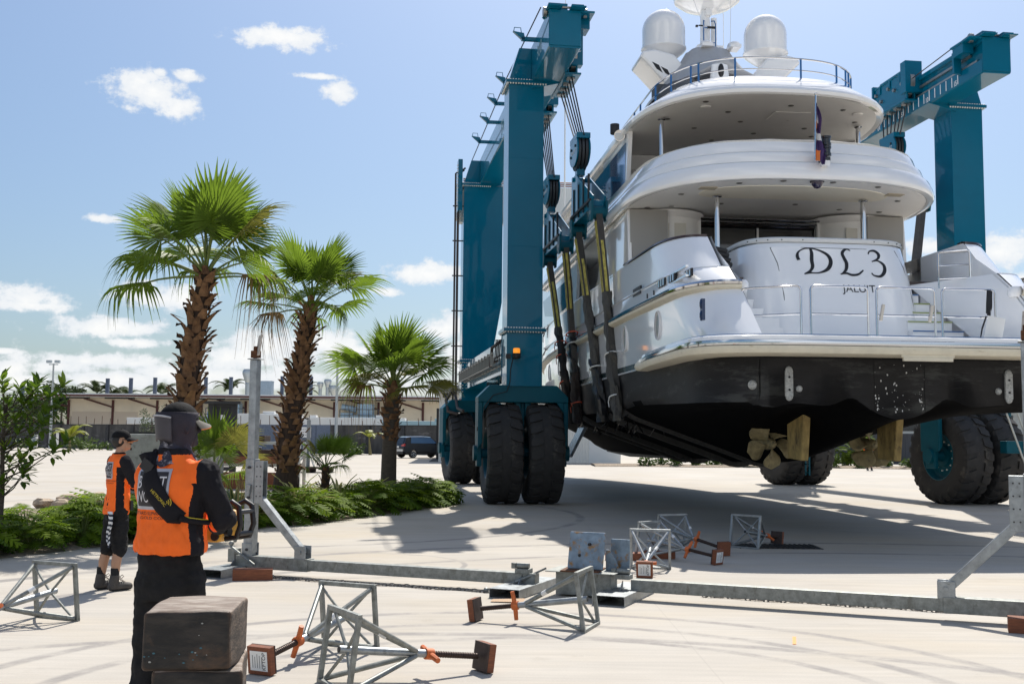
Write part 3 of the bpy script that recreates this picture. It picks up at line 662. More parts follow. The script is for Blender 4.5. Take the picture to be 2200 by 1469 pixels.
# topside knuckle and rubbing strake
for s in (-1, 1):
    p = hull_path(4.2, 0, s); sd_ = 1 if s > 0 else -1
    # a path running from the stern quarter forward: outward is away from the centreline
    c = MB(); sweep(c, p, [(-.02, 4.12), (.05, 4.13), (.11, 4.17), (.12, 4.215), (-.02, 4.22)], side=sd_); c.poly([(x, y, z) for x, y, z in ()]) if False else None
    c.build('rubbing_strake', creamrub, yacht)
    c = MB(); sweep(c, p, [(.0, 4.221), (.125, 4.222), (.135, 4.26), (.12, 4.295), (-.01, 4.305)], side=sd_); c.build('steel_strake_cap', chrome, yacht)
    c = MB(); e = p[0]; c.lathe([(.001, 0), (.1, 0), (.13, .05), (.13, .13), (.1, .18), (.001, .18)], 16, Matrix.Translation((e[0] - s * .02, e[1] + .06, 4.12))); c.build('strake_end', gel, yacht)
    # stainless bead on the second knuckle
    c = MB(); sweep(c, hull_path(4.62, 0, s), [(.0, 4.585), (.018, 4.6), (.012, 4.625), (-.03, 4.632)], side=sd_); c.build('knuckle_bead', gel, yacht)
    # hull windows (oval portlights), louvres, fairlead
    def side_at(q, z, inset=0):
        p = hull_path(z, inset, s)
        for a, b in zip(p, p[1:]):
            if a[1] <= q <= b[1]: f = (q - a[1]) / (b[1] - a[1]); return a[0] + (b[0] - a[0]) * f
        return s * 3.2
    for q in (3.3, 6.1, 9.8, 13.0, 15.6, 18.5):
        x = side_at(q, 3.8); pt = MB(); M = Matrix.Translation((x, q, 3.78)) @ Matrix.Rotation(PI / 2, 4, 'Y') @ Matrix.Diagonal((1, .72, 1, 1))
        pt.lathe([(.25, -.03), (.265, -.03), (.275, .0), (.27, .035), (.235, .035), (.225, -.02)], 28, M)
        o = pt.build('porthole', gel, yacht); pg = MB(); pg.lathe([(.0, .012 * s), (.235, .012 * s)], 28, M); pg.build('porthole_glass', mat('blind_grey_glass', (.45, .43, .38), .08, coat=.6), o)
    lv = MB(); z = 4.60
    for k, q in enumerate((1.75, 2.35, 2.95)):
        x = side_at(q, 4.5); lv.box((x + s * .004, q, 4.52), (.03, .5, .13), mi=0)
        for e in range(3): lv.tube((x + s * .025, q - .17 + e * .17, 4.46), (x + s * .025, q - .17 + e * .17, 4.58), .02, n=8, mi=1)
    x = side_at(2.3, 4.6); lv.box((x + s * .01, 2.3, 4.60), (.05, 1.8, .035), mi=1); lv.box((x + s * .01, 2.3, 4.44), (.05, 1.8, .03), mi=1)
    lv.build('steel_fairlead', [ink, chrome], yacht)
    for q in (4.05, 3.55):
        x = side_at(q, 4.4); k = MB(); k.box((x + s * .006, q, 4.42), (.02, .05, .09)); k.build('hull_vent', ink, yacht)
    lp = MB(); x = side_at(.25, 3.75); lp.ball((x + s * .02, .30, 3.82), (.03, .05, .09), 10); lp.ball((x + s * .02, .30, 3.64), (.03, .05, .09), 10); lp.box((x + s * .0, .3, 3.73), (.05, .12, .34)); lp.build('dock_light', [mat('navy_plastic', (.01, .03, .09), .2)], yacht)
    hw_ = MB(); hw_.box((side_at(4.6, 4.6) + s * .0, 4.9, 4.62), (.03, .7, .16)); hw_.build('hawse_slot', ink, yacht)
# boot stripe and bottom
def hbb(q): return 3.17 - .85 * (1 - math.sqrt(max(0, 1 - max(0, 1 - (q - .25) / 1.35) ** 2)))
def bottom_sec(q, s):
    k = min(1, max(0, (q - .3) / 5.5)); f = min(1, max(0, (q - 15) / 16.5)); w_ = 1 - f ** 1.8
    A = [(0, 2.03), (.5, 2.12), (1.05, 2.36), (1.6, 2.24), (2.35, 2.27), (2.85, 2.2), (3.12, 2.28)]
    kz = 1.22 if q < 24 else 1.22 + (q - 24) ** 2 * .02
    if 7 <= q < 24: kz = 1.16
    Bt = [(0, kz), (.5, kz + .16), (1.05, kz + .36), (1.6, kz + .55), (2.3, kz + .80), (2.8, kz + .98), (3.08, kz + 1.14)]
    def dense(P):
        o = []
        for i in range(len(P) - 1):
            p0, p1, p2, p3 = P[max(i - 1, 0)], P[i], P[i + 1], P[min(i + 2, len(P) - 1)]
            if i == 0: p0 = (-p2[0], p2[1])
            for t in (0, .25, .5, .75): o.append(tuple(.5 * (2 * b_ + (c_ - a_) * t + (2 * a_ - 5 * b_ + 4 * c_ - d_) * t * t + (3 * b_ - a_ - 3 * c_ + d_) * t ** 3) for a_, b_, c_, d_ in zip(p0, p1, p2, p3)))
        return o + [P[-1]]
    pts = []
    for (a, za), (b, zb_) in zip(dense(A), dense(Bt)):
        e = k * k * (3 - 2 * k); pts.append(((a * (1 - e) + b * e) * w_, za * (1 - e) + zb_ * e))
    return [(s * x * min(1, hbb(q) / 3.14), q, z) for x, z in pts]
QS = [.25, .258, .28, .33, .42, .55, .75, 1.0, 1.3, 1.6, 2, 3, 4, 5, 5.8, 7, 9, 11, 13, 15, 17, 19, 21, 23, 25, 27, 29, 30.5, 31.4]
mb = MB()
def side_hb(q, z):
    p = hull_path(z, 0, 1, q0=-.3)
    for a, b in zip(p, p[1:]):
        if a[1] <= q <= b[1]: f = (q - a[1]) / (b[1] - a[1] + 1e-9); return a[0] + (b[0] - a[0]) * f
    return .03
for s in (-1, 1):
    rows = [bottom_sec(q, s) + [(s * (max(side_hb(q, 3.05), abs(bottom_sec(q, s)[-1][0]) * .9) if q > 1.7 else hbb(q)) * (.985 if z < 3 else .998), q, z) for z in (2.45, 2.75, 3.05)] for q in QS]
    mb.grid(rows, 0, True, s < 0)
    tr = rows[0]; c = [(0, .25, 3.05)]
    mb.grid([tr, [(x, y, 3.08) for x, y, z in tr]], 0, False, s > 0)
hb_o = mb.build('hull_bottom', [hullblk, blkshade], yacht, weld=True)
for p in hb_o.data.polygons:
    if abs(p.normal.z) > .45 and p.center.z < 2.5: p.material_index = 1  # downward faces take the black with shade painted in
mb = MB()
for s in (-1, 1):
    for z0, z1, mi in ((3.05, 3.085, 0), (3.085, 3.2, 1)):
        p = [(x, y) for x, y in hull_path(3.15, 0, s) if y > 3.6]; sweep(mb, p, [(.004, z0), (.006, z1)], mi, side=1 if s > 0 else -1)
mb.build('boot_stripe', [gel, mat('dark_green_stripe', (.01, .028, .03), .25, coat=.4)], yacht)
k = MB(); k.prism([(6.4, 1.24), (6.9, .98 + .2), (20, 1.08), (24, 1.2), (24, 1.4), (6.4, 1.5)], -.16, .16, lambda u, v, w: (w, u, v)); k.build('keel_skeg', hullblk, yacht, fixn=True)
# swim platform
def plat_path(off=0, qend=4.3):
    w_ = 3.45 + off; pts = [(-w_ + .14, qend), (-w_ + .04, 3.2)]
    n = 5.0; qc, qaft = 1.7, -.48 - off
    for kk in range(33):
        th = -PI / 2 + PI * kk / 32; c_, s_ = math.cos(th), math.sin(th)
        pts.append((w_ * math.copysign(abs(s_) ** (2 / n), s_), qc - (qc - qaft) * abs(c_) ** (2 / n)))
    return pts + [(w_ - .04, 3.2), (w_ - .14, qend)]
pp = plat_path()
mb = MB(); sweep(mb, pp, [(-.5, 3.30), (-.06, 3.295), (.0, 3.27), (.01, 3.215)]); mb.poly([(x, y, 3.298) for x, y in plat_path(-.45)]); mb.build('swim_platform', gel, yacht)
mb = MB(); sweep(mb, pp, [(.0, 3.216), (.03, 3.21), (.035, 3.17), (.03, 3.135), (0, 3.13)]); mb.build('platform_steel_strip', chrome, yacht)
mb = MB(); sweep(mb, pp, [(.0, 3.131), (.045, 3.12), (.05, 3.07), (.02, 3.01), (-.05, 2.985), (-.5, 2.985)])
for e in (0, -1):
    x, y = pp[e]; sg = -1 if e == 0 else 1; mb.ball((x - sg * .02, y, 3.1), (.08, .5, .11), 12)
mb.build('platform_rubbing_strake', creamrub, yacht)
mb = MB(); mb.poly([(x, y, 2.985) for x, y in plat_path(-.4)][::-1]); mb.build('platform_underside', hullblk, yacht)
mb = MB(); mb.box((.12, -.475, 3.09), (.86, .03, .24)); mb.box((.12, -.475, 2.94), (.8, .05, .06)); mb.box((.12, -.48, 3.19), (.86, .03, .06), mi=1); mb.build('platform_hatch', [creamrub, zinc], yacht, bevel=.006)
mb = MB(); sweep(mb, plat_path(-.10), [(.0, 3.302), (.0, 3.312), (-.05, 3.312)]); mb.build('platform_tape_edge', bluetape, yacht)
# transom bustle with door seams and name
def tr_path(z, off=0):
    e = (z - 3.3) / 2.08; w_ = 1.70 - .1 * e + off; q0 = 2.25 + .62 * e - .1 * math.sin(PI * e) - off; pts = []
    n = 4.2; d = 1.4
    for kk in range(29):
        th = -PI / 2 + PI * kk / 28; pts.append((w_ * math.copysign(abs(math.sin(th)) ** (2 / n), th), q0 + d - d * abs(math.cos(th)) ** (2 / n)))
    return pts
mb = MB(); zs = [3.28, 3.5, 3.8, 4.1, 4.4, 4.7, 5.0, 5.2, 5.30]
rows = [[(x, y, z) for x, y in tr_path(z)] for z in zs] + [[(x, y, 5.36) for x, y in tr_path(5.36, -.05)], [(x, y, 5.38) for x, y in tr_path(5.38, -.18)]]
mb.grid(rows, 0, True); mb.poly([(x, y, 5.378) for x, y in tr_path(5.38, -.17)]); mb.build('transom', gel, yacht)
mb = MB(); sweep(mb, tr_path(5.36, 0), [(.012, 5.33), (.03, 5.35), (.03, 5.40), (-.02, 5.43), (-.3, 5.44)])
mb.build('sunpad_cover', mat('white_canvas_cover', (.7, .7, .68), .8, bump=.3, bscale=15), yacht)
sn = MB()
for i in range(9): x, y = tr_path(5.37, .035)[5 + i * 2 + (1 if i > 4 else 0)]; sn.ball((x, y, 5.37), .013, 6)
sn.build('cover_stud', ink, yacht)
def on_transom(x, z):
    p = tr_path(z)
    for a, b in zip(p, p[1:]):
        if a[0] <= x <= b[0]: f = (x - a[0]) / (b[0] - a[0] + 1e-9); return a[1] + (b[1] - a[1]) * f
    return p[0][1]
def TP(x, z, off=.004): return (x, on_transom(x, z) - off, z)
sm = MB()
for xs, zs_ in (((-1.18, -1.10, -1.07, -1.06), (5.22, 4.9, 4.3, 3.34)), ((1.22, 1.36, 1.44, 1.46), (5.22, 4.9, 4.3, 3.34))):
    sm.pipe([TP(x, z, .0) for x, z in zip(xs, zs_)], .007, 6)
sm.pipe([TP(x, 5.22, 0) for x in (-1.18, -.6, 0, .6, 1.22)], .005, 6); sm.build('garage_door_seam', ink, yacht)
# name: hand-drawn swash capitals as ribbons of varying width
def ribbon(mb, pts, ws, fn, n=40):
    def cr(p0, p1, p2, p3, t): return tuple(.5 * (2 * b + (c - a) * t + (2 * a - 5 * b + 4 * c - d) * t * t + (3 * b - a - 3 * c + d) * t ** 3) for a, b, c, d in zip(p0, p1, p2, p3))
    q = [tuple(p) + (w,) for p, w in zip(pts, ws)]; q = [q[0]] + q + [q[-1]]; out = []
    for i in range(len(q) - 3):
        for j in range(8): out.append(cr(q[i], q[i + 1], q[i + 2], q[i + 3], j / 8))
    out.append(q[-1]); L_, Rr = [], []
    for i in range(len(out)):
        a = out[max(i - 1, 0)]; b = out[min(i + 1, len(out) - 1)]; dx, dy = b[0] - a[0], b[1] - a[1]; l = math.hypot(dx, dy) or 1; w = out[i][2] / 2
        L_.append(fn(out[i][0] - dy / l * w, out[i][1] + dx / l * w)); Rr.append(fn(out[i][0] + dy / l * w, out[i][1] - dx / l * w))
    mb.grid([L_, Rr], 0, False)
nm = MB(); S = .49
def NF(ox): return lambda x, y: TP(ox + x * S, 4.70 + y * S, .006)
f = NF(-.74)
ribbon(nm, [(.06, .55), (.03, .72), (.12, .9), (.4, 1.03), (.8, 1.0), (1.18, .8), (1.28, .52), (1.12, .22), (.78, .06), (.45, .04), (.18, 0)], [.13, .12, .06, .05, .06, .12, .15, .13, .06, .05, .05], f)
ribbon(nm, [(.58, 1.02), (.60, .85), (.55, .55), (.54, .3), (.42, .12), (.2, .0), (.34, .06), (.5, .06)], [.09, .13, .14, .13, .09, .05, .04, .04], f)
f = NF(-.0)
ribbon(nm, [(.62, .98), (.5, 1.04), (.36, .98), (.28, .85), (.32, .66), (.37, .45), (.3, .2), (.12, .03)], [.05, .06, .1, .12, .13, .14, .11, .05], f)
ribbon(nm, [(.06, .02), (.3, .06), (.5, .0), (.75, .03), (.98, .2)], [.05, .08, .09, .08, .05], f)
f = NF(.60)
ribbon(nm, [(.08, .86), (.16, .98), (.36, 1.0), (.5, .86), (.42, .68), (.16, .56)], [.05, .06, .1, .13, .08, .04], f)
ribbon(nm, [(.16, .56), (.4, .6), (.62, .44), (.6, .18), (.4, -.02), (.15, .0), (.06, .1)], [.04, .06, .12, .14, .1, .06, .05], f)
nm.build('yacht_name', ink, yacht)
tx = MB(); add_text(tx, 'JALUIT', .20, lambda x, y: TP(.34 + x, 4.37 + y, .006), sx=1.05); tx.build('home_port', ink, yacht)
# steps both sides, and the wing walls beside them
for s in (-1, 1):
    st = MB(); nz_ = MB(); edge = []
    for i in range(7):
        z = 3.48 + i * .19; q = 2.0 + i * .2; r1 = 2.26 - .11 * i; st.box((s * (1.2 + r1) / 2, q + .6, (3.3 + z) / 2), (r1 - 1.2, 1.2, z - 3.3)); edge.append((s * r1, q, z))
        if s > 0: nz_.box(((1.2 + r1) / 2, q - .012, z - .015), (r1 - 1.2, .03, .018), mi=(0, 0, 1, 1, 1, 0, 0)[i])
    st.build('stern_steps', gel, yacht)
    if s > 0: nz_.build('step_edge_tape', [bluetape, mat('lime_tape', (.28, .34, .08), .6)], yacht)
    st = MB(); edge = [(s * 2.30, 1.9, 3.30)] + edge; st.grid([edge, [(s * 2.372, max(qa(z) + .1, .1), z) for x, y, z in edge]], 0, True); st.box((s * 2.1, 3.6, 3.95), (.5, .8, 1.3)); st.build('stair_side_wall', gel, yacht)
gr = MB()
for x, w_ in ((1.98, .5),):
    a, b = (1.76, 2.3, 4.5), (2.2, 2.0, 4.5)
    for z in (4.62, 4.86, 5.1): gr.pipe([(a[0], a[1], z), (b[0], b[1], z)], .016, 8)
    gr.pipe([(a[0], a[1], 4.45), (a[0], a[1], 5.08), (a[0] + .04, a[1] - .03, 5.12), (b[0] - .04, b[1] + .03, 5.12), (b[0], b[1], 5.08), (b[0], b[1], 4.45)], .02, 8)
gr.build('stair_gate', chrome, yacht)
bk = MB(); 
for i in range(4): bk.box((-2.02 - i * .03, 3.0 - i * .0, 4.92 + i * .085), (.3, .1, .08), Matrix.Rotation(R(12), 3, 'Y'))
bk.build('black_cushion', ink, yacht, bevel=.02)
# stanchion rails on the platform
def hoop(mb, a, b, z0=3.3, z1=4.14, r=.019):
    a, b = V3((*a, 0)), V3((*b, 0)); d = (b - a).normalized(); pts = [a + V3((0, 0, z0)), a + V3((0, 0, z1 - .06)), a + d * .02 + V3((0, 0, z1 - .02)), a + d * .06 + V3((0, 0, z1)), b - d * .06 + V3((0, 0, z1)), b - d * .02 + V3((0, 0, z1 - .02)), b + V3((0, 0, z1 - .06)), b + V3((0, 0, z0))]
    mb.pipe(pts, r, 10); mb.pipe([a + V3((0, 0, 3.69)), b + V3((0, 0, 3.69))], r * .85, 8)
for a, b in (((-2.42, .75), (-1.62, .22)), ((-1.47, .2), (-.52, .2)), ((-.38, .2), (.6, .2)), ((.72, .2), (1.62, .2))):
    h = MB(); hoop(h, a, b); o = h.build('platform_rail', chrome, yacht)
    if a[0] == -.38:
        k = MB()
        for e in (-.3, .52): k.bar((e - .02, .19, 3.6), (e + .03, .19, 3.86), .04, .05)
        k.build('gate_latch', mat('latch_alloy', (.6, .55, .48), .4, .5), o)
cbm = MB()
for k in range(4): cbm.pipe([(1.52 - .014 * k, .17, 4.12), (1.48 - .016 * k, .12, 3.9), (1.49 - .018 * k, .14, 3.66 + .03 * k), (1.53 - .015 * k, .15, 3.85), (1.55 - .012 * k, .17, 4.12)], .011, 8)
cbm.pipe([(1.42, .12, 3.7), (1.36, .15, 3.5), (1.3, .1, 3.34), (.9, .15, 3.33)], .014, 6); cbm.build('hanging_cable', ink, yacht)
pa = MB(); pa.grid([[(1.36 + .3 * i / 4 + .02 * j, .10 - .01 * math.sin(i), 3.35 + .09 * j - .05 * i / 4) for i in range(5)] for j in range(5)], 0, True); o = pa.build('taped_notice', label_w, yacht)
# underwater gear
ub = MB()
for s in (-1, 1):
    rd = MB(); poly = [(2.0, 2.30), (2.87, 2.28), (2.85, 1.36), (2.17, 1.33)]
    rd.prism(poly, -.07, .07, lambda u, v, w: (s * .85 + w, u, v)); rd = rd.build('rudder', rudm, yacht, bevel=.025, fixn=True)
    rs = MB(); rs.tube((s * .85, 2.45, 2.15), (s * .85, 2.45, 2.5), .06, n=12); rs.build('rudder_stock', rudm, rd)
    c = V3((s * .985, 3.55, 1.62)); sh = MB(); sh.tube(c + V3((0, -.12, 0)), c + V3((0, 2.9, .42)), .055, n=12)
    sh.prism([(c.y + .35, 1.58), (c.y + .7, 1.62), (c.y + .85, 2.35), (c.y + .45, 2.35)], s * .985 - .05, s * .985 + .05, lambda u, v, w: (w, u, v)); sh.build('propeller_shaft', bronze, yacht, fixn=True)
    pr = MB(); pr.lathe([(.001, -.15), (.05, -.14), (.09, -.08), (.11, .0), (.12, .16), (.09, .18)], 20, Matrix.Translation(c) @ Matrix.Rotation(-PI / 2, 4, 'X'))
    for b in range(5):
        a0 = 2 * PI * b / 5 + (.35 if s < 0 else 1.0); rows = []
        for i in range(11):
            r = .09 + (.485 - .09) * i / 10; e = i / 10; half = (.46 + .38 * e) * math.sqrt(max(0, 1 - max(0, (e - .45) / .55) ** 2.2)) * (.55 + .9 * math.sin(min(1, e * 1.5) * PI / 2)) * .62
            row = []
            for j in range(9):
                u = j / 4 - 1; a = a0 + u * half * (.33 / max(r, .2)) ** .35 + .25 * e; row.append((c.x + r * math.sin(a), c.y + s * u * half * .26 * (1.2 - .7 * e), c.z + r * math.cos(a)))
            rows.append(row)
        pr.grid(rows, 0, True)
    o = pr.build('propeller', bronze, yacht); so = o.modifiers.new('s', 'SOLIDIFY'); so.thickness = .018
    an = MB(); an.box((s * 1.83, .235, 2.58), (.13, .05, .42)); an.ball((s * 1.83, .235, 2.37), (.065, .025, .065), 10); an.ball((s * 1.83, .235, 2.79), (.065, .025, .065), 10); an.build('zinc_anode', zinc, yacht, bevel=.02)
    bl = MB()
    for dz in (-.1, .1): bl.tube((s * 1.83, .205, 2.58 + dz), (s * 1.83, .215, 2.58 + dz), .02, n=8)
    bl.build('anode_bolt', ink, yacht)
    ud = MB(); ud.lathe([(.001, .03), (.03, .03), (.05, .015), (.055, 0)], 14, Matrix.Translation((s * 1.66, .245, 2.5)) @ Matrix.Rotation(PI / 2, 4, 'X')); ud.build('exhaust_fitting', zinc, yacht)
ud = MB(); ud.lathe([(.001, .04), (.04, .04), (.06, .02), (.075, 0)], 14, Matrix.Translation((-2.42, .245, 2.55)) @ Matrix.Rotation(PI / 2, 4, 'X')); ud.build('exhaust_fitting', zinc, yacht)
# flaked paint spots on the centre of the bottom
r_ = random.Random(3); fl = MB()
for i in range(70):
    x = -.0 + r_.uniform(-.42, .45); z = 2.12 + abs(r_.gauss(0, .35)); z = min(z, 2.9); a = r_.choice([.004, .005, .007, .014]) ; 
    if r_.random() < .5: x = -.0 + r_.choice([-.38, -.08, .38]) + r_.uniform(-.03, .03)
    if z < 2.05 + max(0, abs(x) - .05) * .35: continue
    fl.poly([(x + a * r_.uniform(.5, 1.2) * math.cos(t), .243, z + a * r_.uniform(.6, 1.9) * math.sin(t)) for t in (0, 1.2, 2.4, 3.7, 5)])
for x in (-.42, .42): fl.box((x, .247, 2.6), (.006, .004, .9), mi=1)
fl.build('flaked_paint', [mat('flaked_white', (.65, .65, .63), .8), mat('dark_seam', (.006, .006, .006), .8)], yacht)
# stabiliser fin and padded tarps under the side
fn_ = MB(); fn_.prism([(13.6, 2.0), (14.6, 2.0), (14.9, 1.2), (13.9, 1.15)], -.05, .05, lambda u, v, w: (-2.75 + w - (2.0 - v) * .45, u, v)); fn_.build('stabiliser_fin', mat('fin_grey', (.32, .36, .4), .25, .3, var=.2, vscale=5), yacht, bevel=.02, fixn=True)
# cockpit
ck = MB(); ck.box((0, 5.4, 4.66), (6.1, 4.4, .08)); ck.build('cockpit_sole', teak, yacht)
for s in (-1, 1):
    w_ = MB(); w_.lathe([(.78, 4.7), (.78, 6.5), (.84, 6.55), (.9, 6.63)], 36, Matrix.Translation((s * 2.12, 7.25, 0))); w_.build('curved_cabin_wall', cream, yacht)
    dr_ = MB(); dr_.box((s * 1.42, 7.0, 5.75), (.16, .1, 1.8)); dr_.build('door_jamb', cream, yacht)
    lk = MB(); lk.prism([(-.2, 5.1), (.2, 5.1), (.2, 6.35), (-.2, 6.35)], 0, .012, lambda u, v, w: (s * 2.0 + u * .99, 6.475 - w + u * u * .3, v)); lk.build('wall_locker_door', mat('cream_door', (.66, .63, .55), .4), yacht, bevel=.006)
dw = MB(); dw.box((0, 7.15, 5.6), (2.7, .04, 1.78)); dw.build('saloon_glass_door', glassd, yacht)
fr_ = MB(); 
for x in (-1.34, 0.0, 1.34): fr_.box((x, 7.1, 5.6), (.05, .05, 1.8))
for z, q in ((6.5, 7.0), (6.56, 6.9), (6.44, 7.05)): fr_.tube((-1.36, q, z), (1.36, q, z), .028, n=8)
fr_.build('door_frame', chrome, yacht)
pl = MB()
for s in (-1, 1):
    pl = MB(); pl.tube((s * 1.55, 5, 5.0), (s * 1.55, 5, 6.62), .055, n=16); pl.lathe([(.055, -.03), (.1, -.01), (.1, 0)], 16, Matrix.Translation((s * 1.55, 5, 6.63))); pl.build('deck_pillar', chrome, yacht)
    pl = MB(); pl.tube((s * 2.26, 6.8, 7.2), (s * 2.26, 6.8, 8.72), .05, n=16); pl.lathe([(.05, -.03), (.09, -.01), (.09, 0)], 16, Matrix.Translation((s * 2.26, 6.8, 8.73))); pl.build('deck_pillar', chrome, yacht)
# overhanging decks
def ov(w, qaft, qc, n, qf, off=0, k=41):
    pts = [(-(w + off), qf)] + [(-(w + off), qc + (qf - qc) * e) for e in (.75, .5, .25, .1)]
    for kk in range(k):
        th = -PI / 2 + PI * kk / (k - 1); pts.append(((w + off) * math.copysign(abs(math.sin(th)) ** (2 / n), th), qc - (qc - qaft + off) * abs(math.cos(th)) ** (2 / n)))
    return pts + [(w + off, qc + (qf - qc) * e) for e in (.1, .25, .5, .75, 1)]
O1 = (3.28, 3.5, 6.9, 2.9, 20); O2 = (2.85, 4.9, 8.5, 2.9, 20)
camb = lambda x, y: .09 * (1 - min(1, (x / 3.3) ** 2))
mb = MB(); sweep(mb, ov(*O1), [(-.14, 6.60), (-.05, 6.585), (.0, 6.60), (.02, 6.64), (.028, 6.68), (.0, 6.78), (-.06, 6.91), (-.085, 6.935), (-.15, 6.94), (-.19, 6.94), (-.19, 6.962), (-.165, 6.966), (-.16, 6.985), (-.215, 7.15), (-.235, 7.17), (-.30, 7.175), (-.34, 7.175), (-.34, 7.195), (-.315, 7.20), (-.31, 7.215), (-.37, 7.40), (-.41, 7.44), (-.5, 7.44), (-.52, 7.05)], zf=camb); mb.build('upper_deck_bulwark', gel, yacht)
mb = MB(); sweep(mb, ov(*O1, off=-.395), [(.0, 7.425), (.03, 7.455), (-.03, 7.475), (-.1, 7.46)], zf=lambda x, y: camb(x, y) + .006 * math.sin(x * 9 + y * 7)); mb.build('bulwark_cover', mat('white_canvas_cover', (.7, .7, .68), .8), yacht)
def soffit(O, off, z, m_, name, zf=None):
    mb = MB(); p = ov(*O, off=off); n = len(p); rows = []
    half = n // 2
    for i in range(half + 1):
        a, b = p[i], p[n - 1 - i]; rows.append([(a[0] + (b[0] - a[0]) * j / 10, a[1], z + (zf(a[0] + (b[0] - a[0]) * j / 10, a[1]) if zf else 0)) for j in range(11)])
    mb.grid(rows, 0, True); return mb.build(name, m_, yacht)
soffit(O1, -.10, 6.605, cream, 'deckhead', camb)
mb = MB(); P1 = [(1.95 * math.copysign(abs(math.cos(t)) ** .7, math.cos(t)), 4.75 - .62 * math.copysign(abs(math.sin(t)) ** .8, math.sin(t)) + .12 * math.cos(t) ** 2, 6.664 + .012) for t in [2 * PI * k / 40 for k in range(40)]]
P1 = [(x, y, 6.595 + camb(x, y)) for x, y, z in P1]; mb.poly(P1); mb.grid([P1 + P1[:1], [(x * 1.01, y + (y - 4.75) * .02, z + .04) for x, y, z in P1 + P1[:1]]], 0, True); mb.build('deckhead_panel', mat('warm_cream_panel', (.95, .90, .76), .5), yacht)
def downlights(pts, z, zf=None):
    d = MB()
    for x, y in pts: d.lathe([(.001, -.012), (.045, -.012), (.055, -.006), (.065, 0)], 12, Matrix.Translation((x, y, z + (zf(x, y) if zf else 0))))
    d.build('deck_downlight', mat('downlight', (.3, .29, .27), .3, .7), yacht)
downlights([(-1.4, 4.0), (-.6, 3.75), (.4, 3.75), (1.4, 3.95), (-2.3, 5.0), (2.3, 5.0), (-2.2, 6.2), (2.4, 6.1), (-1.2, 5.9), (.4, 5.8), (1.5, 6.1), (-2.7, 6.3)], 6.60, camb)
mb = MB()
for x, y in ((-1.9, 4.45), (2.0, 4.5)): mb.box((x, y, 6.60 + camb(x, y)), (.34, .22, .02))
mb.build('speaker_grille', mat('tan_grille', (.5, .44, .33), .8), yacht)
# upper deck floor, saloon block and roof deck
mb = MB(); mb.prism([(x, y) for x, y in ov(*O1, off=-.5)], 6.98, 7.03, lambda u, v, w: (u, v, w)); mb.build('upper_deck_floor', teak, yacht, fixn=True)
mb = MB(); sweep(mb, ov(*O2), [(-.12, 8.72), (-.02, 8.70), (.03, 8.73), (.045, 8.80), (.01, 8.86), (-.02, 8.885), (-.08, 8.89), (-.12, 8.89), (-.12, 8.91), (-.095, 8.915), (-.11, 8.935), (-.58, 9.26), (-.64, 9.285), (-.85, 9.29), (-.9, 9.29)], zf=camb); mb.build('sun_deck_edge', gel, yacht)
soffit(O2, -.1, 8.72, cream, 'deckhead', camb); soffit(O2, -.8, 9.28, gel, 'sun_deck_floor', camb)
r_ = random.Random(5)
downlights([(-1.6, 5.6), (-.9, 6.3), (.3, 5.7), (1.5, 5.8), (-.4, 7.0), (.6, 6.7), (1.2, 7.3), (-1.3, 7.6), (.2, 7.9), (-2.1, 6.9), (2.1, 6.6), (-.6, 8.6), (1.0, 8.6), (1.6, 7.9)], 8.715, camb)
mb = MB()
for x, y in ((-1.5, 5.95), (1.9, 6.0)): mb.lathe([(.001, -.03), (.1, -.025), (.12, 0)], 18, Matrix.Translation((x, y, 8.715 + camb(x, y))))
mb.box((.5, 6.4, 8.79), (.8, .6, .012)); mb.build('ceiling_speaker', cream, yacht)
mb = MB(); mb.box((0, 16.2, 7.85), (5.3, 12.4, 1.85)); mb.build('upper_saloon', gel, yacht, bevel=.05)
mb = MB(); mb.box((0, 9.97, 7.7), (4.4, .04, 1.3)); mb.build('upper_saloon_door', glassd, yacht); mb = MB()
for x in (-2.2, -.75, .75, 2.2): mb.box((x, 9.95, 7.7), (.06, .05, 1.34))
mb.build('door_frame', chrome, yacht)
for s in (-1, 1):
    sp = MB(); f_ = lambda u, v, w: (s * (2.72 + w), u, v)
    sp.prism([(7.9, 8.75), (8.0, 8.3), (8.25, 7.3), (11.0, 7.3), (11.0, 8.75)], -.05, .05, f_); o = sp.build('side_screen', gel, yacht, fixn=True)
    sp = MB(); sp.prism([(8.15, 8.55), (8.3, 7.5), (12.2, 7.5), (12.2, 8.55)], .052, .06, f_); sp.build('side_screen_glass', glassb, o, fixn=True)
    sp = MB(); sp.prism([(12.6, 7.5), (20, 7.5), (20, 8.5), (12.6, 8.5)], -.065, -.055, f_); sp.build('upper_window', glassd, yacht, fixn=True)
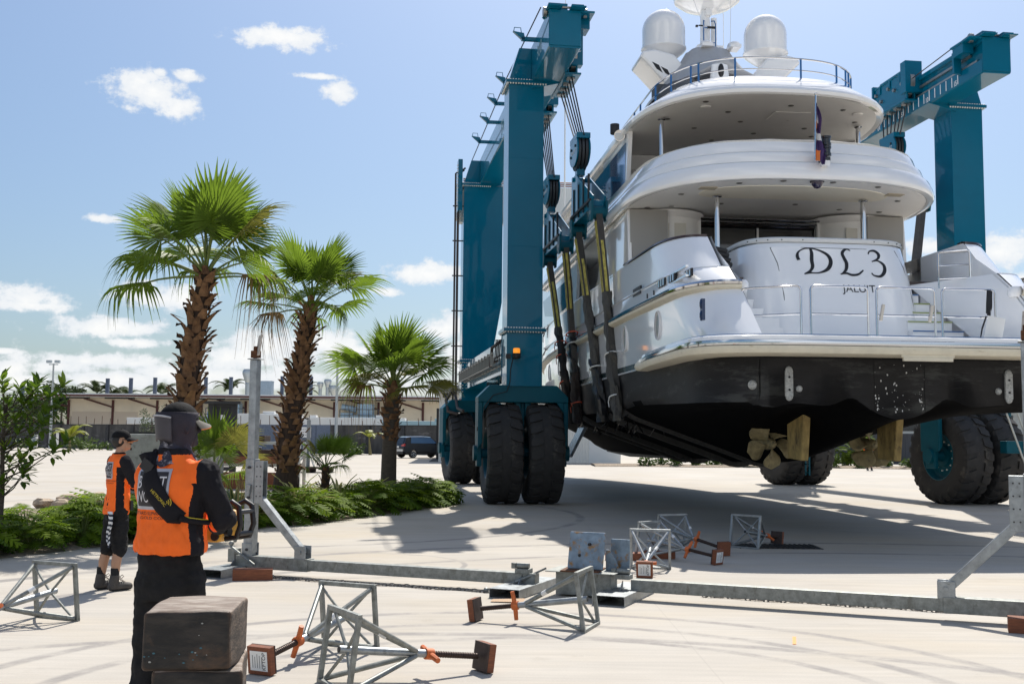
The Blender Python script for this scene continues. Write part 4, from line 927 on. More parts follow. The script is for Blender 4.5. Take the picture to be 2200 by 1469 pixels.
# main deck house: fashion plates, side deck with windows, full-beam forward part
for s in (-1, 1):
    f_ = lambda u, v, w: (s * (3.08 + w), u, v)
    fp = MB(); fp.prism([(6.3, 5.36), (6.42, 6.6), (9.0, 6.6), (9.35, 6.45), (9.6, 6.1), (9.9, 5.6), (10.3, 5.36)], -.05, .03, f_); fp.build('fashion_plate', gel, yacht, fixn=True, bevel=.01)
    fp = MB(); fp.prism([(13.2, 6.6), (13.0, 6.2), (13.2, 5.36), (24, 5.36), (24, 6.6)], -.05, .03, f_); o = fp.build('full_beam_house', gel, yacht, fixn=True)
    fp = MB(); fp.prism([(14.0, 6.25), (13.8, 5.85), (14.2, 5.45), (17, 5.42), (19.5, 5.7), (20, 6.25)], .03, .045, f_); fp.build('side_window', glassd, o, fixn=True)
    sd_ = MB(); sd_.box((s * 2.35, 15, 5.65), (.1, 15.5, 1.95)); sd_.build('deckhouse_side', cream, yacht); sd_ = MB(); sd_.box((s * 2.41, 11.0, 5.75), (.04, 3.4, .75)); sd_.build('deckhouse_window', glassd, yacht)
    sd_ = MB(); sd_.box((s * 2.72, 14, 4.66), (.75, 12, .06)); sd_.build('side_deck', teak, yacht)
    cp = MB(); cp.pipe([(s * 3.15, 9.9, 5.36), (s * 3.17, 11, 5.37), (s * 3.17, 13.2, 5.37)], .035, 8); cp.build('teak_cap_rail', teak, yacht)
    wall = MB(); wall.prism([(6.35, 4.7), (6.35, 6.6), (6.55, 6.6), (6.55, 4.7)], 0, .82, lambda u, v, w: (s * (3.06 - w), u, v)); 
    wall.build('cockpit_corner_wall', grey_in, yacht, fixn=True)
# forward top mass (mostly hidden): wheelhouse and brow
wh = MB(); rows = []
for q, w_, z0, z1 in ((22, 2.7, 5.3, 8.8), (24, 2.5, 5.3, 8.6), (26, 1.9, 5.3, 7.3), (27.5, 1.2, 5.3, 6.2)): rows.append([(-w_, q, z0), (-w_ * .95, q, z1), (0, q + .2, z1 + .1), (w_ * .95, q, z1), (w_, q, z0)])
wh.grid(rows, 0, False); wh.build('wheelhouse', gel, yacht)
fd = MB(); fd.grid([[(x, y, 5.30) for x, y in [hull_path(5.34, .05, -1)[i], hull_path(5.34, .05, 1)[i]]] for i in range(14, len(hull_path(5.34)))], 0, False); fd.build('foredeck', gel, yacht)
# ensign staff with limp flag, lantern and camera dome on the bulwark
es = MB(); es.tube((-.11, 3.36, 7.02), (-.10, 3.30, 8.28), .018, n=8); es.ball((-.1, 3.30, 8.29), .03, 8); es.tube((-.11, 3.36, 7.05), (.05, 3.5, 7.05), .02, n=6); es.build('ensign_staff', chrome, yacht)
fl = MB(); rows = []
for i in range(17):
    e = i / 16; z = 8.12 - 1.1 * e; q = 3.36; row = []
    for j in range(9):
        u = j / 8; wdt = .03 + .19 * min(1, e * 1.5) + .05 * math.sin(e * 9); row.append((-.10 + u * wdt * .85 * (1 if e < .85 else .8) - .012 * e, q - .05 - .05 * math.sin(u * 9 + e * 4), z - .1 * u))
    rows.append(row)
o0 = len(fl.f); fl.grid(rows, 0, True)
for k in range(len(fl.f)):
    i, j = divmod(k, 8); fl.m[k] = 1 if (5 <= i <= 7 and True) and (i * .5 + j) % 9 < 4.5 else (2 if i in (8, 9) and j < 6 else (2 if 2 <= i <= 4 and 1 <= j <= 3 else (1 if i >= 13 and j < 3 else 0)))
ef = fl.build('ensign', [mat('purple_flag', (.05, .025, .11), .8), mat('orange_flag', (.75, .2, .05), .8), mat('white_flag', (.75, .75, .75), .8)], yacht)
ln = MB()
for z, r1 in ((7.12, .1), (7.32, .1)): ln.lathe([(.001, 0), (r1, 0), (r1, .05), (.085, .06), (.085, .13), (r1, .14), (r1, .18), (.001, .18)], 18, Matrix.Translation((.13, 3.42, z)))
ln.box((.13, 3.5, 7.06), (.16, .2, .08)); ln.box((.13, 3.5, 7.3), (.06, .1, .4)); ln.build('stern_lantern', mat('lantern_black', (.015, .015, .017), .25, coat=.4), yacht)
ln = MB(); ln.box((.13, 3.5, 6.98), (.14, .22, .1)); ln.build('lantern_bracket', gel, yacht)
dm = MB(); dm.lathe([(.001, -.13), (.06, -.115), (.1, -.06), (.115, 0), (.14, .0), (.14, .03)], 20, Matrix.Translation((.05, 3.68, 6.67))); dm.build('camera_dome', mat('dark_purple_dome', (.02, .015, .05), .08, coat=.6), yacht)
# sun deck rails
ra = ov(2.85, 4.9, 8.5, 2.9, 13, off=-.6, k=33); rl = MB()
zt = lambda p: 9.68 + .09 * (1 - (p[0] / 3) ** 2)
rl.pipe([(x, y, zt((x, y))) for x, y in ra], .02, 8); rl.pipe([(x, y, zt((x, y)) - .25) for x, y in ra], .014, 8); rl.build('sun_deck_rail', chrome, yacht)
for i in (1, 2, 3, 4, 7, 10, 13, 14, 18, 22, 26, 28, 29, 31, 35, 38, 40):
    if i < len(ra): x, y = ra[i]; MB().tube((x, y, 9.12), (x, y, zt((x, y))), .022, n=8).build('rail_stanchion', bluetape, yacht)
# domes on their wing arms, mast, radar dish, ladder, canvas cover
for s in (-1, 1):
    c = (s * 1.34, 10.3, 0); dz = 0
    d = MB(); d.lathe([(.545, 11.62), (.55, 11.7), (.55, 12.08)] + [(.55 * math.cos(a), 12.08 + .55 * math.sin(a)) for a in [PI / 2 * k / 12 for k in range(1, 13)]], 40, Matrix.Translation(c)); d.build('satellite_dome', gel, yacht)
    b = MB(); b.lathe([(.15, 11.25), (.3, 11.35), (.5, 11.5), (.575, 11.58), (.575, 11.63), (.54, 11.64)], 36, Matrix.Translation(c))
    for kk in range(8): a = kk * PI / 4; b.ball((c[0] + .56 * math.cos(a), c[1] + .56 * math.sin(a), 11.61), .015, 6, 0)
    b.build('dome_base', gel, yacht)
    arm = MB(); prof = [(2.0, 11.36), (2.08, 11.22), (1.9, 11.05), (1.1, 10.2), (.5, 9.2), (.1, 9.2), (.5, 10.5), (1.2, 11.3), (1.7, 11.42)]
    arm.prism([(s * u, v) for u, v in prof][::s], 9.75, 10.9, lambda u, v, w: (u, w, v)); o = arm.build('dome_arm', gel, yacht, bevel=.06, fixn=True)
    if s < 0:
        vt = MB()
        for dx in (0, .2): vt.add([(-1.78 + dx * 1.1, 9.745, 11.08 - dx * .55), (-1.6 + dx * 1.1, 9.745, 11.0 - dx * .55), (-1.5 + dx * 1.1, 9.745, 10.8 - dx * .5), (-1.66 + dx * 1.1, 9.745, 10.9 - dx * .5)], [(0, 1, 2, 3)])
        vt.build('arm_vent', ink, o)
mt = MB(); mt.tube((-.02, 11.1, 9.2), (-.02, 11.1, 13.1), .2, .12, n=16); mt.tube((.22, 11.1, 11.5), (.22, 11.1, 12.8), .08, n=12); mt.box((.05, 11.0, 11.95), (.7, .3, .08)); mt.box((.03, 10.98, 12.95), (.16, .2, .26)); mt.build('mast', gel, yacht, bevel=.01)
ds = MB(); ds.lathe([(.001, 13.0), (.25, 13.0), (.6, 13.1), (.86, 13.28), (.9, 13.4), (.88, 13.6)] + [(.88 * math.cos(a), 13.6 + .6 * math.sin(a)) for a in [PI / 2 * k / 8 for k in range(1, 9)]], 40, Matrix.Translation((.05, 11.15, 0))); ds.build('satellite_dome', gel, yacht)
ld = MB()
for x in (-.13, .19): ld.pipe([(x, 10.85, 11.3), (x, 10.85, 12.55), (x * .9, 10.9, 12.66), (x * .6, 10.98, 12.68)], .016, 8)
for z in (11.65, 12.05, 12.45): ld.tube((-.13, 10.85, z), (.19, 10.85, z), .014, n=6)
ld.build('mast_ladder', bluetape, yacht)
lg = MB(); lg.box((-.3, 10.9, 12.5), (.06, .06, .05)); lg.box((-.18, 10.9, 12.52), (.14, .03, .03)); lg.box((.02, 10.85, 12.46), (.1, .05, .05)); lg.box((.13, 10.85, 12.46), (.1, .05, .05)); lg.build('mast_light', ink, yacht)
for s in (-1, 1): sl = MB(); sl.ball((-.08 + s * .36, 9.6, 11.53), (.16, .22, .09), 12); sl.box((-.08 + s * .36, 9.6, 11.47), (.28, .4, .08)); sl.build('spreader_light', gel, yacht)
tn = MB(); rows = []
for z, rx, ry in ((11.5, .36, .35), (11.42, .55, .5), (11.2, .68, .62), (10.85, .95, .85), (10.5, 1.22, 1.15), (10.2, 1.45, 1.35), (9.95, 1.6, 1.5), (9.75, 1.7, 1.55)):
    row = []
    for k in range(49):
        a = 2 * PI * k / 48; fold = 1 + .035 * math.sin(11 * a + z * 2) * (12 - z) / 2; x = -.28 + rx * math.cos(a) * fold; y = 10.0 + ry * math.sin(a) * fold
        lift = 0
        if z < 10.3: lift = max(0, -math.sin(a)) ** 1.2 * (10.4 - z) * 1.3 * (1.15 - .5 * abs(math.cos(a)))
        row.append((x, y, z + lift + .02 * math.sin(7 * a)))
    rows.append(row)
tn.grid(rows, 0, True); o = tn.build('canvas_cover', mat('grey_canvas', (.42, .43, .45), .55, bump=.4, bscale=6, var=.06), yacht); so = o.modifiers.new('s', 'SOLIDIFY'); so.thickness = .01
cs = MB(); cs.lathe([(.12, 9.2), (.16, 9.8), (.24, 10.3), (.2, 10.62), (.001, 10.72)], 20, Matrix.Translation((-.42, 8.5, 0)) @ Matrix.Diagonal((1, .5, 1, 1))); cs.build('radar_pod', gel, yacht)
cs = MB(); cs.ball((-.42, 8.375, 10.45), (.075, .05, .17), 12); cs.build('pod_glass', ink, yacht)
tr_ = MB()
tr_.box((-1.3, 9.4, 9.8), (1.0, .6, 1.0)); tr_.box((.9, 9.2, 9.85), (.9, .6, .9), Matrix.Rotation(.3, 3, 'Y')); tr_.box((.2, 9.3, 10.05), (.7, .1, 1.0), mi=1); tr_.box((-.3, 10.2, 9.8), (2.6, .4, 1.2), mi=2); tr_.ball((-1.35, 8.5, 9.75), (.6, .4, .45), 14, mi=0); tr_.box((.3, 8.9, 10.05), (.06, .06, .9), mi=2); tr_.box((-.75, 9.0, 9.95), (.3, .3, .5), mi=2)  # wide black box added behind the gear as shade under the canvas cover
tr_.build('deck_gear_and_dark_backdrop', [mat('grey_tarp', (.08, .085, .09), .6), mat('plywood', (.5, .34, .18), .7), ink], yacht)
cn = MB(); cn.box((1.25, 7.4, 9.5), (.7, .6, .75)); cn.prism([(.0, 9.2), (.9, 9.2), (.9, 9.95)], 7.2, 8.0, lambda u, v, w: (u, w, v)); cn.build('bar_console', gel, yacht, bevel=.04)
cn = MB()
for dx in (-.12, 0, .12): cn.box((1.25 + dx, 7.08, 9.52), (.08, .03, .06))
cn.box((1.25, 7.08, 9.42), (.08, .03, .1)); cn.build('console_handle', ink, yacht)
rf = MB(); rf.ball((2.0, 7.2, 9.25), (.5, .35, .22), 14); rf.build('life_raft_cover', gel, yacht); rf = MB(); rf.ball((2.0, 6.98, 9.24), (.36, .2, .16), 12); rf.build('life_raft_opening', ink, yacht)
# whip aerials, stays, floodlight on the port side
an = MB()
for x, q, z0, z1 in ((-2.4, 20, 8, 19), ): an.tube((x, q, z0), (x, q, z1 - 3), .03, .02, n=6); an.tube((x, q, z1 - 3), (x, q, z1 + 3), .012, n=5)
an.build('whip_aerial', label_w, yacht)
for a_, b_, r0_ in (((.6, 11.5, 9.3), (.6, 11.5, 15.5), .008), ((-.26, 9.7, 11.5), (-.75, 11.2, 14.5), .006), ((.22, 9.7, 11.5), (.75, 11.2, 14.5), .006)): MB().tube(a_, b_, r0_, n=5).build('whip_aerial', label_w, yacht)
fd = MB(); fd.lathe([(.001, .1), (.11, .1), (.11, -.12), (.09, -.14), (.001, -.14)], 14, Matrix.Translation((-2.95, 8.6, 9.0))); fd.build('side_light', ink, yacht)
fd = MB(); fd.tube((-2.9, 8.4, 8.78), (-2.92, 8.18, 8.72), .12, .13, n=16, mi=0); fd.tube((-2.92, 8.18, 8.72), (-2.921, 8.17, 8.719), .11, n=16, mi=1); fd.build('flood_light', [chrome, label_w], yacht)

# ------------------------------------------------------------------ lifting slings: strap, yellow tracer webbing, sleeves, ties
def sling(head, qbot, label, style, head_r, ties):
    o = thing('lifting_sling', label, 'sling', head, 0, 'lifting slings round the yacht')
    L_ = lambda p: V3(p) - head
    left = yp(-3.2, qbot, 2.12)
    sec = bottom_sec(qbot, -1)
    pts = [head + V3((0, 0, -.05)), head.lerp(left, .25), head.lerp(left, .5), head.lerp(left, .75), yp(-3.22, qbot, 2.5), left]
    under = [yp(x, qbot, z - .05) for x, y, z in sec[::-1]] + [yp(-x, qbot, z - .05) for x, y, z in sec[1:]]
    under = under[1:-1]
    right = [yp(3.2, qbot, 2.12), yp(3.22, qbot, 2.5), yp(3.22, qbot, 2.5).lerp(head_r, .3), yp(3.22, qbot, 2.5).lerp(head_r, .65), head_r + V3((0, 0, -.05))]
    ax = (yp(0, 1, 0) - yp(0, 0, 0))
    def rib(pl, w_, th, off=0):
        mb = MB(); rows = []
        for i, p in enumerate(pl):
            d = (pl[min(i + 1, len(pl) - 1)] - pl[max(i - 1, 0)]).normalized(); nrm = ax.cross(d).normalized(); p = L_(p) + ax * off
            rows.append([p - ax * w_ + nrm * th, p + ax * w_ + nrm * th, p + ax * w_ - nrm * th, p - ax * w_ - nrm * th, p - ax * w_ + nrm * th])
        mb.grid(rows, 0, False); return mb
    allp = pts + under + right
    rib(allp, .14, .07).build('strap', webb, o)
    top = [head + V3((0, 0, -.2)), head.lerp(left, .2), head.lerp(left, style[0])]
    for off, w_, th in ((-.07, .026, .08), (.07, .026, .08), (-.142, .008, .03), (-.142, .008, .0)): (rib(top, w_, th, off).build('yellow_tracer', yel, o) if th else None)
    topr = [head_r + V3((0, 0, -.2)), head_r.lerp(right[0], .2), head_r.lerp(right[0], .5)]
    for off in (-.07, .07): rib(topr, .05, .042, off).build('yellow_tracer', yel, o)
    # wrinkled wrapping sleeve on the lower half
    def wrap(a, b, r0, m_, seed, name):
        mb = MB(); rows = []; rr = random.Random(seed); n = 26; ph = [rr.uniform(0, 6) for _ in range(4)]
        d = (b - a).normalized(); xx = ax; yy = d.cross(xx).normalized()
        for i in range(n + 1):
            e = i / n; p = L_(a.lerp(b, e)); row = []
            for k in range(17):
                t = 2 * PI * k / 16; rad = r0 * (1 + .16 * math.sin(e * 13 + ph[0] + 2 * t) + .13 * math.sin(e * 27 + ph[1] + 3 * t) + .1 * math.sin(5 * t + ph[2] + e * 6))
                row.append(p + xx * math.cos(t) * rad * 1.0 + yy * math.sin(t) * rad * .5 + xx * .07 * math.sin(e * 5 + ph[3]))
            rows.append(row)
        mb.grid(rows, 0, True); return mb.build(name, m_, o)
    s0, s1 = style[1], style[2]
    wrap(head.lerp(left, s0), head.lerp(left, s1), .19, style[3], qbot, 'wrapping_sleeve'); wrap(head.lerp(left, s1 - .03), left + V3((0, 0, -.05)), .235, style[4], qbot + 1, 'wrapping_sleeve')
    for e, m_ in ties:
        tb = MB(); p = L_(head.lerp(left, e)); d = (left - head).normalized(); yy = d.cross(ax).normalized()
        tb.pipe([p + ax * .22 * math.cos(t) + yy * .15 * math.sin(t) + d * .05 * math.cos(t) for t in [2 * PI * k / 14 for k in range(15)]], .018, 6); tb.pipe([p - yy * .15, p - yy * .17 + d * .1 + ax * .05, p - yy * .17 + d * .22 + ax * .02], .012, 5); tb.build('tie', m_, o)
grey_w = mat('grey_wrap', (.062, .058, .05), .75, var=.4, vscale=5, stretch=(4, 4, .5), bump=.5, bscale=9); blk_w = mat('black_plastic_wrap', (.014, .014, .015), .35, var=.3, bump=.8, bscale=8)
sling(HEADS[0][0], 6.95, 'nearest lifting sling, grey wrapped lower half with two white ties', (.40, .40, .72, grey_w, grey_w), HEADS[2][0], [(.70, whitetie), (.9, whitetie)])
sling(HEADS[0][1], 8.75, 'lifting sling just forward of the nearest one, black plastic wrapping torn at the foot', (.36, .36, .72, grey_w, blk_w), HEADS[2][1], [(.74, whitetie)])
sling(HEADS[1][0], 12.2, 'sling with black plastic sleeve, right one of the pair beside the near teal column', (.36, .5, .75, blk_w, sleeve), HEADS[3][0], [(.5, orange_tie), (.56, whitetie), (.9, orange_tie)])
sling(HEADS[1][1], 13.5, 'sling in brown sleeve with orange ties, left of the pair beside the near teal column', (.42, .42, .72, sleeve, sleeve), HEADS[3][1], [(.52, orange_tie), (.6, orange_tie), (.76, orange_tie), (.9, orange_tie)])
# torn padding strips hanging under the bilge
r_ = random.Random(11)
for q0, n in ((6.5, 10), (8.2, 12), (12, 8)):
    for i in range(n):
        q = q0 + r_.uniform(-.2, 1.2); x = -r_.uniform(2.3, 3.15); z = 2.12 - (3.1 + x) * .32 - .03; dx, dz = r_.uniform(-.12, .12), r_.uniform(.08, .28)
        pd = MB(); pd.grid([[(x + dx * e, q + .1 * e * math.sin(i), z - dz * e), (x + dx * e + .05, q + .12, z - dz * e * .9)] for e in (0, .35, .7, 1)], 0, True); pd.build('torn_padding', blk_w, yacht)

# ------------------------------------------------------------------ galvanised keel cradle lying across the yard
CR0 = V3((-2.39, 13.39, 0)); CD = V3((1, -.4146, 0)).normalized(); CP = V3((CD.y, -CD.x, 0))     # CP points towards the camera
def cx(X): return V3((X, 13.39 - .4146 * (X + 2.39), 0))
crad = thing('cradle_beam', 'long galvanised steel cradle beam with two upright posts lying across the yard', 'boat cradle', cx(.826), math.atan2(CD.y, CD.x))
LX = lambda X: (X - .826) * 1.0825                        # along the beam
b = MB(); b.box(((LX(-2.4) + LX(.3)) / 2, 0, .15), (LX(.3) - LX(-2.4), .13, .125)); b.box(((LX(1.3) + LX(4.15)) / 2, 0, .15), (LX(4.15) - LX(1.3), .13, .125)); b.build('beam', galvd, crad, bevel=.006)
b = MB()
for x0, x1 in ((-3.35, -2.39), (4.14, 5.1)): b.box(((LX(x0) + LX(x1)) / 2, 0, .15), (LX(x1) - LX(x0), .155, .15))
b.box((0, 0, .14), (.62, .24, .24)); b.box((0, 0, .275), (.78, .5, .012)); b.build('beam_sleeve', galvd, crad, bevel=.006)
b = MB()
for x in (-3.35, .16, 1.22, 5.1):
    x = LX(x); t = .006
    for dx in (-.17, .17): b.box((x + dx, 0, .05), (t, 1.15, .1))
    b.box((x, 0, .1), (.35, 1.15, t)); b.box((x, 0, .004), (.35, 1.15, t)); b.prism([(-.2, .1), (-.06, .1), (-.06, .2)], x - .004, x + .004, lambda u, v, w: (w, u, v))
b.build('foot', galv, crad, bevel=.002, fixn=True)
def post(X, sgn):
    x = LX(X); p = MB(); p.box((x, 0, 1.42), (.1, .1, 2.42)); p.box((x, 0, 2.64), (.15, .15, .012)); p.build('post', galv, crad, bevel=.008)
    p = MB(); p.box((x, 0, .83), (.124, .124, 1.14))
    for dy in (-.045, .045): p.box((x + sgn * .125, dy, 1.12), (.13, .008, .52))
    p.box((x - sgn * .0, -.075, 1.02), (.05, .03, .14), Matrix.Rotation(.15, 3, 'Y'))
    for dy in (-.07, .07): p.box((x, dy, .28), (.15, .012, .2))
    p.build('post_sleeve', galv, crad, bevel=.004)
    h = MB()
    for k in range(4):
        for dx in (.1, .155): h.tube((x + sgn * dx, -.052, .95 + k * .12), (x + sgn * dx, -.0485, .95 + k * .12), .009, n=8)
    for z in (1.3, .93, .3): h.tube((x, -.09, z), (x, -.06, z), .018, n=6)
    h.build('bolt', rope, crad)
    q = MB(); a = V3((x + sgn * .13, 0, .92)); e = V3((x + sgn * .76, 0, .29)); q.bar(a, e, .09, .09); q.build('brace', galv, crad, bevel=.006)
    q = MB()
    for dy in (-.062, .062): q.box((x + sgn * .76, dy, .29), (.16, .012, .17))
    q.tube((x + sgn * .76, -.085, .3), (x + sgn * .76, .085, .3), .022, n=8); q.build('brace_lug', galv, crad, bevel=.008)
    s_ = MB(); s_.tube((x, 0, 2.64), (x, 0, 2.8), .03, n=10); s_.box((x, 0, 2.70), (.09, .09, .09)); s_.build('screw', rust, crad)
    s_ = MB(); s_.box((x + .06, -.02, 2.81), (.02, .26, .26), Matrix.Rotation(.75, 3, 'Z') @ Matrix.Rotation(.12, 3, 'Y')); s_.build('pad_board', mat('weathered_board', (.45, .41, .36), .8, var=.35, vscale=12), crad, bevel=.004)
post(-3.2, 1); post(4.87, -1)
b = MB(); M = Matrix.Rotation(R(-14), 3, 'X')
b.box((.02, -.06, .49), (.40, .025, .40), M); b.build('keel_plate', rustplate, crad, bevel=.012)
b = MB()
for x, z in ((-.05, .44), (.06, .56)): b.tube((x, -.095 - .0, z - .0), (x, -.06, z), .016, n=10)
b.build('plate_hole', ink, crad)
b = MB(); b.box((.34, .14, .44), (.22, .02, .34), Matrix.Rotation(R(-8), 3, 'Z')); b.prism([(.2, .28), (.36, .28), (.30, .42), (.24, .5), (.2, .5)], 0, .02, lambda u, v, w: (u, .05 + w, v)); b.build('side_plate', rustplate, crad, bevel=.006)
b = MB(); b.box((-.02, -.05, .288), (.42, .42, .014), Matrix.Rotation(.12, 3, 'Z')); b.build('base_plate', rust, crad, bevel=.003)
b = MB()
for x in (LX(.16), LX(1.22)): b.box((x, -.02, .235), (.16, .14, .05)); b.tube((x - .07, -.04, .29), (x + .07, -.04, .29), .03, n=10); b.box((x - .1, -.06, .29), (.05, .05, .06))
b.tube((LX(-3.42), -.08, .33), (LX(-3.05), -.14, .13), .016, n=8); b.box((LX(-3.4), -.02, .22), (.1, .14, .16)); b.ball((LX(-3.42), -.06, .36), .035, 8); b.ball((LX(-3.37), -.06, .4), .025, 8); b.build('chain_bracket', galvd, crad, bevel=.004)
# chains
def link_ring(mb, c, d, n_, pitch=.045, w=.0135, r=.0065):
    d = d.normalized(); n_ = (n_ - d * n_.dot(d)).normalized(); pts = []
    for k in range(13):
        t = 2 * PI * k / 12; pts.append(c + d * (pitch * .62 * math.cos(t) + math.copysign(pitch * .12, math.cos(t))) + n_ * w * math.sin(t))
    mb.pipe(pts, r, 5, cap=False)
def chain(a, b_, label, sag=0):
    a, b_ = V3(a), V3(b_); o = thing('chain', label, 'chain', a); mb = MB(); L_ = (b_ - a).length; n = int(L_ / .045)
    for i in range(n):
        e = i / (n - 1); p = (b_ - a) * e + V3((0, .03 * math.sin(e * 23) + sag * math.sin(e * PI), .017 + .004 * math.sin(i * 1.7)))
        link_ring(mb, p, b_ - a, V3((0, 1, .25)) if i % 2 else V3((0, -.35, 1)), r=.006)
    mb.build('links', mat('chain_steel', (.16, .15, .14), .5, .7, var=.3, vscale=40), o); return o
c1 = chain((-2.8, 13.27, 0), (-.26, 12.26, 0), 'galvanised chain lying on the concrete left of the leaning keel plate')
tb = MB(); tb.tube((2.54, -1.01, .03), (2.86, -1.02, .12), .011, n=6); tb.tube((2.86, -1.02, .12), (3.05, -1.02, .2), .022, n=8); tb.tube((2.86, -.98, .12), (3.05, -.98, .2), .012, n=6); tb.tube((3.05, -1.0, .2), (3.2, -1.0, .27), .012, n=6); tb.ball((2.54, -1.01, .03), .03, 8); tb.build('turnbuckle', galvd, c1)
hk = MB(); hk.box((-.12, -.02, .03), (.16, .07, .05), Matrix.Rotation(.3, 3, 'Z')); hk.ball((-.03, 0, .03), .035, 8); hk.build('chain_hook', galvd, c1)
c2 = chain((2.1, 12.04, 0), (4.95, 10.88, 0), 'galvanised chain lying along the right half of the cradle beam')
# timber offcuts
def block(loc, d, rz, label, m=woodr, cat='timber block', tilt=0):
    o = MB().box((0, 0, d[2] / 2), d).build('timber_block', m, None, loc, .006, (0, tilt, rz)); return tag(o, label, cat, 'red brown timber blocks')
block((-3.03, 13.16, 0), (.46, .17, .13), R(12), 'red brown timber block beside the left foot of the cradle beam')
block((4.72, 10.0, 0), (.5, .2, .13), R(-22), 'red brown timber block below the right post of the cradle, at the photo edge')
block((1.62, 15.6, 0), (.55, .2, .1), R(20), 'red brown timber block lying under the heap of tipped stands')
block((2.1, 15.9, 0), (.5, .2, .1), R(-12), 'darker timber block under the heap of tipped stands, right of the first one', woodr)
# cardboard scraps
o = MB().grid([[(0, 0, .01), (.34, -.05, .012)], [(.02, .16, .012), (.36, .1, .03)]], 0, False).grid([[(.3, -.12, .006), (.62, -.04, .03)], [(.26, -.02, .012), (.58, .06, .02)]], 1, False).build('cardboard_scrap', [mat('kraft_card', (.45, .30, .18), .8), mat('blue_card', (.12, .28, .42), .7)], None, (-.2, 11.55, 0)); tag(o, 'flattened brown and blue cardboard scrap on the concrete near the chain end', 'cardboard')
o = MB().poly([(0, 0, .004), (.03, .0, .004), (.12, .36, .004), (.09, .36, .004)]).build('orange_paint_mark', mat('orange_spray', (.85, .35, .12), .8), None, (2.36, 9.35, 0)); tag(o, 'short orange spray paint stroke on the concrete', 'paint mark')

# ------------------------------------------------------------------ screw jack stands tipped on their sides
def jack_stand(loc, yaw, label, Lp=1.1, lab=False, handle=0, bright=0, sc=1.0):
    o = thing('jack_stand', label, 'boat stand', loc, yaw, 'tipped jack stands on the concrete')
    phi = math.atan(.15 / Lp); h = .25; cph, sph = math.cos(phi), math.sin(phi)
    T = lambda x, y, z: V3((x * cph + z * sph, y, -x * sph + z * cph + .012))
    m_ = galv if bright else galvd
    f = MB(); c = .017
    for y in (-h, h): f.bar(T(0, y, 0), T(0, y, 2 * h), .034, .034, (1, 0, 0))
    for z in (0, 2 * h): f.bar(T(0, -h - c, z), T(0, h + c, z), .034, .034, (1, 0, 0))
    f.build('base_frame', m_, o, bevel=.003)
    A = (.60, 0, h)
    for y in (-h, h):
        for z in (0, 2 * h):
            g = MB(); g.tube(T(.02, y * .93, h + (z - h) * .93), T(.58, y * .06, h + (z - h) * .06), .019, n=10); g.build('leg', m_, o)
    g = MB(); g.tube(T(.0, 0, h), T(.66, 0, h), .028, n=14); g.build('centre_tube', galv, o); k = MB(); k.tube(T(-.001, 0, h), T(-.004, 0, h), .022, n=12); k.build('tube_bore', ink, o)
    for y, z in ((h, 2 * h), (-h, 2 * h), (h, 0), (-h, 0)):
        g = MB(); g.tube(T(.06, 0, h), T(.03, y * .9, h + (z - h) * .9), .012, n=8); g.build('brace', m_, o)
    st = MB(); p = T(.36, h * .40, h + h * .40); d = (T(.58, 0, h) - T(.02, h, 2 * h)).normalized(); st.tube(p - d * .03, p + d * .03, .0215, n=10); st.build('maker_sticker', label_w, o)
    s_ = MB(); s_.tube(T(.66, 0, h), T(Lp - .03, 0, h), .021, n=12)
    for i in range(int((Lp - .7) / .02)): s_.lathe([(.021, 0), (.0245, .005), (.021, .01)], 10, Matrix.Translation(T(.68 + i * .02, 0, h)) @ (T(1, 0, 0) - T(0, 0, 0)).to_track_quat('Z', 'Y').to_matrix().to_4x4())
    s_.build('screw_rod', mat('greased_rod', (.05, .03, .022), .5, .5, var=.4, vscale=20), o)
    n_ = MB(); n_.tube(T(.66, 0, h), T(.72, 0, h), .04, n=10); ca, sa = math.cos(handle), math.sin(handle)
    n_.tube(T(.70, .13 * ca, h + .13 * sa), T(.69, -.02 * ca, h - .02 * sa), .02, .024, n=8); n_.tube(T(.70, -.13 * ca, h - .13 * sa), T(.69, .02 * ca, h + .02 * sa), .02, .024, n=8); n_.build('nut_handle', orangep, o)
    p_ = MB(); cpt = T(Lp, 0, h); ry = Matrix.Rotation(phi, 3, 'Y'); p_.box(cpt, (.012, .2, .2), ry); pp_ = p_.build('pad_plate', darkbrown, o)
    w_ = MB(); w_.box(T(Lp + .034, 0, h), (.055, .2, .2), ry); w_.build('pad_block', woodr, o, bevel=.004)
    if lab:
        w_ = MB(); x = Lp + .0625; w_.poly([T(x, -.075, h - .07), T(x, .075, h - .07), T(x, .075, h + .07), T(x, -.075, h + .07)]); w_ = w_.build('pad_label', label_w, o)
        t_ = MB(); add_text(t_, 'KFTOP', .042, lambda u, v: T(x + .001, .058 - v, h + u)); 
        for i in range(5): t_.poly([T(x + .001, .03 - i * .02, h - .05), T(x + .001, .026 - i * .02, h - .05), T(x + .001, .026 - i * .02, h + .03 + .01 * (i % 3)), T(x + .001, .03 - i * .02, h + .03 + .01 * (i % 3))])
        t_.build('label_print', ink, w_)
    return o
at2 = lambda dx, dy: math.atan2(dy, dx)
jack_stand((-4.155, 10.29, 0), at2(-.41, -.91), 'tipped galvanised jack stand at the left photo edge, near the man in shorts', 1.3, handle=.4)
jack_stand((-1.28, 9.05, 0), at2(-.42, -.91), 'tipped jack stand, labelled pad pointing at the camera, right of the dark timber stack', 1.1, True, 1.2)
jack_stand((-1.18, 7.58, 0), at2(.85, .52), 'tipped jack stand nearest the camera, its screw pad pointing right', 1.12, handle=.2)
jack_stand((.73, 10.03, 0), at2(-.95, .33), 'tipped jack stand with orange handle upright, in front of the centre of the cradle beam', 1.06, handle=1.5)
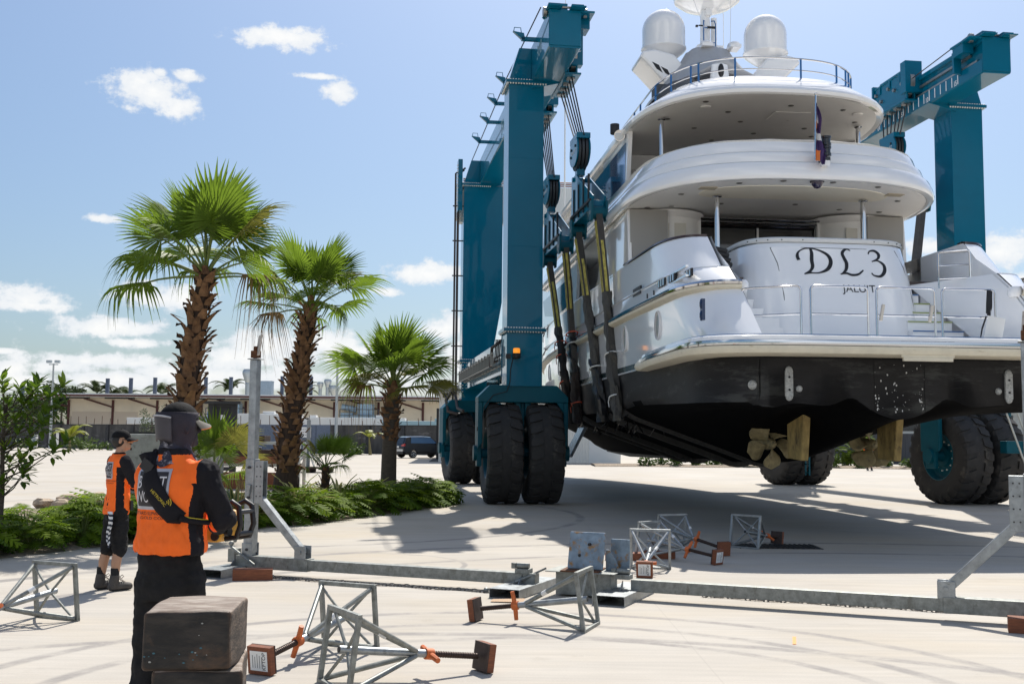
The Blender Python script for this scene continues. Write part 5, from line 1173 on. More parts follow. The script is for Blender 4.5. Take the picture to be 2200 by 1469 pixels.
jack_stand((1.84, 14.6, 0), at2(-.2, -.98), 'tipped jack stand behind the leaning keel plate, square frame turned to the camera', .92, True, .1, 1)
jack_stand((1.95, 15.95, 0), at2(.72, -.70), 'tipped jack stand in the middle of the heap, its pad at the lower right', 1.15, True, 1.0, 1)
jack_stand((2.52, 17.5, 0), at2(.42, -.9), 'tipped jack stand at the back of the heap with a long rusty screw', 1.35, False, 1.3, 1)
jack_stand((3.65, 17.4, 0), at2(.68, .73), 'tipped jack stand standing apart in the hull shadow beside the drain grate', .98, False, .5, 1)

# ------------------------------------------------------------------ stack of dark hardwood keel blocks
def hardwood(name, dark, light, edge, st):
    m = bpy.data.materials.new(name); m.use_nodes = True; nt = m.node_tree; N = nt.nodes; L = nt.links; b = N['Principled BSDF']; tc = N.new('ShaderNodeTexCoord')
    def nz(sc, s, d=8, ro=.65):
        k = N.new('ShaderNodeMapping'); k.inputs['Scale'].default_value = sc; L.new(tc.outputs['Object'], k.inputs[0]); n = N.new('ShaderNodeTexNoise'); n.inputs['Scale'].default_value = s; n.inputs['Detail'].default_value = d; n.inputs['Roughness'].default_value = ro; n.inputs['Distortion'].default_value = .4; L.new(k.outputs[0], n.inputs['Vector']); return n.outputs[0]
    def rng(s, a, c):
        r = N.new('ShaderNodeMapRange'); L.new(s, r.inputs[0]); r.inputs[1].default_value = a; r.inputs[2].default_value = c; return r.outputs[0]
    def mix(f, a, c):
        x = N.new('ShaderNodeMix'); x.data_type = 'RGBA'; L.new(f, x.inputs[0])
        for i, v in ((6, a), (7, c)):
            if isinstance(v, tuple): x.inputs[i].default_value = (*v, 1)
            else: L.new(v, x.inputs[i])
        return x.outputs[2]
    c = mix(rng(nz(st, 7), .42, .66), dark, light)
    c = mix(rng(nz((1, 1, 1), 3.2), .56, .70), c, tuple(.5 * (a + e) for a, e in zip(light, edge)))
    g = N.new('ShaderNodeNewGeometry'); c = mix(rng(g.outputs['Pointiness'], .53, .64), c, edge)
    c = mix(rng(nz((1, 6, 1), 30, 4), .68, .74), c, (.006, .005, .004))
    L.new(c, b.inputs['Base Color']); b.inputs['Roughness'].default_value = .72
    bp = N.new('ShaderNodeBump'); bp.inputs['Strength'].default_value = .7; bp.inputs['Distance'].default_value = .008; L.new(nz(st, 16), bp.inputs['Height']); L.new(bp.outputs[0], b.inputs['Normal'])
    return m
hw_m = hardwood('charred_hardwood', (.012, .0105, .0095), (.040, .032, .026), (.17, .085, .04), (1, 2, 3)); endg = hardwood('weathered_end_grain', (.035, .025, .019), (.12, .085, .06), (.22, .12, .06), (2, 2, 7))
topm = hardwood('sun_bleached_block_top', (.16, .115, .085), (.36, .31, .26), (.20, .095, .045), (1, 4, 1))
bx, by = -1.265, 4.57
for i, (dx, dy, rz, hgt) in enumerate(((0.02, .02, 3, .262), (-.01, 0, -2, .262), (.014, .01, 3, .262), (-.006, .0, -4, .226))):
    z = sum((.262, .262, .262, .226)[:i])
    me = MB().box((0, 0, hgt / 2), (.345, .42, hgt)).mesh('timber_block', [hw_m, endg, topm]); bm = bmesh.new(); bm.from_mesh(me)
    bmesh.ops.bevel(bm, geom=bm.edges[:], offset=.022, segments=4, affect='EDGES', profile=.6); bmesh.ops.subdivide_edges(bm, edges=[e for e in bm.edges if e.calc_length() > .1], cuts=7, use_grid_fill=True)
    for v in bm.verts:
        n3 = mnoise.noise_vector(v.co * 6 + V3((i * 7, 0, 0))); v.co += n3 * .009
    for f in bm.faces: f.material_index = 2 if f.normal.z > .8 else (1 if abs(f.normal.x) > .8 else 0); f.smooth = True
    bm.to_mesh(me); bm.free()
    o = link('timber_block', me, None, (bx + dx, by + dy, z), 0, (0, 0, R(rz + 8)))
    tag(o, ['dark hardwood keel block at the bottom of the stack', 'dark hardwood keel block second from the ground in the stack', 'dark hardwood keel block second from the top of the stack', 'topmost charred keel block of the stack, bleached top and blue paint flecks'][i], 'timber block', 'stack of dark hardwood keel blocks')
    if i == 3:
        fk = MB(); r_ = random.Random(4)
        for k in range(15):
            x = r_.choice([-.11, .07, .08, .0]) + r_.uniform(-.05, .05); zz = .03 + abs(r_.gauss(0, .035)) + (.1 if k % 9 == 0 else 0); a = r_.uniform(.0015, .004)
            fk.poly([(x + a * 1.6 * math.cos(t), -.2165, zz + a * math.sin(t)) for t in (0, 1.3, 2.5, 3.8, 5.1)], 0 if k % 3 else 1)
        fk.build('paint_fleck', [mat('blue_fleck', (.04, .13, .17), .7), mat('white_fleck', (.32, .32, .30), .7)], o)

# ------------------------------------------------------------------ planting
leaf_fan = mat('fan_palm_leaf', (.115, .20, .014), .5, var=.35, vscale=3, col2=(.20, .30, .03), trans=.55)
leaf_dry = mat('dry_palm_leaf', (.20, .13, .055), .7, var=.4, vscale=4, trans=.3)
petm = mat('petiole_green', (.13, .17, .035), .5)
bootm = mat('palm_boot', (.14, .06, .028), .85, var=.6, vscale=5, bump=.5, bscale=40, col2=(.30, .16, .075))
fibre = mat('palm_fibre', (.05, .03, .02), .95, var=.5, vscale=20, stretch=(1, 1, .3), bump=.9, bscale=50)
barkm = mat('grey_palm_bark', (.085, .068, .055), .9, var=.4, vscale=12, stretch=(1, 1, 4), bump=.8, bscale=30)
def fan_leaf(seed, Lp=.55, Rl=.75, span=2.35, droop=.35, n=34, dry=0):
    r_ = random.Random(seed); mb = MB()
    # petiole along +Y, arching; blade hub at its tip
    pts = [V3((0, Lp * e, .10 * math.sin(e * PI * .6) - .02 * e)) for e in (0, .25, .5, .75, 1)]; mb.pipe(pts, [.022, .017, .014, .012, .010], 6, 1)
    hub = pts[-1]
    for i in range(n):
        a = -span + 2 * span * i / (n - 1); a += r_.uniform(-.02, .02); L_ = Rl * (1 - .28 * abs(a) / span) * r_.uniform(.92, 1.06); hw0 = span / (n - 1)
        split = .58 if not dry else .4; dr = droop * r_.uniform(.6, 1.5); bend = r_.uniform(-.05, .05); rows = []
        for e in (.02, .3, split, .75, .9, 1):
            rad = L_ * e; wd = hw0 * rad * 1.02 if e <= split else hw0 * L_ * split * (1.02 - (e - split) / (1 - split)) * .95
            wd = max(wd, .0012); f = max(0, (e - .45)) / .55; fold = .55 * wd
            aa = a + bend * f * f
            z = .05 * math.cos(a) * e - dr * f ** 2 * L_ * .9 - .10 * abs(math.sin(a / 2)) * e * L_
            rad2 = rad * (1 - .22 * dr * f)
            cx_, cy_ = rad2 * math.sin(aa), rad2 * math.cos(aa); px_, py_ = math.cos(aa), -math.sin(aa)
            rows.append([hub + V3((cx_ - px_ * wd, cy_ - py_ * wd, z + fold * .5)), hub + V3((cx_, cy_, z - fold * .5)), hub + V3((cx_ + px_ * wd, cy_ + py_ * wd, z + fold * .5))])
        mb.grid(rows, 0, False)
    return mb.mesh('frond', [leaf_dry if dry else leaf_fan, petm])
FANS = [fan_leaf(1, Lp=.66, Rl=.76, droop=.05, span=2.0), fan_leaf(2, Lp=.76, Rl=.76, droop=.12, span=2.1), fan_leaf(3, Lp=.78, Rl=.74, droop=.28, span=2.0), fan_leaf(4, Lp=.72, Rl=.70, droop=.6, span=1.9), fan_leaf(5, Lp=.5, droop=1.3, span=1.7, dry=1)]
FANS_Y = FANS[2].copy(); FANS_Y.materials[0] = mat('yellowing_palm_leaf', (.17, .19, .025), .5, var=.4, vscale=3, col2=(.26, .24, .05), trans=.5)
def trunk_fan(o, path, rads, boots, bootlen, smooth_to=.0, seed=1, scale=1.0):
    mb = MB(); P_ = [V3(p) for p in path]; n = 28
    def at_(e):
        k = e * (len(P_) - 1); i = min(int(k), len(P_) - 2); f = k - i
        a = P_[max(i - 1, 0)]; b = P_[i]; c = P_[i + 1]; d = P_[min(i + 2, len(P_) - 1)]
        return b.lerp(c, f) * .7 + .3 * (.5 * ((2 * b) + (c - a) * f + (2 * a - 5 * b + 4 * c - d) * f * f + (3 * b - a - 3 * c + d) * f ** 3))
    def rad(e):
        k = e * (len(rads) - 1); i = min(int(k), len(rads) - 2); return rads[i] + (rads[i + 1] - rads[i]) * (k - i)
    pts = [at_(i / n) for i in range(n + 1)]; r_ = random.Random(seed)
    mb.pipe(pts, [rad(i / n) * (.86 if i / n > smooth_to else 1.0) for i in range(n + 1)], 18, 0)
    for f in range(len(mb.f)):
        pass
    tr = mb.build('trunk', [barkm if smooth_to > .25 else fibre, bootm, fibre], o)
    mb = MB(); k = 0; e = smooth_to + .01; golden = 2.4
    tot = boots
    for i in range(tot):
        e = smooth_to + (1 - smooth_to) * (i + .5) / tot; p = at_(e); ang = i * golden + r_.uniform(-.3, .3); R0 = rad(e) * .84
        out = V3((math.cos(ang), math.sin(ang), 0)); side = V3((-math.sin(ang), math.cos(ang), 0)); upv = V3((0, 0, 1)); L_ = bootlen * r_.uniform(.6, 1.6); w0 = .066 * scale * r_.uniform(.75, 1.3); tilt = r_.uniform(.3, 1.0)
        frayed = e < smooth_to + .33
        rows = []
        for s_, wf in ((-.25, 1.1), (.25, 1.0), (.65, .72), (1.0, .5)):
            c = p + out * (R0 + L_ * tilt * max(0, s_) ** 1.3 * (1.1 if not frayed else .8)) + upv * (L_ * s_ * (.9 if not frayed else r_.uniform(.2, .9))); w = w0 * wf
            rows.append([c - side * w, c + out * .022 * scale - side * w * .4, c + out * .03 * scale + side * w * .1, c + out * .018 * scale + side * w * .6, c + side * w])
        mb.grid(rows, 0, False); 
        last = rows[-1]; mb.add(last + [p + out * (R0 * .9) + upv * L_ * .5], [(0, 1, 5), (1, 2, 5), (2, 3, 5), (3, 4, 5)], 1)
        if r_.random() < .35:
            c = rows[1][2]; mb.grid([[c, c + side * .008], [c + out * .1 + upv * r_.uniform(-.05, .12) + side * r_.uniform(-.1, .1), c + out * .1 + upv * .02 + side * .01]], 1, False)
    mb.build('trunk_boots', [bootm, fibre], o); return pts[-1]
def fan_palm(label, base, path, rads, boots, spec, seed, scale=1.0, smooth_to=0, hang=0, bl=.16):
    o = thing('fan_palm', label, 'palm tree', base, 0, 'fan palms in the planting bed'); top = trunk_fan(o, path, rads, boots, bl * scale, smooth_to, seed, scale); r_ = random.Random(seed)
    n = spec
    for i in range(n):
        az = i * 2.4 + r_.uniform(-.3, .3); e = i / (n - 1)          # first leaves upright, last hanging
        elv = 1.45 - 1.5 * e + r_.uniform(-.12, .12)
        me = FANS[0] if e < .4 else FANS[1] if e < .68 else FANS[2] if e < .9 else FANS[3]
        f = link('frond', me, o); 
        d = V3((math.cos(az) * math.cos(elv), math.sin(az) * math.cos(elv), math.sin(elv)))
        x = d.cross(V3((0, 0, 1))).normalized(); z = x.cross(d); M = Matrix((x, d, z)).transposed().to_4x4(); tw = Matrix.Rotation(r_.uniform(-.5, .5), 4, 'Y'); M = M @ tw
        if r_.random() < .12 and e > .3: f.data = FANS_Y
        s = scale * r_.uniform(.88, 1.12) * (.85 if e < .12 else 1); M = M @ Matrix.Scale(s, 4); M.translation = top + d * .03 + V3((0, 0, -.12 * e * scale)); f.matrix_basis = M
    for i in range(hang):
        az = hang_az[i % len(hang_az)] + r_.uniform(-.2, .2); elv = r_.uniform(-.25, .05); f = link('frond', FANS[4] if i % 2 == 0 else FANS[3], o)
        d = V3((math.cos(az) * math.cos(elv), math.sin(az) * math.cos(elv), math.sin(elv))); x = d.cross(V3((0, 0, 1))).normalized(); z = x.cross(d); M = Matrix((x, d, z)).transposed().to_4x4() @ Matrix.Scale(scale * 1.1, 4); M.translation = top + V3((0, 0, -.12)); f.matrix_basis = M
    return o
hang_az = [-.1, 3.3, -.35, 2.9, .3]
fan_palm('tallest fan palm, thick shaggy brown trunk, behind the man carrying the control box', (-5.72, 19.0, .05), [(0, 0, 0), (.05, 0, .8), (.08, 0, 1.7), (.14, 0, 2.6), (.24, 0, 3.5), (.38, 0, 4.5)], [.20, .19, .20, .20, .18, .13], 170, 22, 3, 1.3, 0, 2, .125)
hang_az = [3.4, -.2, 2.8]
fan_palm('middle fan palm with a leaning curved trunk, beside the cradle post', (-4.93, 24.2, .05), [(0, 0, 0), (.04, 0, .8), (.06, 0, 1.6), (.2, 0, 2.6), (.33, 0, 3.5), (.48, 0, 4.5)], [.31, .27, .26, .23, .17, .13], 160, 20, 8, 1.25, .2, 1, .15)
hang_az = [3.5]
fan_palm('shortest of the three big fan palms, round crown on a smooth grey trunk', (-3.0, 27.2, .05), [(0, 0, 0), (0, 0, .7), (.01, 0, 1.5), (.04, 0, 2.25), (.08, 0, 2.9)], [.22, .19, .18, .23, .14], 60, 24, 21, 1.25, .5, 1, .13)
hang_az = [3.3]
fan_palm('small young fan palm among the bushes between two big trunks', (-4.25, 25.3, .05), [(0, 0, 0), (.0, 0, .3), (.02, 0, .62), (.02, 0, .95)], [.12, .12, .11, .09], 26, 13, 12, .62, .1, 0, .12)
hang_az = [.2, 2.8]
fan_palm('low fan palm with yellowing fronds spreading behind the man with the control box', (-4.75, 17.7, .05), [(0, 0, 0), (.0, 0, .3), (.02, 0, .7), (.02, 0, 1.0)], [.16, .15, .13, .1], 20, 13, 33, .72, .1, 2, .12)

# bushy split-leaf plants
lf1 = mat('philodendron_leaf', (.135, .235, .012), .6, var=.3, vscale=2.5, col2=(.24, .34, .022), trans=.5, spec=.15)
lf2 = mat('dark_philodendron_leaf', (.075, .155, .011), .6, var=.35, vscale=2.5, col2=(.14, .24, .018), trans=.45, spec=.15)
def lobed(mb, M, L_, r_, mi):
    n = 6; dr = r_.uniform(.25, .7)
    def pt(x, y): return M @ V3((x * L_, y * L_, -dr * y * y * L_ * .6 - abs(x) * .25 * L_ + .03 * L_))
    for sg in (-1, 1):
        for k in range(n):
            a = k / n; b = (k + .72) / n; w = (.44 * math.sin(PI * (.18 + .75 * (k + .5) / n)) ) * r_.uniform(.88, 1.1); ty = (a + b) / 2 + .12
            if k == 0: ty -= .16
            mb.add([pt(0, a), pt(sg * w * .6, ty - .055), pt(sg * w, ty + .03), pt(sg * w * .62, ty + .055), pt(0, b + .03)], [(0, 1, 2, 3, 4)] if sg > 0 else [(4, 3, 2, 1, 0)], mi)
    mb.add([pt(-.06, .93), pt(0, .9), pt(.06, .93), pt(0, 1.14)], [(0, 1, 2, 3)], mi)
def philo(seed, n=100, Rb=.55, H=.62):
    r_ = random.Random(seed); mb = MB()
    for i in range(n):
        az = r_.uniform(0, 2 * PI); e = (i + .5) / n; elv = math.asin(min(1, e ** .75 * 1.02)) * .95 if i else 1.2
        d = V3((math.cos(az) * math.cos(elv), math.sin(az) * math.cos(elv), math.sin(elv))); rr = r_.uniform(.62, 1.0)
        p = V3((d.x * Rb * rr, d.y * Rb * rr, .06 + d.z * H * rr)); mb.pipe([(d.x * .08, d.y * .08, .02), p * .6 + V3((0, 0, .05)), p], [.006, .005, .004], 4, 1, False)
        pit_ = elv * .55 - .35 + r_.uniform(-.25, .25); dd = V3((math.cos(az) * math.cos(pit_), math.sin(az) * math.cos(pit_), math.sin(pit_))); x = dd.cross(V3((0, 0, 1))).normalized(); z = x.cross(dd)
        M = Matrix((x, dd, z)).transposed().to_4x4() @ Matrix.Rotation(r_.uniform(-.5, .5), 4, 'Y'); M.translation = p
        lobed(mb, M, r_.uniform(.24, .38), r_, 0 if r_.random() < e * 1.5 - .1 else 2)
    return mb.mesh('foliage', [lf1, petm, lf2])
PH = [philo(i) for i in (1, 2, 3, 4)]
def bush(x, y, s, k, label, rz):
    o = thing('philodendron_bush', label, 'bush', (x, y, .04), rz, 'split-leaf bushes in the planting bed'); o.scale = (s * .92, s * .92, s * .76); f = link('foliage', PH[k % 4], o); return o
r_ = random.Random(21); cnt = 0
def along(pl, t):
    k = t * (len(pl) - 1); i = min(int(k), len(pl) - 2); return V3((*pl[i], 0)).lerp(V3((*pl[i + 1], 0)), k - i)
LABB = 'bushy split-leaf green plant on the front edge of the planting bed'; LABR = 'bushy split-leaf green plant in the back rows of the planting bed'
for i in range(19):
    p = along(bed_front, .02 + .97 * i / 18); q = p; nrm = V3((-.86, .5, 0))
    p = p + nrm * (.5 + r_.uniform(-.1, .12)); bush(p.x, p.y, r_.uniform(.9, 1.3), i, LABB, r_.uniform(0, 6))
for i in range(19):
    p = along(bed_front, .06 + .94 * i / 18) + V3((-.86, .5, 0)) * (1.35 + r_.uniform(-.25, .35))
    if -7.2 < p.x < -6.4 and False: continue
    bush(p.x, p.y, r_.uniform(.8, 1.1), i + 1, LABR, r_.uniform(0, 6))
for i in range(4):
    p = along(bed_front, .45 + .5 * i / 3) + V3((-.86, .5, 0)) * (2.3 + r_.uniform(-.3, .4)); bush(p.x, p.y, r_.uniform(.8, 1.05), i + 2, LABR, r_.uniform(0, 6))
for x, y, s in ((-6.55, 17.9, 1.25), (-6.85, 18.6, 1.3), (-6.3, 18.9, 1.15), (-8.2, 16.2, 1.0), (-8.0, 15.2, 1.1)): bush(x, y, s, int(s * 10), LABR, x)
# variegated sword-leaf plants
vg = mat('cream_leaf_edge', (.42, .40, .16), .5, var=.15, trans=.25); vgr = mat('sword_leaf_green', (.09, .14, .05), .5, var=.3, trans=.2)
def sword(seed, pale):
    r_ = random.Random(seed); mb = MB()
    for i in range(26):
        az = i * 2.4 + r_.uniform(-.2, .2); el_ = 1.35 - 1.1 * (i / 25) + r_.uniform(-.1, .1); L_ = r_.uniform(.55, .8); rows = []; arch = r_.uniform(.5, 1.1)
        h = V3((math.cos(az), math.sin(az), 0)); s_ = V3((-math.sin(az), math.cos(az), 0))
        for e in (0, .2, .4, .6, .8, 1):
            a = el_ - arch * e * e; c = h * (L_ * e * math.cos((el_ + a) / 2)) + V3((0, 0, L_ * e * math.sin((el_ + a) / 2) + .03)); w = .034 * (math.sin(PI * (.12 + .86 * e)) + .02)
            rows.append([c - s_ * w + V3((0, 0, .012)), c - s_ * w * .45, c + s_ * w * .45, c + s_ * w + V3((0, 0, .012))])
        o0 = len(mb.f); mb.grid(rows, 0, False)
        for k in range(o0, len(mb.f)): mb.m[k] = 1 if (k - o0) % 3 == 1 and not (pale and i % 3) else 0
    return mb.mesh('sword_leaves', [vg, vgr])
SW = [sword(1, 1), sword(2, 0)]
for i, (x, y, s, lab) in enumerate(((-4.25, 22.1, 1.25, 'cream striped sword-leaf plant at the foot of the leaning palm'), (-5.15, 20.7, 1.3, 'striped sword-leaf plant left of the cradle post'), (-3.75, 24.2, 1.15, 'striped sword-leaf plant behind the front bushes, right of the young palm'), (-3.2, 25.4, 1.05, 'striped sword-leaf plant at the foot of the short round palm'), (-5.6, 19.6, 1.1, 'striped sword-leaf plant close behind the man with the control box'))):
    o = thing('sword_leaf_plant', lab, 'plant', (x, y, .08), i * 1.3, 'striped sword-leaf plants'); o.scale = (s,) * 3; link('sword_leaves', SW[0 if i in (0, 2) else 1], o)
# rocks at the bare end of the bed
rkm = mat('sandstone', (.42, .33, .24), .9, var=.35, vscale=6, bump=.6, bscale=12)
def rock(i, x, y, s):
    mb = MB(); mb.ball((0, 0, 0), 1, 12); me = mb.mesh('rock', rkm)
    for v in me.vertices: n3 = mnoise.noise(v.co * 1.3 + V3((i * 5, 0, 0))); v.co = v.co * (1 + .35 * n3); v.co.z *= .6; v.co = v.co * s; v.co.z += s * .35
    for p in me.polygons: p.use_smooth = False
    tag(link('rock', me, None, (x, y, .02), 0, (0, 0, i)), 'pale sandstone rock at the bare back edge of the planting bed', 'rock', 'sandstone rocks in the bed')
for i, (x, y, s) in enumerate(((-10.0, 25.3, .32), (-9.4, 25.0, .38), (-8.9, 25.6, .25), (-8.6, 24.8, .3), (-10.6, 25.2, .22), (-8.1, 23.8, .3), (-7.9, 22.9, .26), (-9.9, 24.6, .25))): rock(i, x, y, s)
# young broad-leaved tree at the left
tlm = mat('glossy_tree_leaf', (.08, .16, .014), .4, var=.4, vscale=3, col2=(.16, .26, .02), trans=.5)
ytl = mat('young_tree_leaf', (.24, .34, .035), .4, var=.3, vscale=4, trans=.4)
tree = thing('young_tree', 'young broad-leaved tree with whorls of glossy leaves at the left edge of the photo', 'tree', (-7.35, 16.0, .05))
tk = MB(); tk.pipe([(0, 0, 0), (.02, 0, .8), (-.02, .02, 1.5), (.03, 0, 2.2)], [.045, .038, .03, .015], 8); r_ = random.Random(9)
ends = []
for x, z in ((.95, 1.55), (.72, 1.78), (.55, 1.45), (.90, 1.42), (.42, 1.62), (.40, 1.30), (.2, 1.15), (.35, 1.05), (.1, .95), (.62, 1.98), (.5, 2.2), (.3, 2.25), (.1, 2.4), (.62, 2.3), (.75, 2.15), (.82, 2.32), (-.1, 2.3), (-.3, 2.2), (.2, 2.05), (.0, 2.1), (.4, 2.05), (.05, 1.85), (.3, 1.85), (-.2, 1.9), (-.4, 1.8), (-.2, 1.6), (-.4, 1.4), (-.3, 1.2), (.05, 1.45), (.15, 1.7), (-.5, 2.05), (-.6, 1.6), (.55, 1.85), (.15, 2.25), (.45, 2.38), (.68, 2.05), (-.05, 1.25)):
    ends.append(V3((x * 1.02 + r_.uniform(-.03, .03), r_.uniform(-.45, .45), z + r_.uniform(-.03, .03))))
fo = MB()
for p in ends:
    b0 = V3((0, 0, max(.7, p.z - .45))); m0 = b0.lerp(p, .55) + V3((0, 0, -.05)); tk.pipe([b0, m0, p], [.014, .009, .006], 5)
    d = (p - m0).normalized() * .6 + V3((0, 0, .7)); d.normalize(); yo = r_.random() < .3
    for k in range(17):
        a = k * 2.4; el_ = 1.15 - 1.3 * k / 16; x = d.orthogonal().normalized(); y = d.cross(x); v = (x * math.cos(a) + y * math.sin(a)) * math.cos(el_) + d * math.sin(el_)
        L_ = r_.uniform(.16, .25); s_ = v.cross(V3((0, 0, 1))).normalized() if abs(v.z) < .95 else x; nrm = s_.cross(v); c = p - d * .12 * (k / 16); w = L_ * .16
        q = [c, c + v * L_ * .35 + s_ * w - nrm * .0, c + v * L_ * .7 + s_ * w * .85 - nrm * .012, c + v * L_ - nrm * .04, c + v * L_ * .7 - s_ * w * .85 - nrm * .012, c + v * L_ * .35 - s_ * w, c + v * L_ * .5 - nrm * .012]
        fo.add(q, [(0, 1, 6), (1, 2, 6), (2, 3, 6), (3, 4, 6), (4, 5, 6), (5, 0, 6)], 1 if (yo and k < 7) else 0)
tk.build('trunk', barkm, tree); fo.build('crown', [tlm, ytl], tree)

# ------------------------------------------------------------------ background: wall, warehouse, sheds, poles, vehicles, far planting
blockm = mat('stained_block_wall', (.075, .072, .07), .9, var=.5, vscale=1.2, stretch=(1, 1, .25), dirt=((.17, .16, .155), .8, .55, (.6, .6, 1.5)), bump=.3, bscale=10)
wl = thing('block_wall', 'long dark stained concrete block wall across the back of the yard', 'wall', (-57, 130, 0), math.atan2(101.8 - 130, -7.3 + 57)); WLEN = 57.2 + 6
b = MB(); b.box((WLEN / 2 - 16, 0, 1.32), (WLEN + 32, .3, 2.64)); b.build('wall_face', blockm, wl)
b = MB()
for k in range(24): b.box((-30 + k * 4, -.22, 1.34), (.45, .16, 2.68))
b.box((WLEN / 2 - 16, 0, 2.68), (WLEN + 32, .4, .08)); b.build('pilaster', mat('dark_pilaster', (.05, .05, .052), .9, var=.4), wl)
b = MB(); r_ = random.Random(2)
for k in range(70): x = -25 + k * 1.3; b.tube((x, .1, 2.6), (x + r_.uniform(-.1, .1), .1, 2.6 + r_.uniform(.5, 1.1)), .03, n=4)
b.build('rusty_starter_bars', rust, wl)
# warehouse with awning
cw = mat('cream_wall_sheet', (.88, .77, .60), .8, var=.1, vscale=.3); maroon = mat('maroon_trim', (.10, .03, .025), .6); roofm = mat('pale_roof_sheet', (.62, .64, .66), .4, .2)
wh_ = thing('warehouse', 'long low cream warehouse with maroon trimmed awning behind the dark wall', 'warehouse', (-30, 152, 0))
b = MB(); b.box((0, 8, 3.3), (62, 16, 6.6)); b.build('wall', cw, wh_)
b = MB(); b.box((0, 6.4, 6.98), (68, 21, .16)); b.build('roof', roofm, wh_)
b = MB(); b.box((0, -4.0, 6.83), (68, .1, .34)); b.build('fascia', maroon, wh_)
b = MB(); b.box((0, -2.0, 6.62), (66, 3.8, .12)); b.build('awning_underside', mat('awning_grey', (.6, .58, .54), .7), wh_)
b = MB()
for k in range(11):
    x = -31 + k * 6.1; b.box((x, -.1, 3.2), (.3, .2, 6.2)); b.bar((x, -.1, 5.3), (x - 4.0, -.2, 6.5), .2, .2); 
for k in range(11): b.box((-29 + k * 6.1, -3.2, 6.5), (4, .3, .26), mi=1)
b.build('strut', [maroon, ink], wh_)
b = MB(); b.box((-26, -.05, 2.7), (9, .1, 4.0), mi=0); b.build('roller_door', mat('tan_door', (.72, .60, .47), .8), wh_)
b = MB(); b.box((26.5, -.06, 2.3), (5.5, .1, 4.4)); b.build('doorway', ink, wh_)
blue_eq = mat('pale_blue_machine', (.32, .45, .55), .5, var=.2); 
for i, x in enumerate((-8, 10)):
    b = MB(); b.box((x, -2.5, 3.3), (3.2, 3, 2.4)); b.box((x + .3, -2.5, 5.2), (2.0, 2, 1.5)); b.box((x - 2.2, -2.5, 4.3), (1.6, 2, .9)); b.tube((x - 1, -2.5, 5.2), (x - 3, -2.5, 5.6), .4, n=10)
    for k in range(5): b.tube((x - 3 + k * 1.3, -4.1, 1.8), (x - 3 + k * 1.3, -4.1, 5.2), .05, n=5, mi=1)
    for z in (2.4, 3.5, 4.4, 5.2): b.tube((x - 3, -4.1, z), (x + 2.2, -4.1, z), .05, n=5, mi=1)
    b.bar((x + 2, -4.1, 2.0), (x + 3.4, -4.1, 4.4), .1, .1, mi=1); tag(b.build('extraction_unit', [blue_eq, mat('dark_frame', (.08, .09, .1), .6)], None, (-30, 152, 0)), ['pale blue extraction unit left of the cradle post, against the cream warehouse', 'pale blue extraction unit between the palms, against the cream warehouse'][i], 'machine', 'extraction units outside the warehouse')
# roof stacks behind
stackm = mat('slate_blue_stack', (.06, .085, .14), .6, var=.2)
def stack(px_, top, w_, y, lab):
    X = (px_ - 1100) / 2365 * y; z1 = 1.7 + (930.5 + (px_ - 232) * .0088 - top) * y / 2365
    tag(MB().box((0, 0, z1 / 2 + 2), (w_, w_, z1 - 4)).box((0, 0, z1 - .05), (w_ * 1.06, w_ * 1.06, .12)).build('roof_column', stackm, None, (X, y, 0)), lab, 'column', 'slate blue columns above the warehouse roof')
for px_, top in ((232, 813), (282, 812), (334, 811), (443, 810), (497, 810), (607, 808), (669, 808)): stack(px_, top, .5, 176, 'slate blue column rising behind the warehouse roof')
for px_ in (50, 74): stack(px_, 828, .75, 260, 'grey column far beyond the left end of the warehouse')
metal_s = mat('stack_metal', (.42, .47, .5), .4, .5)
def vent(px_, top, r0, lab, y=178):
    X = (px_ - 1100) / 2365 * y; z1 = 1.7 + (933 - top) * y / 2365; b = MB(); b.lathe([(r0, 6.5), (r0, z1 - r0 * 4.4), (r0 * 1.15, z1 - r0 * 4.3), (r0, z1 - r0 * 4), (r0 * 1.9, z1 - r0 * 1.4), (r0 * 1.9, z1 - r0 * .6), (r0 * 1.5, z1), (r0 * .01, z1)], 18); b.lathe([(r0 * 1.03, 8.6), (r0 * 1.03, 8.75)], 18)
    tag(b.build('roof_vent', metal_s, None, (X, y, 0)), lab, 'roof vent', 'metal vents on the warehouse roof')
vent(535, 793, .55, 'tallest flared metal vent on the roof, left of the cradle post'); vent(689, 819, .28, 'thin flared metal vent on the roof, leftmost of the small group'); vent(705, 813, .33, 'taller flared metal vent in the small group on the roof'); vent(719, 826, .45, 'squat flared metal vent beside the right light pole')
tag(MB().box((0, 0, 8.6), (2.3, 1.5, 3.0)).box((0, 0, 10.1), (2.4, 1.6, .12)).build('roof_cabin', mat('blue_grey_box', (.25, .33, .42), .5, var=.15), None, (-38.9, 174, 0)), 'blue grey plant box on the warehouse roof just right of the cradle post', 'plant box')
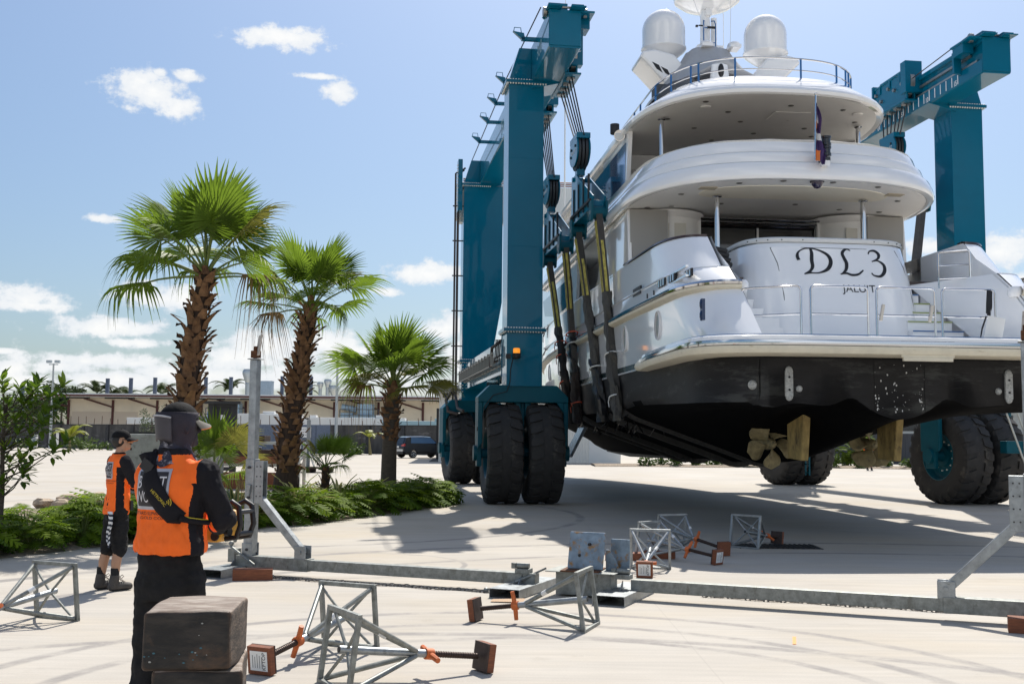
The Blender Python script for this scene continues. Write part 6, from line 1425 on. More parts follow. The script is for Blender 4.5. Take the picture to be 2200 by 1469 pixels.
# pale corrugated shed behind the hoist
corr = mat('white_corrugated', (.66, .66, .63), .5, var=.04)
sh = thing('corrugated_shed', 'white corrugated steel shed with wide dark opening behind the hoist wheels', 'shed', (-4.75, 74.0, 0), R(2.4))
def corrug(x0, x1, z0, z1, y):
    n = int((x1 - x0) / .10); rows = [[], []]
    for i in range(n * 2 + 1):
        x = x0 + (x1 - x0) * i / (n * 2); d = .03 if (i % 4 in (0, 1)) else 0
        for r, z in zip(rows, (z0, z1)): r.append((x, y - d, z))
    return rows
b = MB(); b.grid(corrug(0, 1.3, 0, 4.6, 0), 0, False); b.grid(corrug(8.3, 10.0, 0, 4.6, 0), 0, False); b.grid(corrug(1.3, 8.3, 3.9, 4.6, 0), 0, False); b.box((-.05, 7, 2.3), (.1, 14, 4.6)); b.box((12.1, 7, 2.3), (.1, 14, 4.6)); b.box((6, 14, 2.3), (12, .1, 4.6)); b.build('wall', corr, sh)
b = MB(); b.box((11.05, .02, 2.3), (2.1, .06, 4.6)); b.build('sliding_door', mat('smooth_white_door', (.66, .68, .68), .5), sh)
b = MB(); b.box((6, 6.5, 5.0), (13.4, 15.6, .16)); b.box((6, -1.25, 4.86), (13.4, .12, .34)); b.build('roof', mat('grey_roof_edge', (.2, .21, .23), .5), sh); b = MB(); b.box((6, -.6, 4.62), (13, 1.2, .1)); b.box((.4, -.9, 4.45), (.5, .3, .35), mi=1); b.build('eave', [mat('eave_grey', (.3, .31, .33), .6), ink], sh)
b = MB(); b.box((5, 9, 1.9), (11, .1, 3.8)); b.box((5, 5, .01), (11.5, 9, .02)); b.build('interior_lining', mat('dark_interior', (.04, .04, .042), .9), sh)
# light poles, bollards, pedestals
def light_pole(px_, ytop, Y, lab):
    X = (px_ - 1100) / 2365 * Y; h = 938.5 + (px_ - 1100) * .0088; z1 = 1.7 + (h - ytop) * Y / 2365; o = thing('light_pole', lab, 'light pole', (X, Y, 0), 0, 'light poles along the wall')
    MB().tube((0, 0, 0), (0, 0, z1), .16, .09, n=12).build('pole', mat('pole_grey', (.45, .48, .48), .5, .3), o)
    b = MB(); b.box((0, 0, z1 - .1), (1.0, .12, .1)); b.box((-.45, -.1, z1 + .2), (.5, .4, .3)); b.box((.45, -.1, z1 + .2), (.5, .4, .3)); b.build('floodlight', metal_s, o)
light_pole(114, 781, 120, 'tall grey light pole by the wall, left of the men'); light_pole(725, 769, 99, 'tall grey light pole by the wall between the leaning palm and the short palm')
whp = mat('white_post', (.72, .72, .7), .6)
for px_, yb, hh, w_, lab in ((129, 964, 1.9, .2, 'white marker post by the wall near the left light pole'), (735, 969, 1.55, .16, 'white marker post by the wall right of the second light pole')):
    h = 938.5 + (px_ - 1100) * .0088; Y = 2365 * 1.7 / (yb - h); o = MB().box((0, 0, hh / 2), (w_, w_, hh)).box((0, 0, hh), (w_ * 1.7, w_ * 1.7, .24)).build('marker_post', whp, None, ((px_ - 1100) / 2365 * Y, Y, 0)); tag(o, lab, 'post', 'white marker posts')
for px_, yb, lab in ((79, 962, 'white service pedestal by the wall behind the young tree'), (698, 974, 'white service pedestal by the wall left of the second light pole')):
    h = 938.5 + (px_ - 1100) * .0088; Y = 2365 * 1.7 / (yb - h); o = thing('service_pedestal', lab, 'service pedestal', ((px_ - 1100) / 2365 * Y, Y, 0), 0, 'service pedestals'); MB().box((0, 0, .75), (.75, .5, 1.5)).build('casing', whp, o, bevel=.03); b = MB()
    for z in (.5, .85, 1.2): b.box((.12, -.26, z), (.3, .03, .22))
    b.build('socket', mat('socket_grey', (.2, .25, .3), .5), o)
# parked car, seen from behind at an angle
paint = mat('dark_metallic_paint', (.022, .026, .032), .22, .5, coat=.8)
car = thing('parked_car', 'dark grey sport utility car parked by the wall, seen from behind', 'car', (-7.0, 87.5, 0), R(-52))
def carbody():
    mb = MB(); rows = []
    prof = [(-2.28, .42, .62), (-2.3, .75, .95), (-2.22, 1.02, 1.08), (-2.0, 1.12, 1.62), (-1.6, 1.14, 1.68), (-.4, 1.12, 1.70), (.3, 1.08, 1.66), (1.1, 1.05, 1.12), (1.9, .95, 1.0), (2.25, .8, .82)]
    sec = lambda y, zb, zt: [(-.90, y, .40), (-.93, y, .7), (-.90, y, zb), (-.70 if zt > zb + .2 else -.86, y, zt - .04 if zt > zb + .2 else zb + .01), (-.55, y, zt), (.55, y, zt), (.70 if zt > zb + .2 else .86, y, zt - .04 if zt > zb + .2 else zb + .01), (.90, y, zb), (.93, y, .7), (.90, y, .40)]
    rows = [sec(*p) for p in prof]; mb.grid(rows, 0, True); mb.poly(rows[0][::-1]); mb.poly(rows[-1]); return mb
carbody().build('body', paint, car, bevel=0)
b = MB(); b.add([(-.62, -2.24, 1.10), (.62, -2.24, 1.10), (.56, -2.03, 1.60), (-.56, -2.03, 1.60)], [(0, 1, 2, 3)]); b.build('rear_window', glassd, car)
b = MB()
for s in (-1, 1): b.add([(s * .912, -1.7, 1.16), (s * .912, .75, 1.14), (s * .73, .25, 1.60), (s * .73, -1.55, 1.62)], [(0, 1, 2, 3)])
b.build('side_window', glassb, car)
b = MB(); b.box((0, -2.31, .58), (1.5, .06, .22)); b.build('bumper_skid', mat('silver_trim', (.6, .6, .6), .35, .5), car); b = MB(); b.box((0, -2.3, .42), (1.6, .1, .2)); b.box((0, -2.29, .78), (1.7, .04, .12))
for s in (-1, 1): b.box((s * .92, 0, .42), (.06, 2.2, .16))
b.build('lower_cladding', ink, car)
b = MB()
for s in (-1, 1): b.prism([(s * .45, .98), (s * .92, 1.12), (s * .92, .93), (s * .6, .93)][::s], -2.32, -2.2, lambda u, v, w: (u, w, v))
b.build('tail_light', mat('red_lamp', (.5, .02, .02), .2, coat=.6), car, fixn=True)
b = MB(); b.box((0, -2.33, .86), (.42, .03, .14)); b.build('number_plate', label_w, car)
for s in (-1, 1):
    for y in (-1.45, 1.35):
        M = Matrix.Translation((s * .82, y, .35)) @ Matrix.Rotation(s * PI / 2, 4, 'Y'); w_ = MB(); w_.lathe([(.001, .1), (.22, .1), (.25, .12), (.34, .11), (.35, .0), (.34, -.1)], 24, M); w_ = w_.build('wheel', rubber, car)
        r2 = MB()
        for k in range(5): a = 2 * PI * k / 5; r2.bar(M @ V3((0, 0, .125)), M @ V3((.22 * math.cos(a), .22 * math.sin(a), .125)), .05, .02, (1, 0, 0))
        r2.lathe([(.2, .12), (.235, .13), (.24, .11)], 24, M); r2.build('rim', chrome, w_)
b = MB(); b.box((.98, .75, 1.15), (.16, .14, .14)); b.box((-.98, .75, 1.15), (.16, .14, .14)); b.build('mirror', ink, car, bevel=.02)
# stacked concrete blocks, fork lift, timber rack, container, stand on pallet
conc_b = mat('rough_concrete', (.36, .36, .33), .9, var=.25, vscale=6, dirt=((.2, .2, .18), 10, .57, (1, 1, 1)), bump=.3)
for z, rz, lab in ((0, 2, 'lower grey concrete ballast block behind the man with the control box'), (.86, -1, 'upper concrete ballast block with dark sheet on top, behind the man with the control box')):
    o = MB().box((0, 0, .42), (1.7, .9, .84)).build('concrete_block', conc_b, None, (-6.2, 20.2, z), .03, (0, 0, R(rz))); tag(o, lab, 'concrete block', 'stacked concrete ballast blocks')
    if z: MB().box((.1, 0, .86), (1.5, .8, .03)).build('dark_sheet', ink, o)
fl_ = thing('forklift', 'black forklift with tall mast parked behind the tallest palm', 'forklift', (-10.2, 39, 0), R(8))
b = MB()
for x in (-.42, .42): b.box((x, 0, 1.5), (.16, .2, 2.7)); b.box((x * .78, -.05, 1.5), (.1, .12, 2.6))
for z in (.5, 1.5, 2.75): b.box((0, 0, z), (1.0, .14, .14))
b.box((0, .05, 2.1), (.6, .05, 1.2)); b.box((0, -.1, 2.82), (1.25, .3, .1)); b.build('mast', mat('black_machine', (.02, .021, .023), .5, var=.2), fl_)
b = MB(); b.box((0, -.02, 2.3), (.14, .03, .18)); b.box((.08, -.02, 1.78), (.22, .03, .34)); b.build('warning_label', label_w, fl_)
b = MB(); b.box((-1.5, 1.6, .8), (1.3, 2.2, .9)); b.box((-1.5, 2.6, 1.1), (1.25, .5, 1.3)); b.build('body', ink, fl_, bevel=.06); b = MB(); b.box((-1.5, 1.5, 2.3), (1.2, 1.6, .12))
for x in (-2.0, -1.0):
    for y in (.8, 2.2): b.bar((x, y, 1.2), (x, y, 2.3), .08, .08)
b.build('overhead_guard', ink, fl_); b = MB()
for x in (-2.1, -.9):
    for y in (.8, 2.4): b.tube((x - .12, y, .35), (x + .12, y, .35), .35, n=18)
b.build('wheel', rubber, fl_); b = MB(); b.tube((-.3, -.2, 1.25), (1.4, -.25, 1.2), .07, n=8); b.build('fork_carriage', ink, fl_)
rk = thing('timber_rack', 'pale steel rack holding dark red timbers behind the cradle post', 'rack', (-8.2, 35.5, 0), R(-2))
b = MB()
for x in (-1.45, 1.5):
    for y in (-.4, .4): b.box((x, y, .72), (.1, .1, 1.44))
for z in (.75, 1.44): 
    for y in (-.4, .4): b.box((.02, y, z), (3.0, .1, .1))
b.build('frame', mat('pale_rack_steel', (.55, .57, .54), .6, var=.15), rk)
def timber(loc, d, lab, m=woodr): tag(MB().box((0, 0, d[2] / 2), d).build('timber', m, None, loc, .01, (0, 0, R(-2))), lab, 'timber', 'timbers in the pale steel rack')
dkw = mat('dark_timber', (.05, .028, .02), .85, var=.5, vscale=6)
for k in range(3): timber((-8.2 + .02 * k, 35.2 + .3 * (k - 1), .0), (2.8, .26, .26), 'red brown timber at the bottom of the pale steel rack', woodr); timber((-8.2, 35.2 + .3 * (k - 1), .262), (2.7, .26, .24), 'red brown timber at the bottom of the pale steel rack', woodr)
for k in range(3): timber((-8.15, 35.2 + .3 * (k - 1), .805), (2.7, .26, .22), 'red brown timber on the middle shelf of the rack', woodr); timber((-8.3 + .2 * k, 35.2 + .3 * (k - 1), 1.03), (2.3, .24, .2), 'dark timber on the middle shelf of the rack', dkw)
for k in range(3): timber((-8.6, 35.2 + .3 * (k - 1), 1.495), (1.7, .26, .18), 'dark timber on top of the pale steel rack', dkw)
timber((-8.9, 35.4, 1.68), (1.1, .5, .26), 'short dark red timber topmost on the pale steel rack', dkw)
cn_ = thing('shipping_container', 'blue grey corrugated shipping container with a white notice, by the wall behind the leaning palm', 'container', (-19.6, 96, 0), R(-20))
rows = [[], []]
for i in range(61):
    x = -3 + i * .1; d = .04 if i % 4 < 2 else 0
    for r, z in zip(rows, (.1, 2.6)): r.append((x, -d, z))
b = MB(); b.grid(rows, 0, False); b.box((0, 1.25, 1.35), (6, 2.4, 2.5)); b.build('body', mat('container_blue', (.11, .14, .20), .6, var=.2), cn_); b = MB(); b.box((1.9, -.07, 1.95), (1.3, .03, .9)); b.build('notice', label_w, cn_); b = MB()
for k in range(3):
    for j in range(5): b.box((1.45 + j * .2, -.09, 2.2 - k * .24), (.12, .01, .07))
b.build('notice_lettering', mat('grey_ink', (.25, .25, .27), .6), cn_)
st_ = thing('prop_stand', 'grey steel prop stand with splayed feet on a pallet, right of the leaning palm', 'prop stand', (-9.35, 51, 0)); b = MB(); b.tube((0, 0, .25), (0, 0, 2.4), .09, n=10)
for k in range(6): a = k * PI / 3; b.tube((0, 0, 1.0), (.85 * math.cos(a), .85 * math.sin(a), .28), .04, n=6)
b.build('column', mat('grey_prop', (.22, .24, .25), .6), st_); tag(MB().box((0, 0, .22), (2.2, 1.6, .06)).box((-.8, 0, .1), (.2, 1.6, .18)).box((.8, 0, .1), (.2, 1.6, .18)).box((0, 0, .1), (.2, 1.6, .18)).build('pallet', dkw, None, (-9.2, 51, 0)), 'dark timber pallet under the grey prop stand', 'pallet')
# white boats and crates in the yard beyond the wall
for i, (px_, Y, d, z) in enumerate(((545, 132, (7, 2, 1.2), 3.0), (610, 130, (4.6, 2, 1.3), 2.8), (655, 128, (4, 2, 1.0), 2.7), (770, 125, (11, 2, 1.0), 2.7), (350, 138, (8, 2, .8), 2.9), (455, 135, (4, 2, .6), 2.9), (905, 118, (8, 2, .6), 2.7))):
    o = MB().box((0, 0, z + d[2] / 2), d).box((0, 0, z / 2), (d[0] * .8, 1, z)).box((d[0] * .3, -.3, z + d[2] + .15), (d[0] * .2, 1, .3)).build('stored_crate', [whp, mat('pale_teal_box', (.3, .45, .5), .6)][i % 2 if i in (5, ) else 0] if i != 6 else mat('pale_teal_box', (.2, .4, .5), .6), None, ((px_ - 1100) / 2365 * Y, Y, 0), .05); tag(o, 'pale stored crate showing above the dark block wall', 'crate', 'crates stored beyond the wall')
# far trees, palms and shrubs
tdk = mat('far_foliage', (.028, .05, .012), .7, var=.5, vscale=1.5, col2=(.06, .10, .025), trans=.15); tyel = mat('yellow_palm_leaf', (.24, .26, .03), .5, var=.3, trans=.35)
def clump(name, loc, size, n, seed, m_, label, cat, group, leaf=.35, trunk_h=0):
    r_ = random.Random(seed); o = thing(name, label, cat, loc, 0, group); mb = MB()
    cs = [(V3((r_.uniform(-.7, .7) * size[0], r_.uniform(-.7, .7) * size[1], trunk_h + r_.uniform(.15, .8) * size[2])), r_.uniform(.25, .5)) for _ in range(9)]
    for i in range(n):
        c, rr = r_.choice(cs); d = V3((r_.gauss(0, 1), r_.gauss(0, 1), r_.gauss(0, 1))).normalized(); p = c + V3((d.x * size[0], d.y * size[1], d.z * size[2])) * rr * r_.uniform(.6, 1.05)
        if p.z < .02: p.z = .02 + r_.random() * .1
        x = V3((r_.gauss(0, 1), r_.gauss(0, 1), r_.gauss(0, .6))).normalized(); y = x.orthogonal().normalized(); y = (y * math.cos(i) + x.cross(y) * math.sin(i)); L_ = leaf * r_.uniform(.6, 1.2)
        mb.add([p - x * L_, p + y * L_ * .35, p + x * L_, p - y * L_ * .35], [(0, 1, 2, 3)])
    mb.build('crown' if trunk_h else 'foliage', m_, o)
    if trunk_h: MB().pipe([(0, 0, 0), (.1, 0, trunk_h), (0, .1, trunk_h + size[2] * .5)], [.25, .18, .06], 8).build('trunk', barkm, o)
    return o
for i, (px_, Y, w_, h_, tz) in enumerate(((30, 190, 5, 5, 2.5), (85, 185, 5, 5, 2), (118, 180, 3.5, 6, 3.5), (-30, 180, 6, 6, 2), (135, 200, 3, 3, 7.2), (150, 205, 3.2, 2.6, 7.4), (95, 150, 4, 2.2, 1))): clump('far_tree', ((px_ - 1100) / 2365 * Y, Y, 0), (w_, w_, h_), 900, i, tdk, 'dark green tree far beyond the left end of the warehouse', 'tree', 'trees beyond the warehouse', .5, tz)
def feather_palm(loc, h, s, label, m_=tyel, n=7, group='yellow feather palms by the wall', seed=1, lean=.0, trunk=True):
    r_ = random.Random(seed); o = thing('feather_palm', label, 'palm tree', loc, r_.uniform(0, 6), group); mb = MB(); top = V3((lean, 0, h))
    if trunk: MB().pipe([(0, 0, 0), (lean * .5, 0, h * .5), top], [.10 * s + .03, .07 * s + .02, .05 * s], 8).build('trunk', mat('palm_stem', (.2, .17, .07), .7), o)
    for k in range(n):
        az = 2 * PI * k / n + r_.uniform(-.3, .3); el_ = r_.uniform(.7, 1.35); L_ = s * r_.uniform(1.2, 1.7); pts = []
        for e in range(9):
            u = e / 8; a = el_ - 1.5 * u * u; hx = V3((math.cos(az), math.sin(az), 0)); pts.append(top + hx * (L_ * u * math.cos((el_ + a) / 2)) + V3((0, 0, L_ * u * math.sin((el_ + a) / 2))))
        mb.pipe(pts, .018 * s, 4, 0, False)
        for j in range(46):
            u = .12 + .88 * j / 46; i_ = min(int(u * 8), 7); p = pts[i_].lerp(pts[i_ + 1], u * 8 - i_); d = (pts[i_ + 1] - pts[i_]).normalized(); sd_ = d.cross(V3((0, 0, 1))).normalized()
            for sg in (-1, 1):
                l = .42 * s * math.sin(PI * (.15 + .8 * u)); t = p + (sd_ * sg * .8 + d * .55 + V3((0, 0, -.25))) * l; w2 = .028 * s; mb.add([p - d * w2, p + d * w2, t], [(0, 1, 2)])
    mb.build('fronds', m_, o); return o
feather_palm((-41.5, 104, 0), 1.2, 1.45, 'yellowing feather palm against the wall, left of the man in shorts', n=8, seed=4); feather_palm((-12.6, 99, 0), 1.5, 1.25, 'leaning yellow feather palm against the wall, left of the short fan palm', n=4, seed=7, lean=.5)
for i, (px_, Y, h) in enumerate(((210, 182, 8.2), (245, 182, 7.8), (350, 182, 8.2), (495, 185, 9.0), (650, 185, 8.4), (270, 190, 7.6))): feather_palm(((px_ - 1100) / 2365 * Y, Y, 0), h, 2.4, 'green palm crown showing over the warehouse roof', tdk, 10, 'palms beyond the warehouse roof', i)
for i, (px_, yb, w_, h_) in enumerate(((165, 968, 1.5, 1.2), (195, 966, 1.6, 1.4), (222, 967, 1.2, 1.0), (60, 962, 1.6, .9), (660, 975, 1.2, 1.8), (745, 975, 1.2, 1.2), (868, 976, .7, 1.4), (775, 976, .8, 1.0), (720, 976, 1.0, 1.3))):
    h = 938.5 + (px_ - 1100) * .0088; Y = 2365 * 1.7 / (yb - h); clump('wall_shrub', ((px_ - 1100) / 2365 * Y, Y, 0), (w_, .8, h_), 160, i, mat('light_shrub', (.08, .13, .02), .6, var=.5, vscale=2, trans=.2), 'small light green shrub at the foot of the dark wall', 'shrub', 'shrubs along the wall', .22)
clump('wall_shrub', (-36.5, 112, 0), (1.3, 1.3, 3.0), 500, 77, mat('grey_green', (.10, .13, .06), .7, var=.4, vscale=2), 'wispy grey green casuarina sapling in front of the warehouse wall', 'tree', 'saplings', .16, 1.6)
# far bed under the hull: low shrubs, sword plants, palms, man watching
g2 = MB(); g2.grid([[(x, 66 + y + .4 * math.sin(x), .02 + .1 * (y > .5) * (y < 3.2)) for y in (0, .8, 2, 3, 4)] for x in range(5, 34)], 0, True); tag(g2.build('garden_bed', mulch), kind='structure')
lsh = mat('far_shrub_leaf', (.05, .11, .015), .5, var=.5, vscale=2, col2=(.13, .2, .03), trans=.25)
for i, x in enumerate((8.2, 9.3, 10.1, 11.3, 12.6, 14.2, 15.2, 16.0, 16.9, 17.6, 18.5, 19.4, 20.9, 21.6, 22.7, 23.7, 24.6, 25.5)): clump('far_bush', (x, 67 + .5 * math.sin(i * 2), 0), (.55, .5, .55 + .12 * (i % 3)), 170, 100 + i, lsh, 'low bright green bush in the far planting bed beneath the hull', 'bush', 'bushes in the far bed', .16)
for i, (x, h_) in enumerate(((15.8, 1.4), (17.0, 1.7), (18.0, 1.2), (16.4, 1.9), (21.4, 1.3))): clump('far_shrub', (x, 69.5, 0), (1.0, .7, h_), 420, 200 + i, mat('bright_shrub_leaf', (.14, .2, .02), .5, var=.5, vscale=2, trans=.3), 'taller yellow green shrub in the far planting bed beside the propeller', 'shrub', 'taller shrubs in the far bed', .2)
for i, (x, y, s) in enumerate(((19.6, 70, 1.3), (22.0, 70.5, 1.1), (19.2, 72, 1.2))):
    o = thing('fan_palm', 'bright fan palm seen between the propellers under the hull', 'palm tree', (x, y, 0), 0, 'far fan palms under the hull'); MB().pipe([(0, 0, 0), (0, 0, .7), (.05, 0, 1.1)], [.2, .17, .12], 8).build('trunk', bootm, o); r_ = random.Random(i)
    for k in range(14):
        az = k * 2.4; elv = 1.35 - 1.4 * k / 13; f = link('frond', FANS[k % 3], o); d = V3((math.cos(az) * math.cos(elv), math.sin(az) * math.cos(elv), math.sin(elv))); xx = d.cross(V3((0, 0, 1))).normalized(); zz = xx.cross(d); M = Matrix((xx, d, zz)).transposed().to_4x4() @ Matrix.Scale(s, 4); M.translation = (.05, 0, 1.1); f.matrix_basis = M
tag(MB().box((0, 0, 1.1), (60, .3, 2.2)).build('paling_fence', mat('dark_palings', (.05, .055, .065), .8, var=.4, vscale=3, stretch=(6, 6, .3)), None, (45, 80, 0)), 'dark paling fence far behind the right wheels', 'fence')
bl_ = thing('far_building', 'pale building far behind the right wheels', 'building', (45, 110, 0)); MB().box((0, 0, 3.0), (30, 8, 6)).build('wall', paleb, bl_); b = MB(); b.box((0, -4.2, 6.1), (31, 9, .25)); b.build('roof', roofm, bl_); b = MB()
for k in range(6): b.box((-11 + k * 4.4, -4.02, 3.4), (2, .06, 1.6))
b.build('window', glassd, bl_)

# ------------------------------------------------------------------ people
skin = mat('skin', (.42, .23, .14), .5, var=.08, vscale=8); hairm = mat('dark_hair', (.012, .010, .009), .6)
orange_s = mat('orange_shirt', (.98, .155, .010), .8, bump=.9, bscale=6); black_s = mat('black_shirt', (.013, .012, .015), .85, spec=.2, var=.3, vscale=5, bump=.3, bscale=14)
trous = mat('charcoal_trousers', (.017, .0165, .0172), .9, spec=.2, var=.4, vscale=9, bump=.5, bscale=16); bootl = mat('worn_boot_leather', (.06, .052, .045), .7, var=.4, vscale=14, bump=.3)
sockm = mat('black_sock', (.012, .012, .013), .9, bump=.3, bscale=60); capm = mat('black_cap', (.007, .007, .008), .85, spec=.2, bump=.2, bscale=50)
silver = mat('silver_logo_frame', (.42, .42, .46), .4, .3); logo_b = mat('logo_panel', (.02, .017, .022), .6); logo_w = mat('logo_letters', (.62, .60, .62), .6)
def limb(mb, pts, rs, n=12):
    mb.pipe(pts, rs, n)
    for p, r in zip(pts, rs): mb.ball(p, r * .99, 10)
def torso(mb, secs, n=24):
    rows = []
    for z, rx, ry, cx_, cy_ in secs: rows.append([(cx_ + rx * math.copysign(abs(math.cos(t)) ** .85, math.cos(t)), cy_ + ry * math.copysign(abs(math.sin(t)) ** .85, math.sin(t)), z) for t in [2 * PI * k / n for k in range(n + 1)]])
    mb.grid(rows, 0, True); mb.poly(rows[0][:-1][::-1]); mb.poly(rows[-1][:-1])
def hand(mb, wrist, d, palm_n, curl=.7, side=1):
    d = V3(d).normalized(); pn = V3(palm_n); pn = (pn - d * pn.dot(d)).normalized(); x = d.cross(pn) * side; w = V3(wrist)
    mb.ball(w + d * .045, (.038, .038, .038), 10); 
    for k in range(4):
        b = w + d * .085 + x * (.03 - .02 * k); L_ = (.07, .08, .075, .06)[k]; m1 = b + (d * math.cos(curl * .5) + pn * math.sin(curl * .5)) * L_ * .5; m2 = m1 + (d * math.cos(curl * 1.4) + pn * math.sin(curl * 1.4)) * L_ * .5
        mb.pipe([w + d * .04 + x * (.018 - .012 * k), b, m1, m2], [.016, .0105, .0095, .008], 8); mb.ball(m2, .008, 6)
    t0 = w + d * .03 + x * .032; t1 = t0 + (x * .5 + d * .7 + pn * .4).normalized() * .045; t2 = t1 + (d * .8 + pn * .5).normalized() * .03; mb.pipe([w + d * .015 + x * .015, t0, t1, t2], [.016, .013, .011, .009], 8); mb.ball(t2, .009, 6)
def wrinkle(me, amp, sc, seed, zdir=1.0, fn=None):
    out = []
    for v in me.vertices:
        x, y, z = v.co; n_ = mnoise.noise((x * sc + seed, y * sc, z * sc * zdir)) + .5 * mnoise.noise((x * sc * 2.3, y * sc * 2.3 + seed, z * sc * 2.3 * zdir)); a = amp * (fn(v.co) if fn else 1); q = v.co + v.normal * (n_ * a); out += [q.x, q.y, q.z]
    me.vertices.foreach_set('co', out); me.update()
def paint_faces(me, mats, fn):
    me.materials.clear()
    for m in mats: me.materials.append(m)
    for p in me.polygons: p.material_index = fn(p.center); p.use_smooth = True
def head_prims(mb, c, turn=0, s=1.0):
    M = Matrix.Rotation(turn, 3, 'Z'); c = V3(c); P_ = lambda x, y, z: c + M @ V3((x * s, y * s, z * s))
    mb.ball(P_(0, -.01, .03), (.075 * s, .095 * s, .10 * s), 16, 0, M); mb.ball(P_(0, .03, -.05), (.058 * s, .068 * s, .075 * s), 14, 0, M); mb.ball(P_(0, .085, -.085), (.026 * s, .022 * s, .022 * s), 10, 0, M)
    mb.ball(P_(0, .105, -.012), (.014 * s, .02 * s, .024 * s), 10, 0, M); mb.ball(P_(0, .112, -.022), (.017 * s, .014 * s, .012 * s), 8, 0, M); mb.ball(P_(0, .088, -.055), (.024 * s, .014 * s, .008 * s), 8, 0, M); mb.ball(P_(0, .088, -.068), (.02 * s, .013 * s, .008 * s), 8, 0, M)
    for sd_ in (-1, 1): mb.ball(P_(sd_ * .078, -.012, -.01), (.012 * s, .02 * s, .034 * s), 10, 0, M)
    return P_, M
def cap(o, P_, M, s=1.0, brim_m=None, name='cap'):
    mb = MB(); rows = []
    for i in range(9):
        ph = PI / 2 * i / 8; rows.append([P_(.088 * math.cos(ph) * math.sin(t), -.012 + .108 * math.cos(ph) * math.cos(t), .035 + .095 * math.sin(ph)) for t in [2 * PI * k / 24 for k in range(25)]])
    mb.grid(rows, 0, True); mb.ball(P_(0, -.012, .132), (.01, .01, .006), 8)
    rows = []
    for i in range(6):
        e = i / 5; rows.append([P_(.082 * math.sin(t) * (1 + .05 * e), -.012 + .103 * math.cos(t) + .085 * e * math.cos(t) ** .7, .04 - .025 * e + .0 - .03 * abs(math.sin(t)) * e) for t in [-1.15 + 2.3 * k / 14 for k in range(15)]])
    mb.grid(rows, 1, True); rows2 = [[p - V3((0, 0, .006)) for p in r] for r in rows]; mb.grid(rows2, 1, True, True); mb.grid([rows[-1], rows2[-1]], 2, True)
    return mb.build(name, [capm, brim_m or capm, mat('cap_orange_edge', (.7, .2, .04), .6)], o)
def shirt_decals(o, bvh, zc, xc, w_, h_):
    def proj_(x, z, off):
        hit = bvh.ray_cast(V3((x, -1.0, z)), V3((0, 1, 0)))
        y = hit[0].y if hit[0] else -.12
        return V3((x, y - off, z))
    def panel(name, x0, x1, z0, z1, off, m_, n=12):
        mb = MB(); mb.grid([[proj_(x0 + (x1 - x0) * i / n, z0 + (z1 - z0) * j / n, off) for i in range(n + 1)] for j in range(n + 1)], 0, True); return mb.build(name, m_, o)
    x0, x1, z0, z1 = xc - w_ / 2, xc + w_ / 2, zc - h_ / 2, zc + h_ / 2; e = w_ * .075
    panel('logo_frame', x0, x1, z0, z1, .0035, silver); panel('logo_panel', x0 + e, x1 - e, z0 + e, z1 - e, .0055, logo_b)
    t = MB()
    for s_, zz, sz, ml in (('BOAT', zc + h_ * .02, w_ * .33, logo_w), ('WORKS', zc - h_ * .32, w_ * .31, logo_w)): add_text(t, s_, sz, lambda x, y: proj_(xc + x, zz + y * 1.25, .0085), sx=.82 if s_ == 'WORKS' else .95)
    add_text(t, 'the', w_ * .12, lambda x, y: proj_(xc + x, zc + h_ * .33 + y, .0085)); t.build('logo_lettering', logo_w, o)
    t = MB(); add_text(t, 'BOATYARD-SLIPWAY-MARINE', w_ * .112, lambda x, y: proj_(xc + x + .01, z0 - .028 + y, .005)); add_text(t, 'GOLD COAST', w_ * .09, lambda x, y: proj_(xc + x + .03, z0 - .05 + y, .005), sx=1.6); t.build('slogan_lettering', ink, o)
